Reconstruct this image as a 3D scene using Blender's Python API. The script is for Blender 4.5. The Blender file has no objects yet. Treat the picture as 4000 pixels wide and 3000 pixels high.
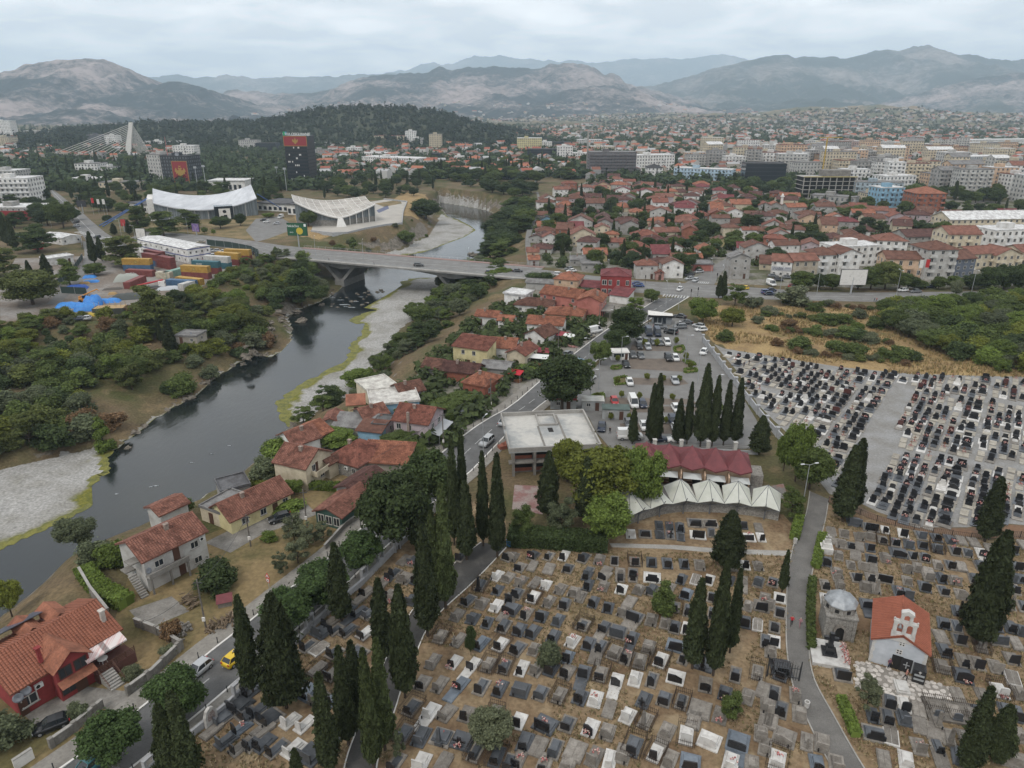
import bpy,bmesh,math,random
import numpy as np
from mathutils import Vector
from mathutils.geometry import tessellate_polygon
R=math.radians
random.seed(7); rng=np.random.default_rng(7)
SC=bpy.context.scene; COL=SC.collection
# camera
CAMH,FPX,YH=66.0,2777.0,415.0
PITCH=math.atan((1500-YH)/FPX); CP,SP=math.cos(PITCH),math.sin(PITCH)
cam=bpy.data.cameras.new('camera'); cam.sensor_width=36; cam.lens=36*FPX/4000
cam.clip_start=1; cam.clip_end=60000
camo=bpy.data.objects.new('camera',cam); COL.objects.link(camo)
camo.location=(0,0,CAMH); camo.rotation_euler=(math.pi/2-PITCH,0,0); SC.camera=camo
# world, sun, exposure
SUN_EL,SUN_AZ=52,215
w=bpy.data.worlds.new('World'); SC.world=w; w.use_nodes=True
nt=w.node_tree; nt.nodes.clear(); N=nt.nodes.new; L=nt.links.new
sky=N('ShaderNodeTexSky'); sky.sky_type='NISHITA'; sky.sun_disc=False
sky.sun_elevation=R(SUN_EL); sky.sun_rotation=R(SUN_AZ); sky.dust_density=3; sky.air_density=1.2
tc=N('ShaderNodeTexCoord')
sep=N('ShaderNodeSeparateXYZ'); L(tc.outputs['Generated'],sep.inputs[0])
zz=N('ShaderNodeMath'); zz.operation='ADD'; zz.inputs[1].default_value=.16; L(sep.outputs[2],zz.inputs[0])
zm=N('ShaderNodeMath'); zm.operation='MAXIMUM'; zm.inputs[1].default_value=.05; L(zz.outputs[0],zm.inputs[0])
dx=N('ShaderNodeMath'); dx.operation='DIVIDE'; L(sep.outputs[0],dx.inputs[0]); L(zm.outputs[0],dx.inputs[1])
dy=N('ShaderNodeMath'); dy.operation='DIVIDE'; L(sep.outputs[1],dy.inputs[0]); L(zm.outputs[0],dy.inputs[1])
cmb=N('ShaderNodeCombineXYZ'); L(dx.outputs[0],cmb.inputs[0]); L(dy.outputs[0],cmb.inputs[1])
n1=N('ShaderNodeTexNoise'); n1.inputs['Scale'].default_value=2.1; n1.inputs['Detail'].default_value=8; n1.inputs['Roughness'].default_value=.52
n1.inputs['Distortion'].default_value=.3; L(cmb.outputs[0],n1.inputs['Vector'])
r1=N('ShaderNodeValToRGB'); r1.color_ramp.elements[0].position=.40; r1.color_ramp.elements[1].position=.68
r1.color_ramp.elements[0].color=(1.26,1.30,1.35,1); r1.color_ramp.elements[1].color=(1.98,1.96,1.94,1); L(n1.outputs['Fac'],r1.inputs[0])
mx=N('ShaderNodeMix'); mx.data_type='RGBA'; mx.inputs['Factor'].default_value=.92
sb=N('ShaderNodeVectorMath'); sb.operation='SCALE'; sb.inputs['Scale'].default_value=.09; L(sky.outputs[0],sb.inputs[0])
L(sb.outputs[0],mx.inputs['A']); L(r1.outputs[0],mx.inputs['B'])
bg=N('ShaderNodeBackground'); bg.inputs['Strength'].default_value=1.0; L(mx.outputs['Result'],bg.inputs['Color'])
wo=N('ShaderNodeOutputWorld'); L(bg.outputs[0],wo.inputs[0])
sl=bpy.data.lights.new('sun','SUN'); sl.energy=1.7; sl.angle=R(10); sl.color=(1,.95,.87)
so=bpy.data.objects.new('sun',sl); COL.objects.link(so); so.location=(0,0,3000)
_az=R(SUN_AZ); so.rotation_euler=(R(90-SUN_EL),0,math.pi-_az)
SC.view_settings.view_transform='Standard'; SC.view_settings.look='None'
SC.view_settings.exposure=-0.27; SC.view_settings.gamma=1
cy=SC.cycles; cy.max_bounces=5; cy.diffuse_bounces=2; cy.glossy_bounces=2; cy.transmission_bounces=2
cy.volume_bounces=2; cy.transparent_max_bounces=6; cy.use_denoising=True; cy.caustics_reflective=False; cy.caustics_refractive=False
cy.use_adaptive_sampling=True; cy.adaptive_threshold=.012
# surveying: where the line of sight through a photo pixel meets height z
def G(px,py,z=0.0):
 a=(px-2000)/FPX; b=(1500-py)/FPX
 d=(a,CP+b*SP,-SP+b*CP); t=(z-CAMH)/d[2]
 return (d[0]*t,d[1]*t)
def T(c,r,x,y):return (1000*c+x/2.212,750*r+y/2.212)
def GT(c,r,x,y,z=0.0):return G(*T(c,r,x,y),z)
def ray_at(px,py,Y):
 a=(px-2000)/FPX; b=(1500-py)/FPX; t=Y/(CP+b*SP)
 return a*t,CAMH+t*(-SP+b*CP)
# materials
MATS={}
def mat(name,col,rough=.85,col2=None,scale=1.0,lo=.35,hi=.65,fine=None,bump=0,bscale=8,objcol=False,island=0,metal=0,spec=.3,rnd=0,stretch=None,trans=0,extra=None,coord='pos',detail=4):
 if name in MATS:return MATS[name]
 m=bpy.data.materials.new(name); m.use_nodes=True; t=m.node_tree; nn=t.nodes.new; ll=t.links.new
 p=t.nodes['Principled BSDF']; p.inputs['Roughness'].default_value=rough; p.inputs['Metallic'].default_value=metal
 p.inputs['Specular IOR Level'].default_value=spec
 if coord=='pos':vec=nn('ShaderNodeNewGeometry').outputs['Position']
 else :vec=nn('ShaderNodeTexCoord').outputs['Object']
 if stretch:
  mp=nn('ShaderNodeMapping'); mp.inputs['Scale'].default_value=stretch[:3]
  if len(stretch)>3:mp.inputs['Rotation'].default_value=(0,0,stretch[3])
  ll(vec,mp.inputs[0]); vec=mp.outputs[0]
 c=None
 if objcol:c=nn('ShaderNodeObjectInfo').outputs['Color']
 else :
  rgb=nn('ShaderNodeRGB'); rgb.outputs[0].default_value=(*col,1); c=rgb.outputs[0]
 def mul(a,f):
  x=nn('ShaderNodeVectorMath'); x.operation='SCALE'; ll(a,x.inputs[0]); ll(f,x.inputs['Scale']); return x.outputs[0]
 def mrange(s,a,b,c0,d0):
  q=nn('ShaderNodeMapRange'); ll(s,q.inputs[0])
  for i,v in enumerate((a,b,c0,d0)):q.inputs[1+i].default_value=v
  return q.outputs[0]
 def noise(sc,det=detail,v=None):
  q=nn('ShaderNodeTexNoise'); q.inputs['Scale'].default_value=sc; q.inputs['Detail'].default_value=det; q.inputs['Roughness'].default_value=.6
  ll(v or vec,q.inputs['Vector']); return q.outputs['Fac']
 if col2 is not None:
  f=mrange(noise(scale),lo,hi,0,1)
  x=nn('ShaderNodeMix'); x.data_type='RGBA'; ll(f,x.inputs['Factor']); ll(c,x.inputs['A'])
  if objcol:
   y=nn('ShaderNodeMix'); y.data_type='RGBA'; y.blend_type='MULTIPLY'; y.inputs['Factor'].default_value=1; ll(c,y.inputs['A']); y.inputs['B'].default_value=(*col2,1); ll(y.outputs['Result'],x.inputs['B'])
  else :x.inputs['B'].default_value=(*col2,1)
  c=x.outputs['Result']
 if fine:c=mul(c,mrange(noise(fine[0],3),.25,.75,1-fine[1],1+fine[1]))
 if island:
  g=nn('ShaderNodeNewGeometry'); c=mul(c,mrange(g.outputs['Random Per Island'],0,1,1-island,1+island))
 if rnd:
  o=nn('ShaderNodeObjectInfo'); c=mul(c,mrange(o.outputs['Random'],0,1,1-rnd,1+rnd))
 if extra:c=extra(nn,ll,c,vec,p,mul,mrange,noise)
 ll(c,p.inputs['Base Color'])
 if bump:
  b=nn('ShaderNodeBump'); b.inputs['Strength'].default_value=bump; b.inputs['Distance'].default_value=.1
  ll(noise(bscale,4),b.inputs['Height']); ll(b.outputs[0],p.inputs['Normal'])
 if trans:
  tr=nn('ShaderNodeBsdfTranslucent'); ll(c,tr.inputs[0]); ms=nn('ShaderNodeMixShader'); ms.inputs[0].default_value=trans
  out=t.nodes['Material Output']; ll(p.outputs[0],ms.inputs[1]); ll(tr.outputs[0],ms.inputs[2]); ll(ms.outputs[0],out.inputs[0])
 MATS[name]=m; return m
# mesh building
class MB:
 def __init__(s):s.v=[]; s.f=[]; s.m=[]
 def poly(s,pts,mi=0):
  n=len(s.v); s.v+=[tuple(p) for p in pts]; s.f.append(tuple(range(n,n+len(pts)))); s.m.append(mi); return s
 def quad(s,a,b,c,d,mi=0):return s.poly((a,b,c,d),mi)
 def box(s,x0,x1,y0,y1,z0,z1,mi=0,top=None,bottom=False):
  n=len(s.v); tx,ty=(top if top else (0,0))
  s.v+=[(x0,y0,z0),(x1,y0,z0),(x1,y1,z0),(x0,y1,z0),(x0+tx,y0+ty,z1),(x1-tx,y0+ty,z1),(x1-tx,y1-ty,z1),(x0+tx,y1-ty,z1)]
  fs=[(0,1,5,4),(1,2,6,5),(2,3,7,6),(3,0,4,7),(4,5,6,7),(3,2,1,0)]
  for q in fs:s.f.append(tuple(n+i for i in q)); s.m.append(mi)
  return s
 def cbox(s,cx,cy,z0,sx,sy,h,mi=0,top=None,rot=0):
  k=len(s.v); s.box(-sx/2,sx/2,-sy/2,sy/2,z0,z0+h,mi,top); c,q=math.cos(rot),math.sin(rot)
  for i in range(k,len(s.v)):
   x,y,z=s.v[i]; s.v[i]=(cx+x*c-y*q,cy+x*q+y*c,z)
  return s
 def prism(s,pts,z0,z1,mi=0,sides=True,top=True,bottom=False):
  n=len(pts); k=len(s.v); a=sum(pts[i][0]*pts[(i+1)%n][1]-pts[(i+1)%n][0]*pts[i][1] for i in range(n))
  if a<0:pts=pts[::-1]
  s.v+=[(p[0],p[1],z0) for p in pts]+[(p[0],p[1],z1) for p in pts]
  if sides:
   for i in range(n):j=(i+1)%n; s.f.append((k+i,k+j,k+n+j,k+n+i)); s.m.append(mi)
  if top:
   for tri in tessellate_polygon([[Vector((p[0],p[1],0)) for p in pts]]):
    t=list(tri); A,B,C=(pts[i] for i in t)
    if (B[0]-A[0])*(C[1]-A[1])-(B[1]-A[1])*(C[0]-A[0])<0:t=t[::-1]
    s.f.append(tuple(k+n+i for i in t)); s.m.append(mi)
  return s
 def yprism(s,pts,y0,y1,mi=0):
  n=len(pts); k=len(s.v); s.v+=[(p[0],y0,p[1]) for p in pts]+[(p[0],y1,p[1]) for p in pts]
  a=sum(pts[i][0]*pts[(i+1)%n][1]-pts[(i+1)%n][0]*pts[i][1] for i in range(n))
  o=list(range(n)); o=o if a>0 else o[::-1]
  s.f.append(tuple(k+i for i in o)); s.f.append(tuple(k+n+i for i in o[::-1])); s.m+=[mi,mi]
  for q in range(n):i,j=o[q],o[(q+1)%n]; s.f.append((k+j,k+i,k+n+i,k+n+j)); s.m.append(mi)
  return s
 def tube(s,a,b,r0,r1=None,n=6,mi=0,cap=True):
  r1=r0 if r1 is None else r1; a,b=Vector(a),Vector(b); d=(b-a).normalized()
  u=d.orthogonal().normalized(); v=d.cross(u); k=len(s.v)
  for p,r in ((a,r0),(b,r1)):
   for i in range(n):t=2*math.pi*i/n; s.v.append(tuple(p+u*(r*math.cos(t))+v*(r*math.sin(t))))
  for i in range(n):j=(i+1)%n; s.f.append((k+i,k+j,k+n+j,k+n+i)); s.m.append(mi)
  if cap:s.f.append(tuple(range(k+n,k+2*n))); s.m.append(mi); s.f.append(tuple(range(k+n-1,k-1,-1))); s.m.append(mi)
  return s
 def path_tube(s,pts,r,n=6,mi=0):
  for a,b in zip(pts,pts[1:]):s.tube(a,b,r,r,n,mi)
  return s
 def lathe(s,prof,n=12,cx=0,cy=0,mi=0):
  k=len(s.v)
  for r,z in prof:
   for i in range(n):t=2*math.pi*i/n; s.v.append((cx+r*math.cos(t),cy+r*math.sin(t),z))
  for q in range(len(prof)-1):
   for i in range(n):j=(i+1)%n; s.f.append((k+q*n+i,k+q*n+j,k+q*n+n+j,k+q*n+n+i)); s.m.append(mi)
  return s
 def move(s,dx=0,dy=0,dz=0,rot=0,k0=0):
  c,q=math.cos(rot),math.sin(rot)
  for i in range(k0,len(s.v)):
   x,y,z=s.v[i]; s.v[i]=(x*c-y*q+dx,x*q+y*c+dy,z+dz)
  return s
 def mesh(s,name,mats,smooth=False):
  me=bpy.data.meshes.new(name); me.from_pydata(s.v,[],s.f)
  for m in (mats if isinstance(mats,(list,tuple)) else [mats]):me.materials.append(m)
  if any(s.m):me.polygons.foreach_set('material_index',s.m)
  if smooth:me.polygons.foreach_set('use_smooth',[True]*len(s.f))
  me.update(); return me
 def build(s,name,mats,parent=None,loc=None,rot=None,smooth=False,**k):return obj(name,s.mesh(name,mats,smooth),parent,loc,rot,**k)
def npmesh(name,verts,faces,mats,mi=None,smooth=False):
 me=bpy.data.meshes.new(name); verts=np.asarray(verts,np.float32); faces=np.asarray(faces,np.int32); k=faces.shape[1]
 me.vertices.add(len(verts)); me.vertices.foreach_set('co',verts.ravel()); me.loops.add(faces.size); me.loops.foreach_set('vertex_index',faces.ravel())
 me.polygons.add(len(faces)); me.polygons.foreach_set('loop_start',np.arange(0,faces.size,k,dtype=np.int32))
 try:me.polygons.foreach_set('loop_total',np.full(len(faces),k,np.int32))
 except Exception:pass
 for m in (mats if isinstance(mats,(list,tuple)) else [mats]):me.materials.append(m)
 if mi is not None:me.polygons.foreach_set('material_index',np.asarray(mi,np.int32))
 if smooth:me.polygons.foreach_set('use_smooth',np.ones(len(faces),bool))
 me.update(calc_edges=True); me.validate(); return me
def obj(name,data,parent=None,loc=None,rot=None,scale=None,color=None,label=None,cat=None,group=None,kind=None):
 o=bpy.data.objects.new(name,data); COL.objects.link(o)
 if parent is not None:o.parent=parent
 if loc is not None:o.location=(*loc,0) if len(loc)==2 else loc
 if rot is not None:o.rotation_euler=(0,0,rot) if not isinstance(rot,tuple) else rot
 if scale is not None:o.scale=scale if isinstance(scale,tuple) else (scale,)*3
 if color is not None:o.color=(*color,1)
 if name=='flowers':kind='stuff'
 return tag(o,label,cat,group,kind)
def tag(o,label=None,cat=None,group=None,kind=None):
 if label:o['label']=label
 if cat:o['category']=cat
 if group:o['group']=group
 if kind:o['kind']=kind
 return o
def thing(name,label,cat,loc=(0,0,0),rot=0,group=None,scale=None):return obj(name,None,None,loc,rot,scale,None,label,cat,group)
def copy_tree(o,parent=None):
 c=o.copy(); COL.objects.link(c); c.parent=parent
 for ch in o.children:
  copy_tree(ch,c)
 return c
def drop(o):
 for ch in list(o.children):drop(ch)
 bpy.data.objects.remove(o)
def struct(name,mb,m,label=None):return mb.build(name,m,kind='structure',label=label)
LOOKS=[]
def look(o,phrase,cat,group):tag(o,None,cat,group); LOOKS.append((o,phrase)); return o
# plane geometry helpers
def spline(pts,n=6):
 P=[Vector(p) for p in pts]; out=[]
 for i in range(len(P)-1):
  a,b,c,d=P[max(i-1,0)],P[i],P[i+1],P[min(i+2,len(P)-1)]
  for k in range(n):
   t=k/n; out.append(tuple(.5*((2*b)+(c-a)*t+(2*a-5*b+4*c-d)*t*t+(3*b-a-3*c+d)*t*t*t)))
 return out+[tuple(P[-1])]
def offset(pts,d):
 out=[]
 for i,p in enumerate(pts):
  a=pts[max(i-1,0)]; b=pts[min(i+1,len(pts)-1)]; x,y=b[0]-a[0],b[1]-a[1]; l=math.hypot(x,y) or 1
  out.append((p[0]-y/l*d,p[1]+x/l*d))
 return out
def ribbon(mb,A,B,z,mi=0):
 for i in range(len(A)-1):mb.quad((*A[i],z),(*B[i],z),(*B[i+1],z),(*A[i+1],z),mi)
 return mb
def sweep(mb,path,w,z0,z1,mi=0):
 A,B=offset(path,w/2),offset(path,-w/2)
 for i in range(len(A)-1):
  a0,a1,b0,b1=A[i],A[i+1],B[i],B[i+1]
  mb.quad((*b0,z1),(*b1,z1),(*a1,z1),(*a0,z1),mi); mb.quad((*b0,z0),(*b1,z0),(*b1,z1),(*b0,z1),mi); mb.quad((*a1,z0),(*a0,z0),(*a0,z1),(*a1,z1),mi)
 for a,b in ((A[0],B[0]),(B[-1],A[-1])):mb.quad((*a,z0),(*b,z0),(*b,z1),(*a,z1),mi)
 return mb
def resample(pts,step):
 out=[pts[0]]; acc=0
 for a,b in zip(pts,pts[1:]):
  l=math.hypot(b[0]-a[0],b[1]-a[1]); d=step-acc
  while d<=l:out.append((a[0]+(b[0]-a[0])*d/l,a[1]+(b[1]-a[1])*d/l)); d+=step
  acc=l-(d-step)
 return out
def inside(poly,X,Y):
 X=np.asarray(X,float); Y=np.asarray(Y,float); r=np.zeros(X.shape,bool); n=len(poly); j=n-1
 for i in range(n):
  xi,yi=poly[i]; xj,yj=poly[j]
  if yi!=yj:r^=((yi>Y)!=(yj>Y))&(X<(xj-xi)*(Y-yi)/(yj-yi)+xi)
  j=i
 return r
def polydist(poly,X,Y,closed=True):
 D=np.full(X.shape,1e9); n=len(poly)
 for i in range(n if closed else n-1):
  ax,ay=poly[i]; bx,by=poly[(i+1)%n]; vx,vy=bx-ax,by-ay; l2=vx*vx+vy*vy or 1e-9
  t=np.clip(((X-ax)*vx+(Y-ay)*vy)/l2,0,1); D=np.minimum(D,np.hypot(X-ax-t*vx,Y-ay-t*vy))
 return D
def vnoise(X,Y,s,seed=0):
 r=np.random.default_rng(seed).random((64,64)); x=X/s; y=Y/s; xi=np.floor(x).astype(int); yi=np.floor(y).astype(int); fx=x-xi; fy=y-yi
 fx=fx*fx*(3-2*fx); fy=fy*fy*(3-2*fy); g= lambda i,j:r[i%64,j%64]
 return (g(xi,yi)*(1-fx)+g(xi+1,yi)*fx)*(1-fy)+(g(xi,yi+1)*(1-fx)+g(xi+1,yi+1)*fx)*fy-.5
def fbm(X,Y,s,o=4,seed=0):return sum(vnoise(X,Y,s/2**k,seed+k)/2**k for k in range(o))
# terrain and river
WZ=-12.0
g12= lambda L_:[G(x,y,WZ) for x,y in L_]
g0= lambda L_:[G(x,y) for x,y in L_]
LEFT_SHORE=[(-500,2330),(0,2131),(181,2051),(362,1970),(357,1875),(402,1843),(398,1798),(443,1758),(488,1717),(551,1681),(610,1631),(678,1590),(768,1541),(814,1491),(927,1419),(1000,1383),(1060,1395),(1090,1375),(1136,1324),(1131,1270),(1117,1238),(1181,1202),(1235,1184),(1289,1157),(1343,1116),(1384,1075),(1434,1044),(1560,1002),(1655,985),(1741,953),(1814,926),(1859,899),(1836,881),(1791,858),(1746,845),(1714,804),(1690,785)]
RIGHT_SHORE=[(1723,790),(1814,803),(1904,821),(1958,850),(1904,922),(1886,967),(1859,1021),(1760,1060),(1700,1085),(1633,1085),(1579,1107),(1542,1134),(1488,1166),(1420,1202),(1475,1211),(1434,1225),(1393,1256),(1425,1265),(1429,1311),(1389,1342),(1384,1383),(1316,1442),(1217,1491),(1149,1536),(1108,1581),(1136,1649),(1150,1710),(1100,1760),(1000,1816),(859,1907),(678,2011),(542,2083),(253,2230),(0,2426),(-500,2800)]
WATER=g12(LEFT_SHORE+RIGHT_SHORE)
BAR_L=g12([(-500,2330),(0,2131),(181,2051),(362,1970),(357,1875),(402,1843),(398,1798),(443,1758),(407,1752),(289,1771),(136,1812),(0,1848),(-500,1960)])
BAR_R=g12([(1136,1649),(1108,1581),(1149,1536),(1217,1491),(1316,1442),(1384,1383),(1389,1342),(1429,1311),(1425,1265),(1393,1256),(1434,1225),(1475,1211),(1420,1202),(1488,1166),(1542,1134),(1579,1107),(1633,1085),(1705,1085),(1720,1130),(1678,1166),(1628,1238),(1565,1292),(1533,1360),(1497,1419),(1452,1455),(1384,1496),(1362,1559),(1253,1581),(1217,1636),(1181,1654)])
BAR_F=g12([(1560,1002),(1655,985),(1741,953),(1814,926),(1859,899),(1836,881),(1791,858),(1746,845),(1723,836),(1696,899),(1669,931),(1624,949),(1579,976),(1480,1000)])
VALLEY=g0([(-900,1400),(0,1270),(226,1238),(475,1243),(556,1184),(692,1157),(836,1112),(949,1039),(1085,988),(1072,958),(1221,899),(1362,917),(1515,881),(1574,877),(1600,795),(1650,765),(1700,748),(1850,752),(1990,765),(2085,800),(2075,900),(2060,980),(2040,1075),(1980,1130),(1967,1179),(1904,1215),(1836,1265),(1768,1335),(1655,1430),(1452,1570),(1271,1652),(1150,1737),(1054,1845),(860,1925),(768,1968),(497,2105),(316,2262),(217,2365),(0,2510),(-700,3000)])
def height(X,Y):
 inv=inside(VALLEY,X,Y); low=inside(WATER,X,Y); gr=inside(BAR_L,X,Y)|inside(BAR_R,X,Y)|inside(BAR_F,X,Y); gr&=~low
 dw=polydist(WATER,X,Y); dl=dw.copy()
 for b in (BAR_L,BAR_R,BAR_F):dl=np.where(gr,dl,np.minimum(dl,polydist(b,X,Y)))
 dp=polydist(VALLEY,X,Y)
 t=dl/(dl+dp+1e-6)
 left=X<G(1100,1500,WZ)[0]-.12*(Y-140)
 sh=np.where(left,t**.8,t**1.1)
 z=WZ+.35+(-WZ-.35)*sh+fbm(X,Y,14,4,3)*3.0*np.minimum(1,np.minimum(dp,dl)/5)
 z=np.where(gr,WZ+.02+np.minimum(dw,18)*.04+fbm(X,Y,6,3,5)*.18,z)
 z=np.where(low,WZ-.15-np.minimum(dw*.14,1.6),z)
 return np.where(inv|low|gr,np.minimum(z,0),0.0)
def axis(a,b,s,far,g):
 c=list(np.arange(a,b,s)); st=s
 while c[-1]<far:st*=g; c.append(c[-1]+st)
 st=s; lo=[]
 x=a
 while x>-far:st*=g; x-=st; lo.append(x)
 return np.array(lo[::-1]+c)
xs=axis(-230,60,1.6,26000,1.12)
ys=[20.0];
while ys[-1]<26000:ys.append(ys[-1]+max(1.3,(ys[-1]-120)*.0105 if ys[-1]<800 else ys[-1]*.06))
ys=np.array([-4000,-1500,-500,-200,-80,-30,0]+ys)
XX,YY=np.meshgrid(xs,ys); ZZ=height(XX,YY)
def hz(x,y):
 i=min(max(int(np.searchsorted(xs,x))-1,0),len(xs)-2); j=min(max(int(np.searchsorted(ys,y))-1,0),len(ys)-2)
 u=(x-xs[i])/(xs[i+1]-xs[i]); v=(y-ys[j])/(ys[j+1]-ys[j])
 return float((ZZ[j,i]*(1-u)+ZZ[j,i+1]*u)*(1-v)+(ZZ[j+1,i]*(1-u)+ZZ[j+1,i+1]*u)*v)
LOWG=inside(WATER,XX,YY)|inside(BAR_L,XX,YY)|inside(BAR_R,XX,YY)|inside(BAR_F,XX,YY)
V=np.stack([XX,YY,ZZ],-1).reshape(-1,3); nx=len(xs); ny=len(ys)
ii=(np.arange(ny-1)[:,None]*nx+np.arange(nx-1)[None]).ravel()
F_=np.stack([ii,ii+1,ii+nx+1,ii+nx],-1)
X1,Y1=XX.ravel(),YY.ravel()
gravel=(inside(BAR_L,X1,Y1)|inside(BAR_R,X1,Y1)|inside(BAR_F,X1,Y1))|inside(WATER,X1,Y1)
FIELD=g0([(2710,1190),(3000,1195),(3500,1205),(4300,1200),(4300,1480),(3900,1475),(3560,1465),(3290,1440),(2830,1365),(2740,1290)])
dry=inside(FIELD,X1,Y1)|inside(g12([(1050,1010),(1300,1000),(1420,960),(1640,900),(1700,830),(1590,800),(1500,880),(1200,880)]),X1,Y1)
slope=np.zeros_like(ZZ); gy,gx=np.gradient(ZZ,ys,xs); slope=np.hypot(gx,gy).ravel()
rock=(slope>.75)&(ZZ.ravel()<-5)
colr=np.stack([gravel*1.,dry*1.,rock*1.,np.ones_like(X1)],-1).astype(np.float32)
def ground_extra(nn,ll,c,vec,p,mul,mrange,noise):
 a=nn('ShaderNodeAttribute'); a.attribute_name='soil'; s=nn('ShaderNodeSeparateColor'); ll(a.outputs['Color'],s.inputs[0])
 def mixc(a_,b_,f):
  x=nn('ShaderNodeMix'); x.data_type='RGBA'; ll(f,x.inputs['Factor'])
  for k,v in (('A',a_),('B',b_)):
   if isinstance(v,tuple):x.inputs[k].default_value=(*v,1)
   else :ll(v,x.inputs[k])
  return x.outputs['Result']
 rag= lambda ch,sc:( lambda q:(ll(s.outputs[ch],q.inputs[0]),ll(mrange(noise(sc,5),.3,.7,-.35,.35),q.inputs[1]),mrange(q.outputs[0],.4,.6,0,1))[2])(nn('ShaderNodeMath'))
 big=mrange(noise(.035,5),.4,.62,0,1)
 c=mixc(mixc((.125,.092,.055),(.068,.072,.028),big),(.17,.125,.07),mrange(noise(.12,6),.52,.68,0,1))
 dryc=mixc((.31,.22,.105),(.22,.15,.078),mrange(noise(.15,6),.4,.65,0,1)); dryc=mixc(dryc,(.10,.10,.035),mrange(noise(.06,5),.58,.7,0,.8))
 c=mixc(c,dryc,rag(1,.3))
 rk=mixc((.20,.175,.145),(.09,.078,.062),mrange(noise(.5,6),.35,.65,0,1)); c=mixc(c,rk,rag(2,.4))
 vo=nn('ShaderNodeTexVoronoi'); vo.inputs['Scale'].default_value=2.2; ll(vec,vo.inputs['Vector'])
 peb=mixc((.265,.257,.243),(.335,.326,.31),vo.outputs['Color']); peb=mixc(peb,(.19,.18,.155),mrange(noise(.09,6),.46,.66,0,.85))
 c=mixc(c,peb,rag(0,.6))
 g=nn('ShaderNodeNewGeometry'); sp=nn('ShaderNodeSeparateXYZ'); ll(g.outputs['Position'],sp.inputs[0])
 al=nn('ShaderNodeMath'); al.operation='ADD'; ll(sp.outputs[2],al.inputs[0]); ll(mrange(noise(.14,4),.3,.7,-.06,.06),al.inputs[1])
 band=mrange(al.outputs[0],WZ+.03,WZ+.10,1,0); c=mixc(c,mixc((.16,.15,.03),(.11,.115,.03),mrange(noise(.8),.4,.6,0,1)),( lambda q:(ll(band,q.inputs[0]),ll(s.outputs[0],q.inputs[1]),setattr(q,'operation','MULTIPLY'),q.outputs[0])[3])(nn('ShaderNodeMath')))
 return mixc(c,mul(c,mrange(noise(1.7,5),.25,.75,.6,1.4)),mrange(noise(3),0,1,1,1))
M_ground=mat('ground_soil',(.2,.2,.2),.95,extra=ground_extra,spec=.15,bump=.6,bscale=2.5)
me=npmesh('ground',V,F_,M_ground,smooth=True)
at=me.color_attributes.new('soil','FLOAT_COLOR','POINT'); at.data.foreach_set('color',colr.ravel())
obj('ground',me,kind='structure')
def water_extra(nn,ll,c,vec,p,mul,mrange,noise):
 mp=nn('ShaderNodeMapping'); mp.inputs['Rotation'].default_value=(0,0,.6); mp.inputs['Scale'].default_value=(1,.45,1); ll(vec,mp.inputs[0])
 w_=nn('ShaderNodeTexNoise'); w_.inputs['Scale'].default_value=.9; w_.inputs['Detail'].default_value=5; ll(mp.outputs[0],w_.inputs['Vector'])
 b=nn('ShaderNodeBump'); b.inputs['Strength'].default_value=.13; b.inputs['Distance'].default_value=.25; ll(w_.outputs['Fac'],b.inputs['Height']); ll(b.outputs[0],p.inputs['Normal'])
 ll(mrange(noise(.05,4),.35,.65,.05,.16),p.inputs['Roughness'])
 return c
M_water=mat('river_water',(.008,.012,.014),.08,col2=(.014,.017,.015),scale=.04,extra=water_extra,spec=.5)
wm=MB(); wm.prism(offset(WATER,0),WZ,WZ,sides=False); struct('river',wm,M_water)
M_foam=mat('foam',(.34,.36,.37),.6,col2=(.05,.06,.065),scale=2.5,lo=.45,hi=.55)
M_algae=mat('algae',(.175,.165,.038),.8,col2=(.10,.105,.03),scale=.6,lo=.4,hi=.6,fine=(3,.3),bump=.4,bscale=4)
def blob(px,py,r,z,sq=.5,n=14,seed=0):
 q=random.Random(seed); c=G(px,py,z); return [(c[0]+r*(.75+.5*q.random())*math.cos(6.283*i/n),c[1]+r*sq*(.75+.5*q.random())*math.sin(6.283*i/n)) for i in range(n)]
for i,(x,y,r) in enumerate([(1345,1190,2.2),(1375,1201,1.6),(1330,1172,1.5),(1410,1160,1.2),(1390,1178,1.3),(1300,1163,1.0),(1350,1198,1.0),(828,1773,.6),(895,1741,.5),(750,1807,.6),(610,1898,.7),(590,1902,.5),(455,1930,.5)]):
 m_=MB().prism(blob(x,y,r,WZ,.35,12,i),WZ+.02,WZ+.05); o=m_.build('foam',M_foam,kind='stuff',label='white water foaming over stones in the river',cat='foam')
def band(name,shore,wid,lab):
 a=spline(g12(shore),5); q=random.Random(len(shore)); b=[]
 o_=offset(a,1); A,B=[],[]
 for i,p in enumerate(a):
  n_=(o_[i][0]-p[0],o_[i][1]-p[1]); k=wid*(.55+.9*q.random())*min(1,i/3,(len(a)-1-i)/3); A.append((p[0]-n_[0]*1.2,p[1]-n_[1]*1.2)); B.append((p[0]+n_[0]*k,p[1]+n_[1]*k))
 mb=MB(); ribbon(mb,A,B,WZ+.035); tag(mb.build(name,M_algae),lab,'algae',kind='stuff')
band('algae',[(-100,2170),(0,2133),(90,2093),(181,2053),(270,2012),(362,1972)][::-1],1.3,'yellow green algae fringing the broad gravel bar')
band('algae',[(357,1900),(357,1872),(380,1853),(402,1843),(398,1798),(443,1758)][::-1],1.4,'yellow green algae at the tip of the gravel bar')
band('algae',[(1150,1680),(1128,1625),(1108,1585),(1149,1538),(1217,1493),(1316,1444),(1384,1386),(1392,1342),(1429,1311),(1425,1268)],2.0,'bright yellow algae belt along the white pebble bank')
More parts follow.
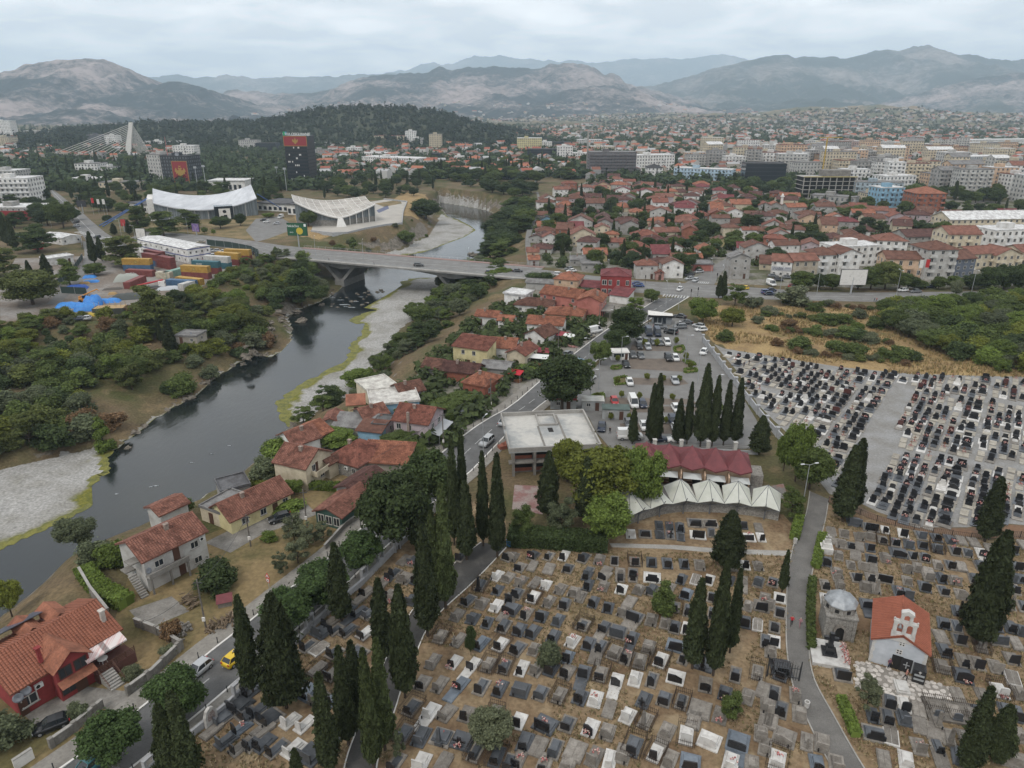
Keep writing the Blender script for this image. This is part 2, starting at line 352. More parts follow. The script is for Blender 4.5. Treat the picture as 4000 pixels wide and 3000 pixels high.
band('algae',[(1425,1262),(1393,1256),(1434,1228),(1475,1213)],2.6,'patch of yellow algae in the shallow bay of the bank')
band('algae',[(1570,1112),(1600,1098),(1640,1086)],3.0,'algae patch at the pebble bank under the bridge')
# ground sheets: roads, cemetery floors, lots
M_asph=mat('asphalt',(.128,.127,.126),.9,col2=(.088,.087,.086),scale=.35,fine=(6,.18),bump=.15,bscale=20)
M_asph2=mat('asphalt_pale',(.19,.185,.178),.9,col2=(.145,.14,.133),scale=.25,fine=(5,.15))
M_path=mat('path_asphalt',(.15,.142,.132),.92,col2=(.11,.104,.097),scale=.4,fine=(7,.2),bump=.15,bscale=15)
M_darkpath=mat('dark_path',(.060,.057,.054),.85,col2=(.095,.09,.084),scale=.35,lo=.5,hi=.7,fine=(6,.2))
M_conc=mat('concrete',(.33,.315,.29),.9,col2=(.24,.228,.21),scale=.3,fine=(4,.15),bump=.2,bscale=6)
M_concd=mat('old_concrete',(.23,.215,.195),.92,col2=(.14,.13,.115),scale=.45,fine=(3,.2),bump=.3,bscale=5)
M_white=mat('white_paint',(.62,.60,.57),.7,col2=(.45,.43,.40),scale=1.2,lo=.5,hi=.75)
M_line=mat('road_line',(.42,.42,.41),.8,col2=(.2,.2,.2),scale=1.6,lo=.45,hi=.75)
M_pave=mat('pavement',(.25,.235,.21),.92,col2=(.18,.165,.145),scale=.4,fine=(3,.2),bump=.2,bscale=6)
M_cem=mat('cemetery_soil',(.155,.112,.066),.95,col2=(.088,.058,.036),scale=.10,lo=.4,hi=.62,fine=(1.6,.38),bump=.6,bscale=3)
def cem_extra(nn,ll,c,vec,p,mul,mrange,noise):
 x=nn('ShaderNodeMix'); x.data_type='RGBA'; ll(mrange(noise(.3,8),.53,.66,0,.7),x.inputs['Factor']); ll(c,x.inputs['A']); x.inputs['B'].default_value=(.30,.235,.15,1)
 y=nn('ShaderNodeMix'); y.data_type='RGBA'; ll(mrange(noise(.07,6),.56,.72,0,.55),y.inputs['Factor']); ll(x.outputs['Result'],y.inputs['A']); y.inputs['B'].default_value=(.115,.105,.05,1)
 return y.outputs['Result']
M_cem=mat('cemetery_floor',(.235,.172,.105),.95,col2=(.145,.096,.058),scale=.16,lo=.4,hi=.62,fine=(1.8,.35),bump=.7,bscale=3,extra=cem_extra,spec=.1)
M_grav=mat('grey_gravel',(.25,.248,.245),.95,col2=(.185,.175,.16),scale=.2,fine=(2.5,.25),bump=.4,bscale=6)
M_dgrass=mat('dry_grass',(.20,.145,.072),.95,col2=(.10,.085,.035),scale=.12,lo=.42,hi=.62,fine=(1.5,.3),bump=.6,bscale=3)
M_brown=mat('paver_brown',(.155,.125,.10),.9,col2=(.115,.095,.08),scale=.5,fine=(4,.2))
def sheet(name,pts,z,m,label=None,skirt=True):
 mb=MB(); mb.prism(pts,z-.3 if skirt else z,z,sides=skirt); return struct(name,mb,m,label)
def road(name,eL,eR,z=.03,m=M_asph,n=6):
 k=40; A,B=spline(g0(eL),n),spline(g0(eR),n)
 def even(P):
  L_=[0]
  for a,b in zip(P,P[1:]):L_.append(L_[-1]+math.dist(a,b))
  s=np.linspace(0,L_[-1],k); return list(zip(np.interp(s,L_,[p[0] for p in P]),np.interp(s,L_,[p[1] for p in P])))
 A,B=even(A),even(B); mb=MB(); ribbon(mb,A,B,z); o=struct(name,mb,m); return A,B
MR_L=[(100,3105),(253,2998),(348,2928),(497,2813),(678,2670),(796,2571),(963,2442),(1104,2327),(1220,2235),(1335,2142),(1440,2040),(1560,1930),(1650,1840),(1708,1787),(1818,1699),(1904,1640),(2000,1586),(2110,1492),(2222,1401),(2380,1283),(2493,1216),(2575,1166)]
MR_R=[(400,3090),(529,2991),(640,2895),(800,2765),(958,2630),(1060,2545),(1149,2462),(1289,2340),(1430,2205),(1560,2088),(1660,1990),(1745,1915),(1830,1848),(1931,1744),(2010,1665),(2100,1590),(2180,1530),(2280,1455),(2400,1345),(2524,1256),(2606,1211),(2690,1160)]
A_,B_=road('main_road',MR_L,MR_R)
ROAD_L,ROAD_R=A_,B_
mid=[((a[0]+b[0])/2,(a[1]+b[1])/2) for a,b in zip(A_,B_)]
mb=MB(); dash=resample(mid,1.0)
for i in range(0,len(dash)-3,5):
 ribbon(mb,offset(dash[i:i+4],.08),offset(dash[i:i+4],-.08),.038)
struct('lane_marking',mb,M_line)
for P_,s_,nm in ((A_,1,'kerb'),(B_,-1,'kerb')):
 mb=MB(); sweep(mb,offset(P_,s_*.12),.26,0,.17); struct(nm,mb,M_white)
for P_,s_,wd in ((A_,1,2.9),(B_,-1,2.2)):
 end=39 if s_==1 else 22
 a=offset(P_,s_*.26)[:end]; b=offset(P_,s_*wd)[:end]; mb=MB()
 ribbon(mb,*((b,a) if s_==1 else (a,b)),.14); struct('pavement',mb,M_pave)
BL_N=[(560,905),(700,912),(850,925),(1010,945),(1130,962),(1400,985),(1700,1012),(1900,1030),(2068,1048),(2466,1094),(2674,1107),(3000,1127),(3181,1141),(3500,1142),(4000,1134),(4500,1115)]
BL_S=[(480,945),(650,950),(800,958),(980,985),(1085,1005),(1400,1034),(1700,1060),(1900,1077),(2020,1087),(2440,1138),(2690,1160),(3000,1170),(3250,1176),(3452,1180),(3827,1182),(4100,1172),(4500,1160)]
A_,B_=road('boulevard',BL_N,BL_S,.045,M_asph2)
BOUL_N,BOUL_S=A_,B_
BMID=[((a[0]+b[0])/2,(a[1]+b[1])/2) for a,b in zip(A_,B_)]
mb=MB(); ribbon(mb,offset(BMID,.1),offset(BMID,-.1),.053)
for k in (.25,.75):
 ln=[(a[0]*(1-k)+b[0]*k,a[1]*(1-k)+b[1]*k) for a,b in zip(A_,B_)]; ds=resample(ln,1.5)
 for i in range(0,len(ds)-3,6):ribbon(mb,offset(ds[i:i+3],.1),offset(ds[i:i+3],-.1),.053)
struct('lane_marking',mb,M_line)
mb=MB()
def zebra(p,q,n,ln,ang_):
 a,b=G(*p),G(*q); ux,uy=b[0]-a[0],b[1]-a[1]; l=math.hypot(ux,uy); ux,uy=ux/l,uy/l
 for i in range(n):
  c=(a[0]+ux*l*(i+.5)/n,a[1]+uy*l*(i+.5)/n); mb.cbox(c[0],c[1],.047,l/n*.5,ln,.012,rot=math.atan2(uy,ux))
zebra((2588,1153),(2690,1162),9,4,0); zebra((2725,1102),(2770,1106),6,3.5,0); zebra((3095,1174),(3165,1178),8,2.6,0); zebra((300,905),(420,935),10,4,0)
struct('zebra_crossing',mb,M_line)
road('side_street',[(2674,1107),(2740,1070),(2800,1030),(2840,1005),(2860,985)],[(2790,1112),(2810,1075),(2850,1030),(2870,1008),(2880,985)],.035,M_asph2)
road('river_street',[(2062,1050),(2052,960),(2058,900),(2085,840),(2100,790),(2095,750)],[(2092,1052),(2072,960),(2078,905),(2105,842),(2112,790),(2103,750)],.035,M_asph2)
AV=road('avenue',[(-120,520),(0,583),(90,655),(176,723),(203,759),(289,881),(330,930),(390,990)],[(-40,520),(45,605),(150,690),(226,755),(290,804),(362,867),(434,926),(500,960)],.035,M_asph2)
road('site_street',[(320,940),(330,1000),(300,1070),(240,1130),(180,1190)],[(400,960),(380,1010),(345,1075),(290,1130),(230,1190)],.032,M_asph2)
AVM=[((a[0]+b[0])/2,(a[1]+b[1])/2) for a,b in zip(*AV)]
mb=MB(); ribbon(mb,offset(AVM,.12),offset(AVM,-.12),.045); struct('lane_marking',mb,M_line)
CEM=g0([(560,3060),(700,2880),(990,2632),(1180,2480),(1330,2345),(1480,2200),(1600,2090),(1760,1960),(1960,1960),(1990,2120),(2420,2060),(2580,1990),(3060,2010),(3130,2090),(3180,1960),(3300,1985),(3560,2060),(3700,2095),(4300,2150),(4300,3100)])
sheet('cemetery_ground',CEM,.02,M_cem)
NEWCEM=g0([(2790,1345),(2830,1362),(3290,1435),(3560,1460),(3880,1470),(4300,1470),(4300,2080),(3880,2040),(3780,2060),(3600,2060),(3430,2000),(3330,1950),(3240,1930),(3200,1880),(3150,1760),(3030,1650),(2960,1580),(2880,1450)])
sheet('gravel_ground',NEWCEM,.025,M_grav)
LOT=g0([(2520,1262),(2600,1245),(2680,1240),(2740,1300),(2800,1400),(2870,1500),(2930,1600),(2990,1700),(2990,1750),(2400,1770),(2330,1690),(2300,1630),(2250,1590),(2210,1560),(2290,1470),(2400,1360)])
sheet('parking_lot',LOT,.05,M_asph2)
bays=[[(2470,1345),(2620,1347),(2622,1372),(2460,1370)],[(2455,1400),(2660,1403),(2710,1440),(2705,1455),(2440,1440)],[(2440,1475),(2668,1480),(2690,1500),(2640,1508),(2410,1500)],[(2360,1552),(2700,1560),(2730,1580),(2365,1585)],[(2350,1585),(2760,1590),(2790,1612),(2360,1612)],[(2420,1655),(2800,1655),(2820,1690),(2430,1700)]]
for b_ in bays:sheet('parking_bay',g0(b_),.058,M_brown,skirt=False)
PL=[(3290,3060),(3225,2950),(3150,2800),(3100,2680),(3078,2560),(3073,2430),(3080,2250),(3105,2120),(3150,2010),(3165,1920)]
PR=[(3410,3060),(3340,2950),(3250,2790),(3180,2660),(3158,2550),(3158,2430),(3160,2300),(3185,2170),(3220,2040),(3235,1950)]
A_,B_=road('cemetery_path',PL,PR,.05,M_path)
for P_,s_ in ((A_,1),(B_,-1)):
 mb=MB(); sweep(mb,offset(P_,s_*.08),.16,0,.13); struct('kerb',mb,M_conc)
DL=[(1335,3060),(1360,2950),(1405,2830),(1440,2740),(1490,2620),(1540,2510),(1590,2420),(1640,2350),(1740,2240),(1800,2180),(1880,2120)]
DR=[(1460,3060),(1480,2940),(1520,2830),(1545,2760),(1570,2680),(1620,2560),(1670,2450),(1730,2380),(1830,2290),(1900,2220),(1985,2130)]
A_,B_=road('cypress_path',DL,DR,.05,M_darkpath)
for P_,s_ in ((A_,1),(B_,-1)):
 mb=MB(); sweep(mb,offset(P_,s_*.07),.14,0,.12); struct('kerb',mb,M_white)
sheet('footpath',g0([(2380,2122),(2390,2138),(2620,2145),(2790,2160),(3060,2172),(3095,2150),(3070,2152),(2800,2143),(2640,2130)]),.04,M_conc)
sheet('courtyard',g0([(2010,1895),(2130,1900),(2120,2010),(2000,1990)]),.06,mat('pink_paving',(.27,.22,.20),.9,col2=(.22,.12,.11),scale=.25,lo=.45,hi=.55,fine=(3,.15)))
sheet('hall_forecourt',g0([(2530,1880),(2600,1870),(2980,1905),(3060,1890),(3080,1950),(2960,1940),(2560,1945),(2480,1960),(2450,1930)]),.06,mat('forecourt_paving',(.17,.16,.15),.9,col2=(.25,.14,.12),scale=.2,lo=.5,hi=.58,fine=(2,.2)))
YARD=g0([(-120,2610),(60,2560),(430,2480),(500,2260),(720,2120),(940,2040),(1120,1930),(1250,1840),(1400,1800),(1560,1850),(1330,2100),(1150,2250),(960,2400),(700,2620),(480,2800),(240,2985),(60,3100),(-200,3100)])
sheet('house_yard',YARD,.02,M_dgrass)
for nm,pts in (('concrete_yard',[(90,2790),(320,2680),(480,2700),(560,2680),(600,2700),(470,2810),(400,2765),(180,2870)]),('concrete_terrace',[(505,2385),(670,2330),(740,2388),(570,2460)]),('concrete_lane',[(800,2120),(940,2050),(1100,1985),(1200,1970),(1240,2010),(1020,2090),(900,2160)]),('yard_slab',[(1500,1660),(1700,1600),(1960,1480),(2010,1490),(1740,1680),(1600,1760)])):
 sheet(nm,g0(pts),.045,M_concd)
M_town=mat('town_ground',(.20,.185,.16),.95,col2=(.075,.078,.035),scale=.07,lo=.44,hi=.6,fine=(.8,.35))
sheet('town_ground',g0([(2110,1042),(2080,900),(2110,790),(2300,705),(2700,725),(3300,765),(4200,790),(4200,1110),(3500,1128),(3000,1115),(2690,1100),(2480,1088)]),.018,M_town)
sheet('riverside_yard',g0([(1160,1760),(1280,1665),(1460,1580),(1660,1440),(1780,1342),(1850,1270),(1920,1215),(1980,1175),(2060,1110),(2440,1150),(2560,1168),(2370,1285),(2215,1398),(1995,1582),(1700,1785),(1640,1840),(1540,1930),(1440,1830)]),.018,M_town)
sheet('site_ground',g0([(0,1120),(60,1010),(330,1000),(400,960),(1000,990),(940,1030),(830,1105),(690,1150),(550,1178),(470,1235),(230,1230),(0,1260)]),.02,mat('site_mud',(.165,.135,.11),.95,col2=(.23,.215,.20),scale=.07,lo=.42,hi=.6,fine=(1,.3)))
sheet('sports_lot',g0([(560,880),(700,860),(900,835),(1150,850),(1160,880),(1110,930),(1000,940),(700,905)]),.02,M_dgrass)
sheet('sports_parking',g0([(1000,855),(1090,845),(1130,870),(1150,895),(1040,935),(1000,945),(960,900)]),.04,M_asph2)
TERR=g0([(1220,890),(1290,868),(1420,872),(1520,850),(1515,820),(1560,815),(1590,785),(1470,770),(1260,800)])
YP_=g0([(3345,2590),(3385,2585),(3600,2655),(3690,2680),(3760,2710),(3700,2740),(3650,2775),(3590,2770),(3530,2740),(3450,2700),(3340,2690)])
def tufts(poly,n,h,name,cols,seed,label):
 r=np.random.default_rng(seed); X,Y=np.array(poly).T; P=np.stack([r.uniform(X.min(),X.max(),n*3),r.uniform(Y.min(),Y.max(),n*3)],-1); P=P[inside(poly,P[:,0],P[:,1])]
 P=P[(fbm(P[:,0],P[:,1],9,3,seed)>-.12)&~inside(g0(PL)+g0(PR)[::-1],P[:,0],P[:,1])&~inside(g0(DL)+g0(DR)[::-1],P[:,0],P[:,1])&~inside(YP_,P[:,0],P[:,1])][:n]; k=len(P); C=np.repeat(np.concatenate([P,np.full((k,1),.02)],1),4,0)+r.normal(size=(4*k,3))*np.array([.12,.12,0]); a=r.random(4*k)*6.283; hh=h*(.5+r.random(4*k)); u_=np.stack([np.cos(a),np.sin(a),0*a],-1)*.10; ln=r.normal(size=(4*k,3))*.12; ln[:,2]=hh
 V_=np.stack([C-u_,C+u_,C+ln],1).reshape(-1,3); me_=npmesh(name,V_,np.arange(12*k).reshape(-1,3),[mat('tuft_'+str(i)+name,c,.9,island=.35) for i,c in enumerate(cols)],np.repeat(r.integers(0,len(cols),k),4)); obj(name,me_,kind='stuff',label=label)
tufts([p for p in g0([(560,3060),(990,2650),(1480,2220),(1960,2130),(2400,2150),(3060,2170),(3180,2000),(3700,2110),(4050,2140),(4050,3060)])],16000,.22,'dry_grass',[(.24,.18,.10),(.15,.13,.06),(.29,.23,.14)],5,'dry grass tufts between the graves')
tufts(FIELD,9000,.7,'field_grass',[(.34,.25,.12),(.26,.18,.09),(.18,.15,.06)],6,'tall dry grass of the field')
# mountains and hills
def ridge(name,sil,D,depth,m,seed,base=-5,rough=.16,kind='structure',label=None,nx_=330,ny_=80,back=.6):
 xs_=np.array([p[0] for p in sil],float); a=xs_[0]; b=xs_[-1]
 px=np.linspace(a,b,nx_); py=np.interp(px,xs_,[p[1] for p in sil]); r=np.random.default_rng(seed)
 X0=np.array([ray_at(p,q,D) for p,q in zip(px,py)]); t=np.linspace(-1,back,ny_); r=None
 TX,XX_=np.meshgrid(t,X0[:,0]); H_=np.repeat(X0[:,1][:,None],ny_,1)
 YY_=D+TX*depth; prof=np.where(TX<0,(1+TX).clip(0,1)**1.35,(1-TX/back*.6))
 nz=fbm(XX_,YY_*1.0,D*.13,6,seed); rid=np.abs(fbm(XX_,YY_*.45,D*.07,5,seed+20)); am=np.where(TX<0,np.sin(np.pi*np.clip(1+TX,0,1))**.7,.0)
 ZZ_=base+(H_-base)*prof+(nz*.9-rid*.9)*rough*2.0*(H_.mean()-base+60)*am+fbm(XX_,YY_,D*.012,3,seed+9)*D*.0055*np.clip(am+.6,0,1)
 ZZ_[:,0]=base-3
 XXs=XX_*(YY_*0+1)
 Vv=np.stack([XXs,YY_,ZZ_],-1).reshape(-1,3); i_=(np.arange(nx_-1)[:,None]*ny_+np.arange(ny_-1)[None]).ravel()
 me_=npmesh(name,Vv,np.stack([i_,i_+ny_,i_+ny_+1,i_+1],-1),m,smooth=True); obj(name,me_,kind=kind,label=label)
 return Vv.reshape(nx_,ny_,3)
def mtn(name,rock,scrub,s,lo,hi):
 def ex(nn,ll,c,vec,p,mul,mrange,noise):
  x=nn('ShaderNodeMix'); x.data_type='RGBA'; ll(c,x.inputs['A']); x.inputs['B'].default_value=(*scrub,1)
  d=nn('ShaderNodeTexNoise'); d.inputs['Scale'].default_value=s*16; d.inputs['Detail'].default_value=10; d.inputs['Roughness'].default_value=.82; ll(vec,d.inputs['Vector'])
  big=noise(s,6); ad=nn('ShaderNodeMath'); ad.operation='ADD'; ll(mrange(d.outputs['Fac'],.3,.7,-.5,.5),ad.inputs[0]); ll(mrange(big,.3,.7,-.7,.7),ad.inputs[1])
  ll(mrange(ad.outputs[0],lo,hi,0,1),x.inputs['Factor']); return x.outputs['Result']
 return mat(name,rock,.95,col2=tuple(v*.75 for v in rock),scale=s*4,extra=ex,spec=.05)
M_mA=mtn('limestone_slope',(.32,.265,.25),(.028,.038,.040),.0016,-.55,.15)
M_mC=mtn('scrub_slope',(.27,.235,.215),(.032,.044,.040),.0012,-.75,.05)
ridge('mountain',[(-700,420),(-400,380),(-200,340),(0,295),(60,270),(130,245),(200,236),(290,230),(330,228),(370,225),(430,240),(500,275),(560,325),(590,337),(640,322),(690,318),(740,330),(800,350),(820,378),(900,405),(960,428),(1050,462),(1150,480)],4600,1900,M_mA,11,label=None)
MB_V=ridge('mountain',[(780,470),(820,395),(850,383),(920,352),(1000,355),(1060,365),(1120,368),(1280,355),(1330,335),(1380,315),(1440,300),(1520,287),(1600,285),(1650,290),(1680,280),(1715,262),(1770,277),(1830,260),(1900,257),(2000,263),(2060,265),(2110,268),(2150,255),(2200,250),(2260,252),(2320,265),(2355,285),(2390,285),(2420,300),(2440,325),(2500,340),(2600,365),(2750,400),(2900,430),(3100,450)],6200,2600,M_mA,23)
ridge('mountain',[(2300,400),(2430,352),(2550,337),(2650,310),(2750,280),(2870,248),(2930,233),(3000,222),(3020,213),(3070,213),(3100,228),(3170,218),(3250,224),(3310,228),(3370,210),(3430,190),(3470,200),(3520,200),(3580,178),(3650,185),(3680,207),(3750,215),(3800,210),(3850,225),(3940,235),(4000,230),(4300,240),(4700,290),(5200,380)],8200,3600,M_mC,31)
ridge('mountain',[(3300,440),(3500,395),(3650,350),(3800,310),(3950,285),(4100,275),(4400,290),(4800,380)],6000,1500,M_mA,37,rough=.05)
ridge('distant_range',[(300,400),(540,303),(600,300),(700,292),(760,305),(870,292),(960,300),(1030,305),(1200,300),(1330,297),(1440,290),(1520,285),(1700,320)],12000,3000,M_mC,41,rough=.05)
ridge('distant_range',[(1300,330),(1420,295),(1580,275),(1640,250),(1700,243),(1730,258),(1850,220),(1950,213),(2030,225),(2200,237),(2330,245),(2430,230),(2550,226),(2700,228),(2830,210),(2920,232),(3100,290),(3300,340)],17000,4000,M_mC,43,rough=.05)
M_hill=mat('hill_scrub',(.085,.09,.05),.95,col2=(.20,.155,.10),scale=.012,lo=.42,hi=.62,fine=(.05,.3))
GOR=ridge('wooded_hill',[(200,520),(450,500),(560,488),(800,486),(1000,482),(1090,470),(1150,453),(1230,438),(1300,427),(1400,422),(1500,422),(1600,430),(1680,442),(1750,456),(1850,488),(1950,508),(2050,530),(2150,545)],1650,520,mat('hill_soil',(.05,.055,.028),.95,col2=(.035,.044,.022),scale=.02),51,rough=.03,back=.8)
HILL=ridge('town_hill',[(2350,470),(2600,462),(2750,447),(3000,440),(3100,424),(3250,420),(3420,412),(3550,418),(3600,430),(3750,442),(4000,446),(4300,450),(4700,470)],3300,900,M_hill,57,rough=.03)
HILL2=ridge('town_hill',[(1600,460),(1800,455),(2000,458),(2200,455),(2350,448),(2500,445),(2620,440),(2750,452)],4200,900,M_hill,59,rough=.03)
# vegetation
M_leaf=mat('foliage',(1,1,1),.75,objcol=True,island=.42,rnd=.22,trans=.30,spec=.2)
M_bark=mat('bark',(.085,.062,.045),.95,col2=(.05,.038,.03),scale=3,fine=(9,.25))
def quads(c,n,sx,sy,r,up=0.0):
 k=len(c); a=r.normal(size=(k,3)); a[:,2]+=up; a-=n*(a*n).sum(1,keepdims=True); a/=np.linalg.norm(a,axis=1,keepdims=True)+1e-9; b=np.cross(n,a)
 sx=sx*(.6+.8*r.random((k,1))); sy=sy*(.6+.8*r.random((k,1))); u=b*sx/2; v=a*sy/2
 V_=np.stack([c-u-v*.9,c+u*.8-v,c+u*.6+v,c-u*.7+v*1.1],1).reshape(-1,3); return V_,np.arange(4*k).reshape(k,4)
def clump_cloud(cl,per,size,r,jit=.55,rise=.45):
 C,Nn=[],[]
 for x,y,z,rx,rz in cl:
  k=int(per*rx*rx*.5+per*rx*rz*.5); d=r.normal(size=(k,3)); d/=np.linalg.norm(d,axis=1,keepdims=True); s=(r.random((k,1))**.42)*(1+.24*r.normal(size=(k,1)))
  C.append(np.array([x,y,z])+d*s*np.array([rx,rx,rz])); n=d+r.normal(size=(k,3))*jit+np.array([0,0,rise]); Nn.append(n/np.linalg.norm(n,axis=1,keepdims=True))
 C=np.concatenate(C); Nn=np.concatenate(Nn); return quads(C,Nn,size,size,r)
def lump(mb,x,y,z,rx,rz,n=7):
 mb.lathe([(rx*math.sin(math.pi*i/5)+1e-3,z-rz*math.cos(math.pi*i/5)) for i in range(6)],n,x,y)
PROTO={}
def trunk_mesh(h,r,spread,r_,n=5):
 mb=MB(); mb.tube((0,0,-.6),(0,0,h*.5),r,r*.75,8)
 mb.tube((0,0,h*.48),(spread*.08,-spread*.05,h),r*.78,r*.45,7)
 for i in range(n):
  t=6.283*i/n+r_.random(); z0=h*(.45+.4*r_.random()); mb.tube((0,0,z0),(spread*.6*math.cos(t),spread*.6*math.sin(t),z0+h*(.45+.3*r_.random())),r*.45,r*.16,5)
 return mb.mesh('trunk',M_bark)
def proto_cypress(i):
 r=np.random.default_rng(100+i); h=15.0; rm=(1.25,1.05,1.55,2.0)[i]; k=(9500,9000,11000,12000)[i]
 z=r.random(k)**.9; t=r.random(k)*6.283
 prof=np.minimum((z/.10)**.6,1)*(1-np.clip((z-.22)/.80,0,1)**(1.7 if i!=1 else 1.3))**.85
 lob=1+.17*np.sin(t*3+z*9+i)+.13*np.sin(t*5-z*17)+.10*np.sin(z*40+t*2)+.10*np.sin(z*71-t*7)
 rad=rm*prof*lob*(.86+.16*r.random(k)); ofs=r.normal(size=k)*.10
 c=np.stack([np.cos(t)*(rad+ofs),np.sin(t)*(rad+ofs),1.3+z*(h-1.3)],1); n=np.stack([np.cos(t),np.sin(t),.15+0*t],1)+r.normal(size=(k,3))*.45; n/=np.linalg.norm(n,axis=1,keepdims=True)
 V_,Fq=quads(c,n,.20,.52,r,up=2.0)
 mb=MB(); zs=np.linspace(.02,.97,12); mb.lathe([(max(.02,rm*.80*min((q/.10)**.6,1)*max(0,1-max(0,(q-.22)/.80)**1.7)**.85),1.3+q*(h-1.3)) for q in zs],10)
 Vc=np.array(mb.v); Fc=np.array(mb.f)+len(V_)
 me_=npmesh('crown',np.concatenate([V_,Vc]),np.concatenate([Fq,Fc]),M_leaf)
 tm=MB().tube((0,0,-.4),(0,0,4),.2,.14,7).mesh('trunk',M_bark); return me_,tm,h,rm*2.4
def proto_tree(i,kind):
 r=np.random.default_rng(200+i*7+len(kind)); R_=random.Random(i*3+len(kind)); cl=[]
 if kind=='broad':
  h,w=9.0,7.6
  cl.append((0,0,h*.55,2.6,2.4))
  for q in range(40):
   t=R_.random()*6.283; z=R_.random(); e=math.sqrt(max(0,1-(2*z-1)**2))*(.7+.35*R_.random()); rr=.55+.55*R_.random()
   cl.append((e*w*.40*math.cos(t),e*w*.40*math.sin(t),2.4+z*(h-3.2),1.15*rr,.95*rr))
  per,size,tr=640,.27,trunk_mesh(3.6,.24,4,R_)
 elif kind=='airy':
  h,w=9.0,7.0
  for q in range(22):
   t=R_.random()*6.283; z=R_.random()**.8; e=(.35+.65*R_.random())*(1.05-.45*z); rr=.55+.6*R_.random(); cl.append((e*w*.42*math.cos(t),e*w*.42*math.sin(t),1.7+z*(h-2.4),rr,.7*rr))
  per,size,tr=760,.25,trunk_mesh(4.2,.17,4,R_,7)
 elif kind=='pine':
  h,w=10.0,7.0
  for q in range(24):
   t=R_.random()*6.283; z=R_.random()**.9; e=(.25+.75*R_.random())*(1.0-.55*z); rr=.7+.5*R_.random(); cl.append((e*w*.42*math.cos(t),e*w*.42*math.sin(t),1.4+z*(h-2),1.1*rr,.62*rr))
  per,size,tr=800,.24,trunk_mesh(5,.22,3,R_,6)
 elif kind=='cone':
  h,w=8.0,4.4
  for q in range(22):
   t=R_.random()*6.283; z=R_.random()**1.2; e=(1-z)**.8*(.5+.5*R_.random()); rr=.45+.5*(1-z); cl.append((e*w*.40*math.cos(t),e*w*.40*math.sin(t),.5+z*(h-1),rr,rr*.9))
  per,size,tr=560,.27,MB().tube((0,0,-.3),(0,0,5),.14,.06,6).mesh('trunk',M_bark)
 else :
  h,w=4.0,5.2
  for q in range(16):
   t=R_.random()*6.283; z=R_.random(); e=(1-.5*z)*math.sqrt(R_.random()); rr=.5+.55*R_.random(); cl.append((e*w*.36*math.cos(t),e*w*.36*math.sin(t),.45+z*(h-1.3),rr*1.05,rr*.85))
  per,size,tr=760,.24,MB().tube((0,0,-.5),(.1,0,1.6),.09,.05,5).tube((0,0,-.3),(-.5,.3,1.8),.06,.03,5).tube((0,0,-.3),(.3,-.5,1.7),.06,.03,5).mesh('trunk',M_bark)
 V_,Fq=clump_cloud(cl,per,size,r); mb=MB()
 if kind not in ('airy',):
  for x,y,z,rx,rz in cl:lump(mb,x,y,z,rx*.42,rz*.42)
 if mb.v:V2=np.array(mb.v); Fq=np.concatenate([Fq,np.array(mb.f)+len(V_)]); V_=np.concatenate([V_,V2])
 zt=V_[:,2].max(); wd=np.percentile(np.abs(V_[:,0]),99.2)+np.percentile(np.abs(V_[:,1]),99.2)
 return npmesh('crown',V_,Fq,M_leaf),tr,zt,wd
for i in range(4):PROTO['cypress',i]=proto_cypress(i)
for kd,n in (('broad',4),('airy',3),('pine',3),('shrub',4),('cone',2)):
 for i in range(n):PROTO[kd,i]=proto_tree(i,kd)
NV={'cypress':3,'broad':4,'airy':3,'pine':3,'shrub':4,'cone':2}
GREEN=dict(cy=(.043,.055,.022),cyl=(.066,.084,.030),mid=(.092,.122,.034),dark=(.055,.078,.027),yel=(.150,.168,.030),lime=(.118,.162,.034),olive=(.125,.138,.078),pine=(.108,.126,.036),street=(.060,.096,.030),brown=(.17,.105,.055),far=(.055,.078,.034),grey=(.105,.122,.066))
NAMES={'cypress':'cypress_tree','broad':'broadleaf_tree','airy':'broadleaf_tree','pine':'pine_tree','shrub':'shrub','cone':'conifer_tree'}
CATS={'cypress':'cypress','broad':'tree','airy':'tree','pine':'pine tree','shrub':'shrub','cone':'conifer'}
TREES=[]
def tree(kind,x,y,z,h,wd,col,phrase,group,var=None,trunk=True,name=None):
 v=random.randrange(NV[kind]) if var is None else var; cm,tm,h0,w0=PROTO[kind,v]
 root=obj(name or NAMES[kind],None,None,(x,y,z),random.random()*6.283,(wd/w0,wd/w0,h/h0)); look(root,phrase,CATS[kind],group)
 c=obj('crown',cm,root,color=GREEN[col] if isinstance(col,str) else col)
 if trunk:obj('trunk',tm,root)
 TREES.append((x,y,wd/2)); return root
def zfit(px,py):
 z=0.0
 for _ in range(6):x,y=G(px,py,z); z=.5*z+.5*hz(x,y)
 return (*G(px,py,z),z)
def tp(kind,bx,by,tx,ty,wpx,col,phrase,group,var=None):
 x,y,z=zfit(bx,by); h=max(1.0,ray_at(tx,ty,y)[1]-z); dep=y*CP+(CAMH-z)*SP
 return tree(kind,x,y,z,h,wpx*dep/FPX,col,phrase,group,var)
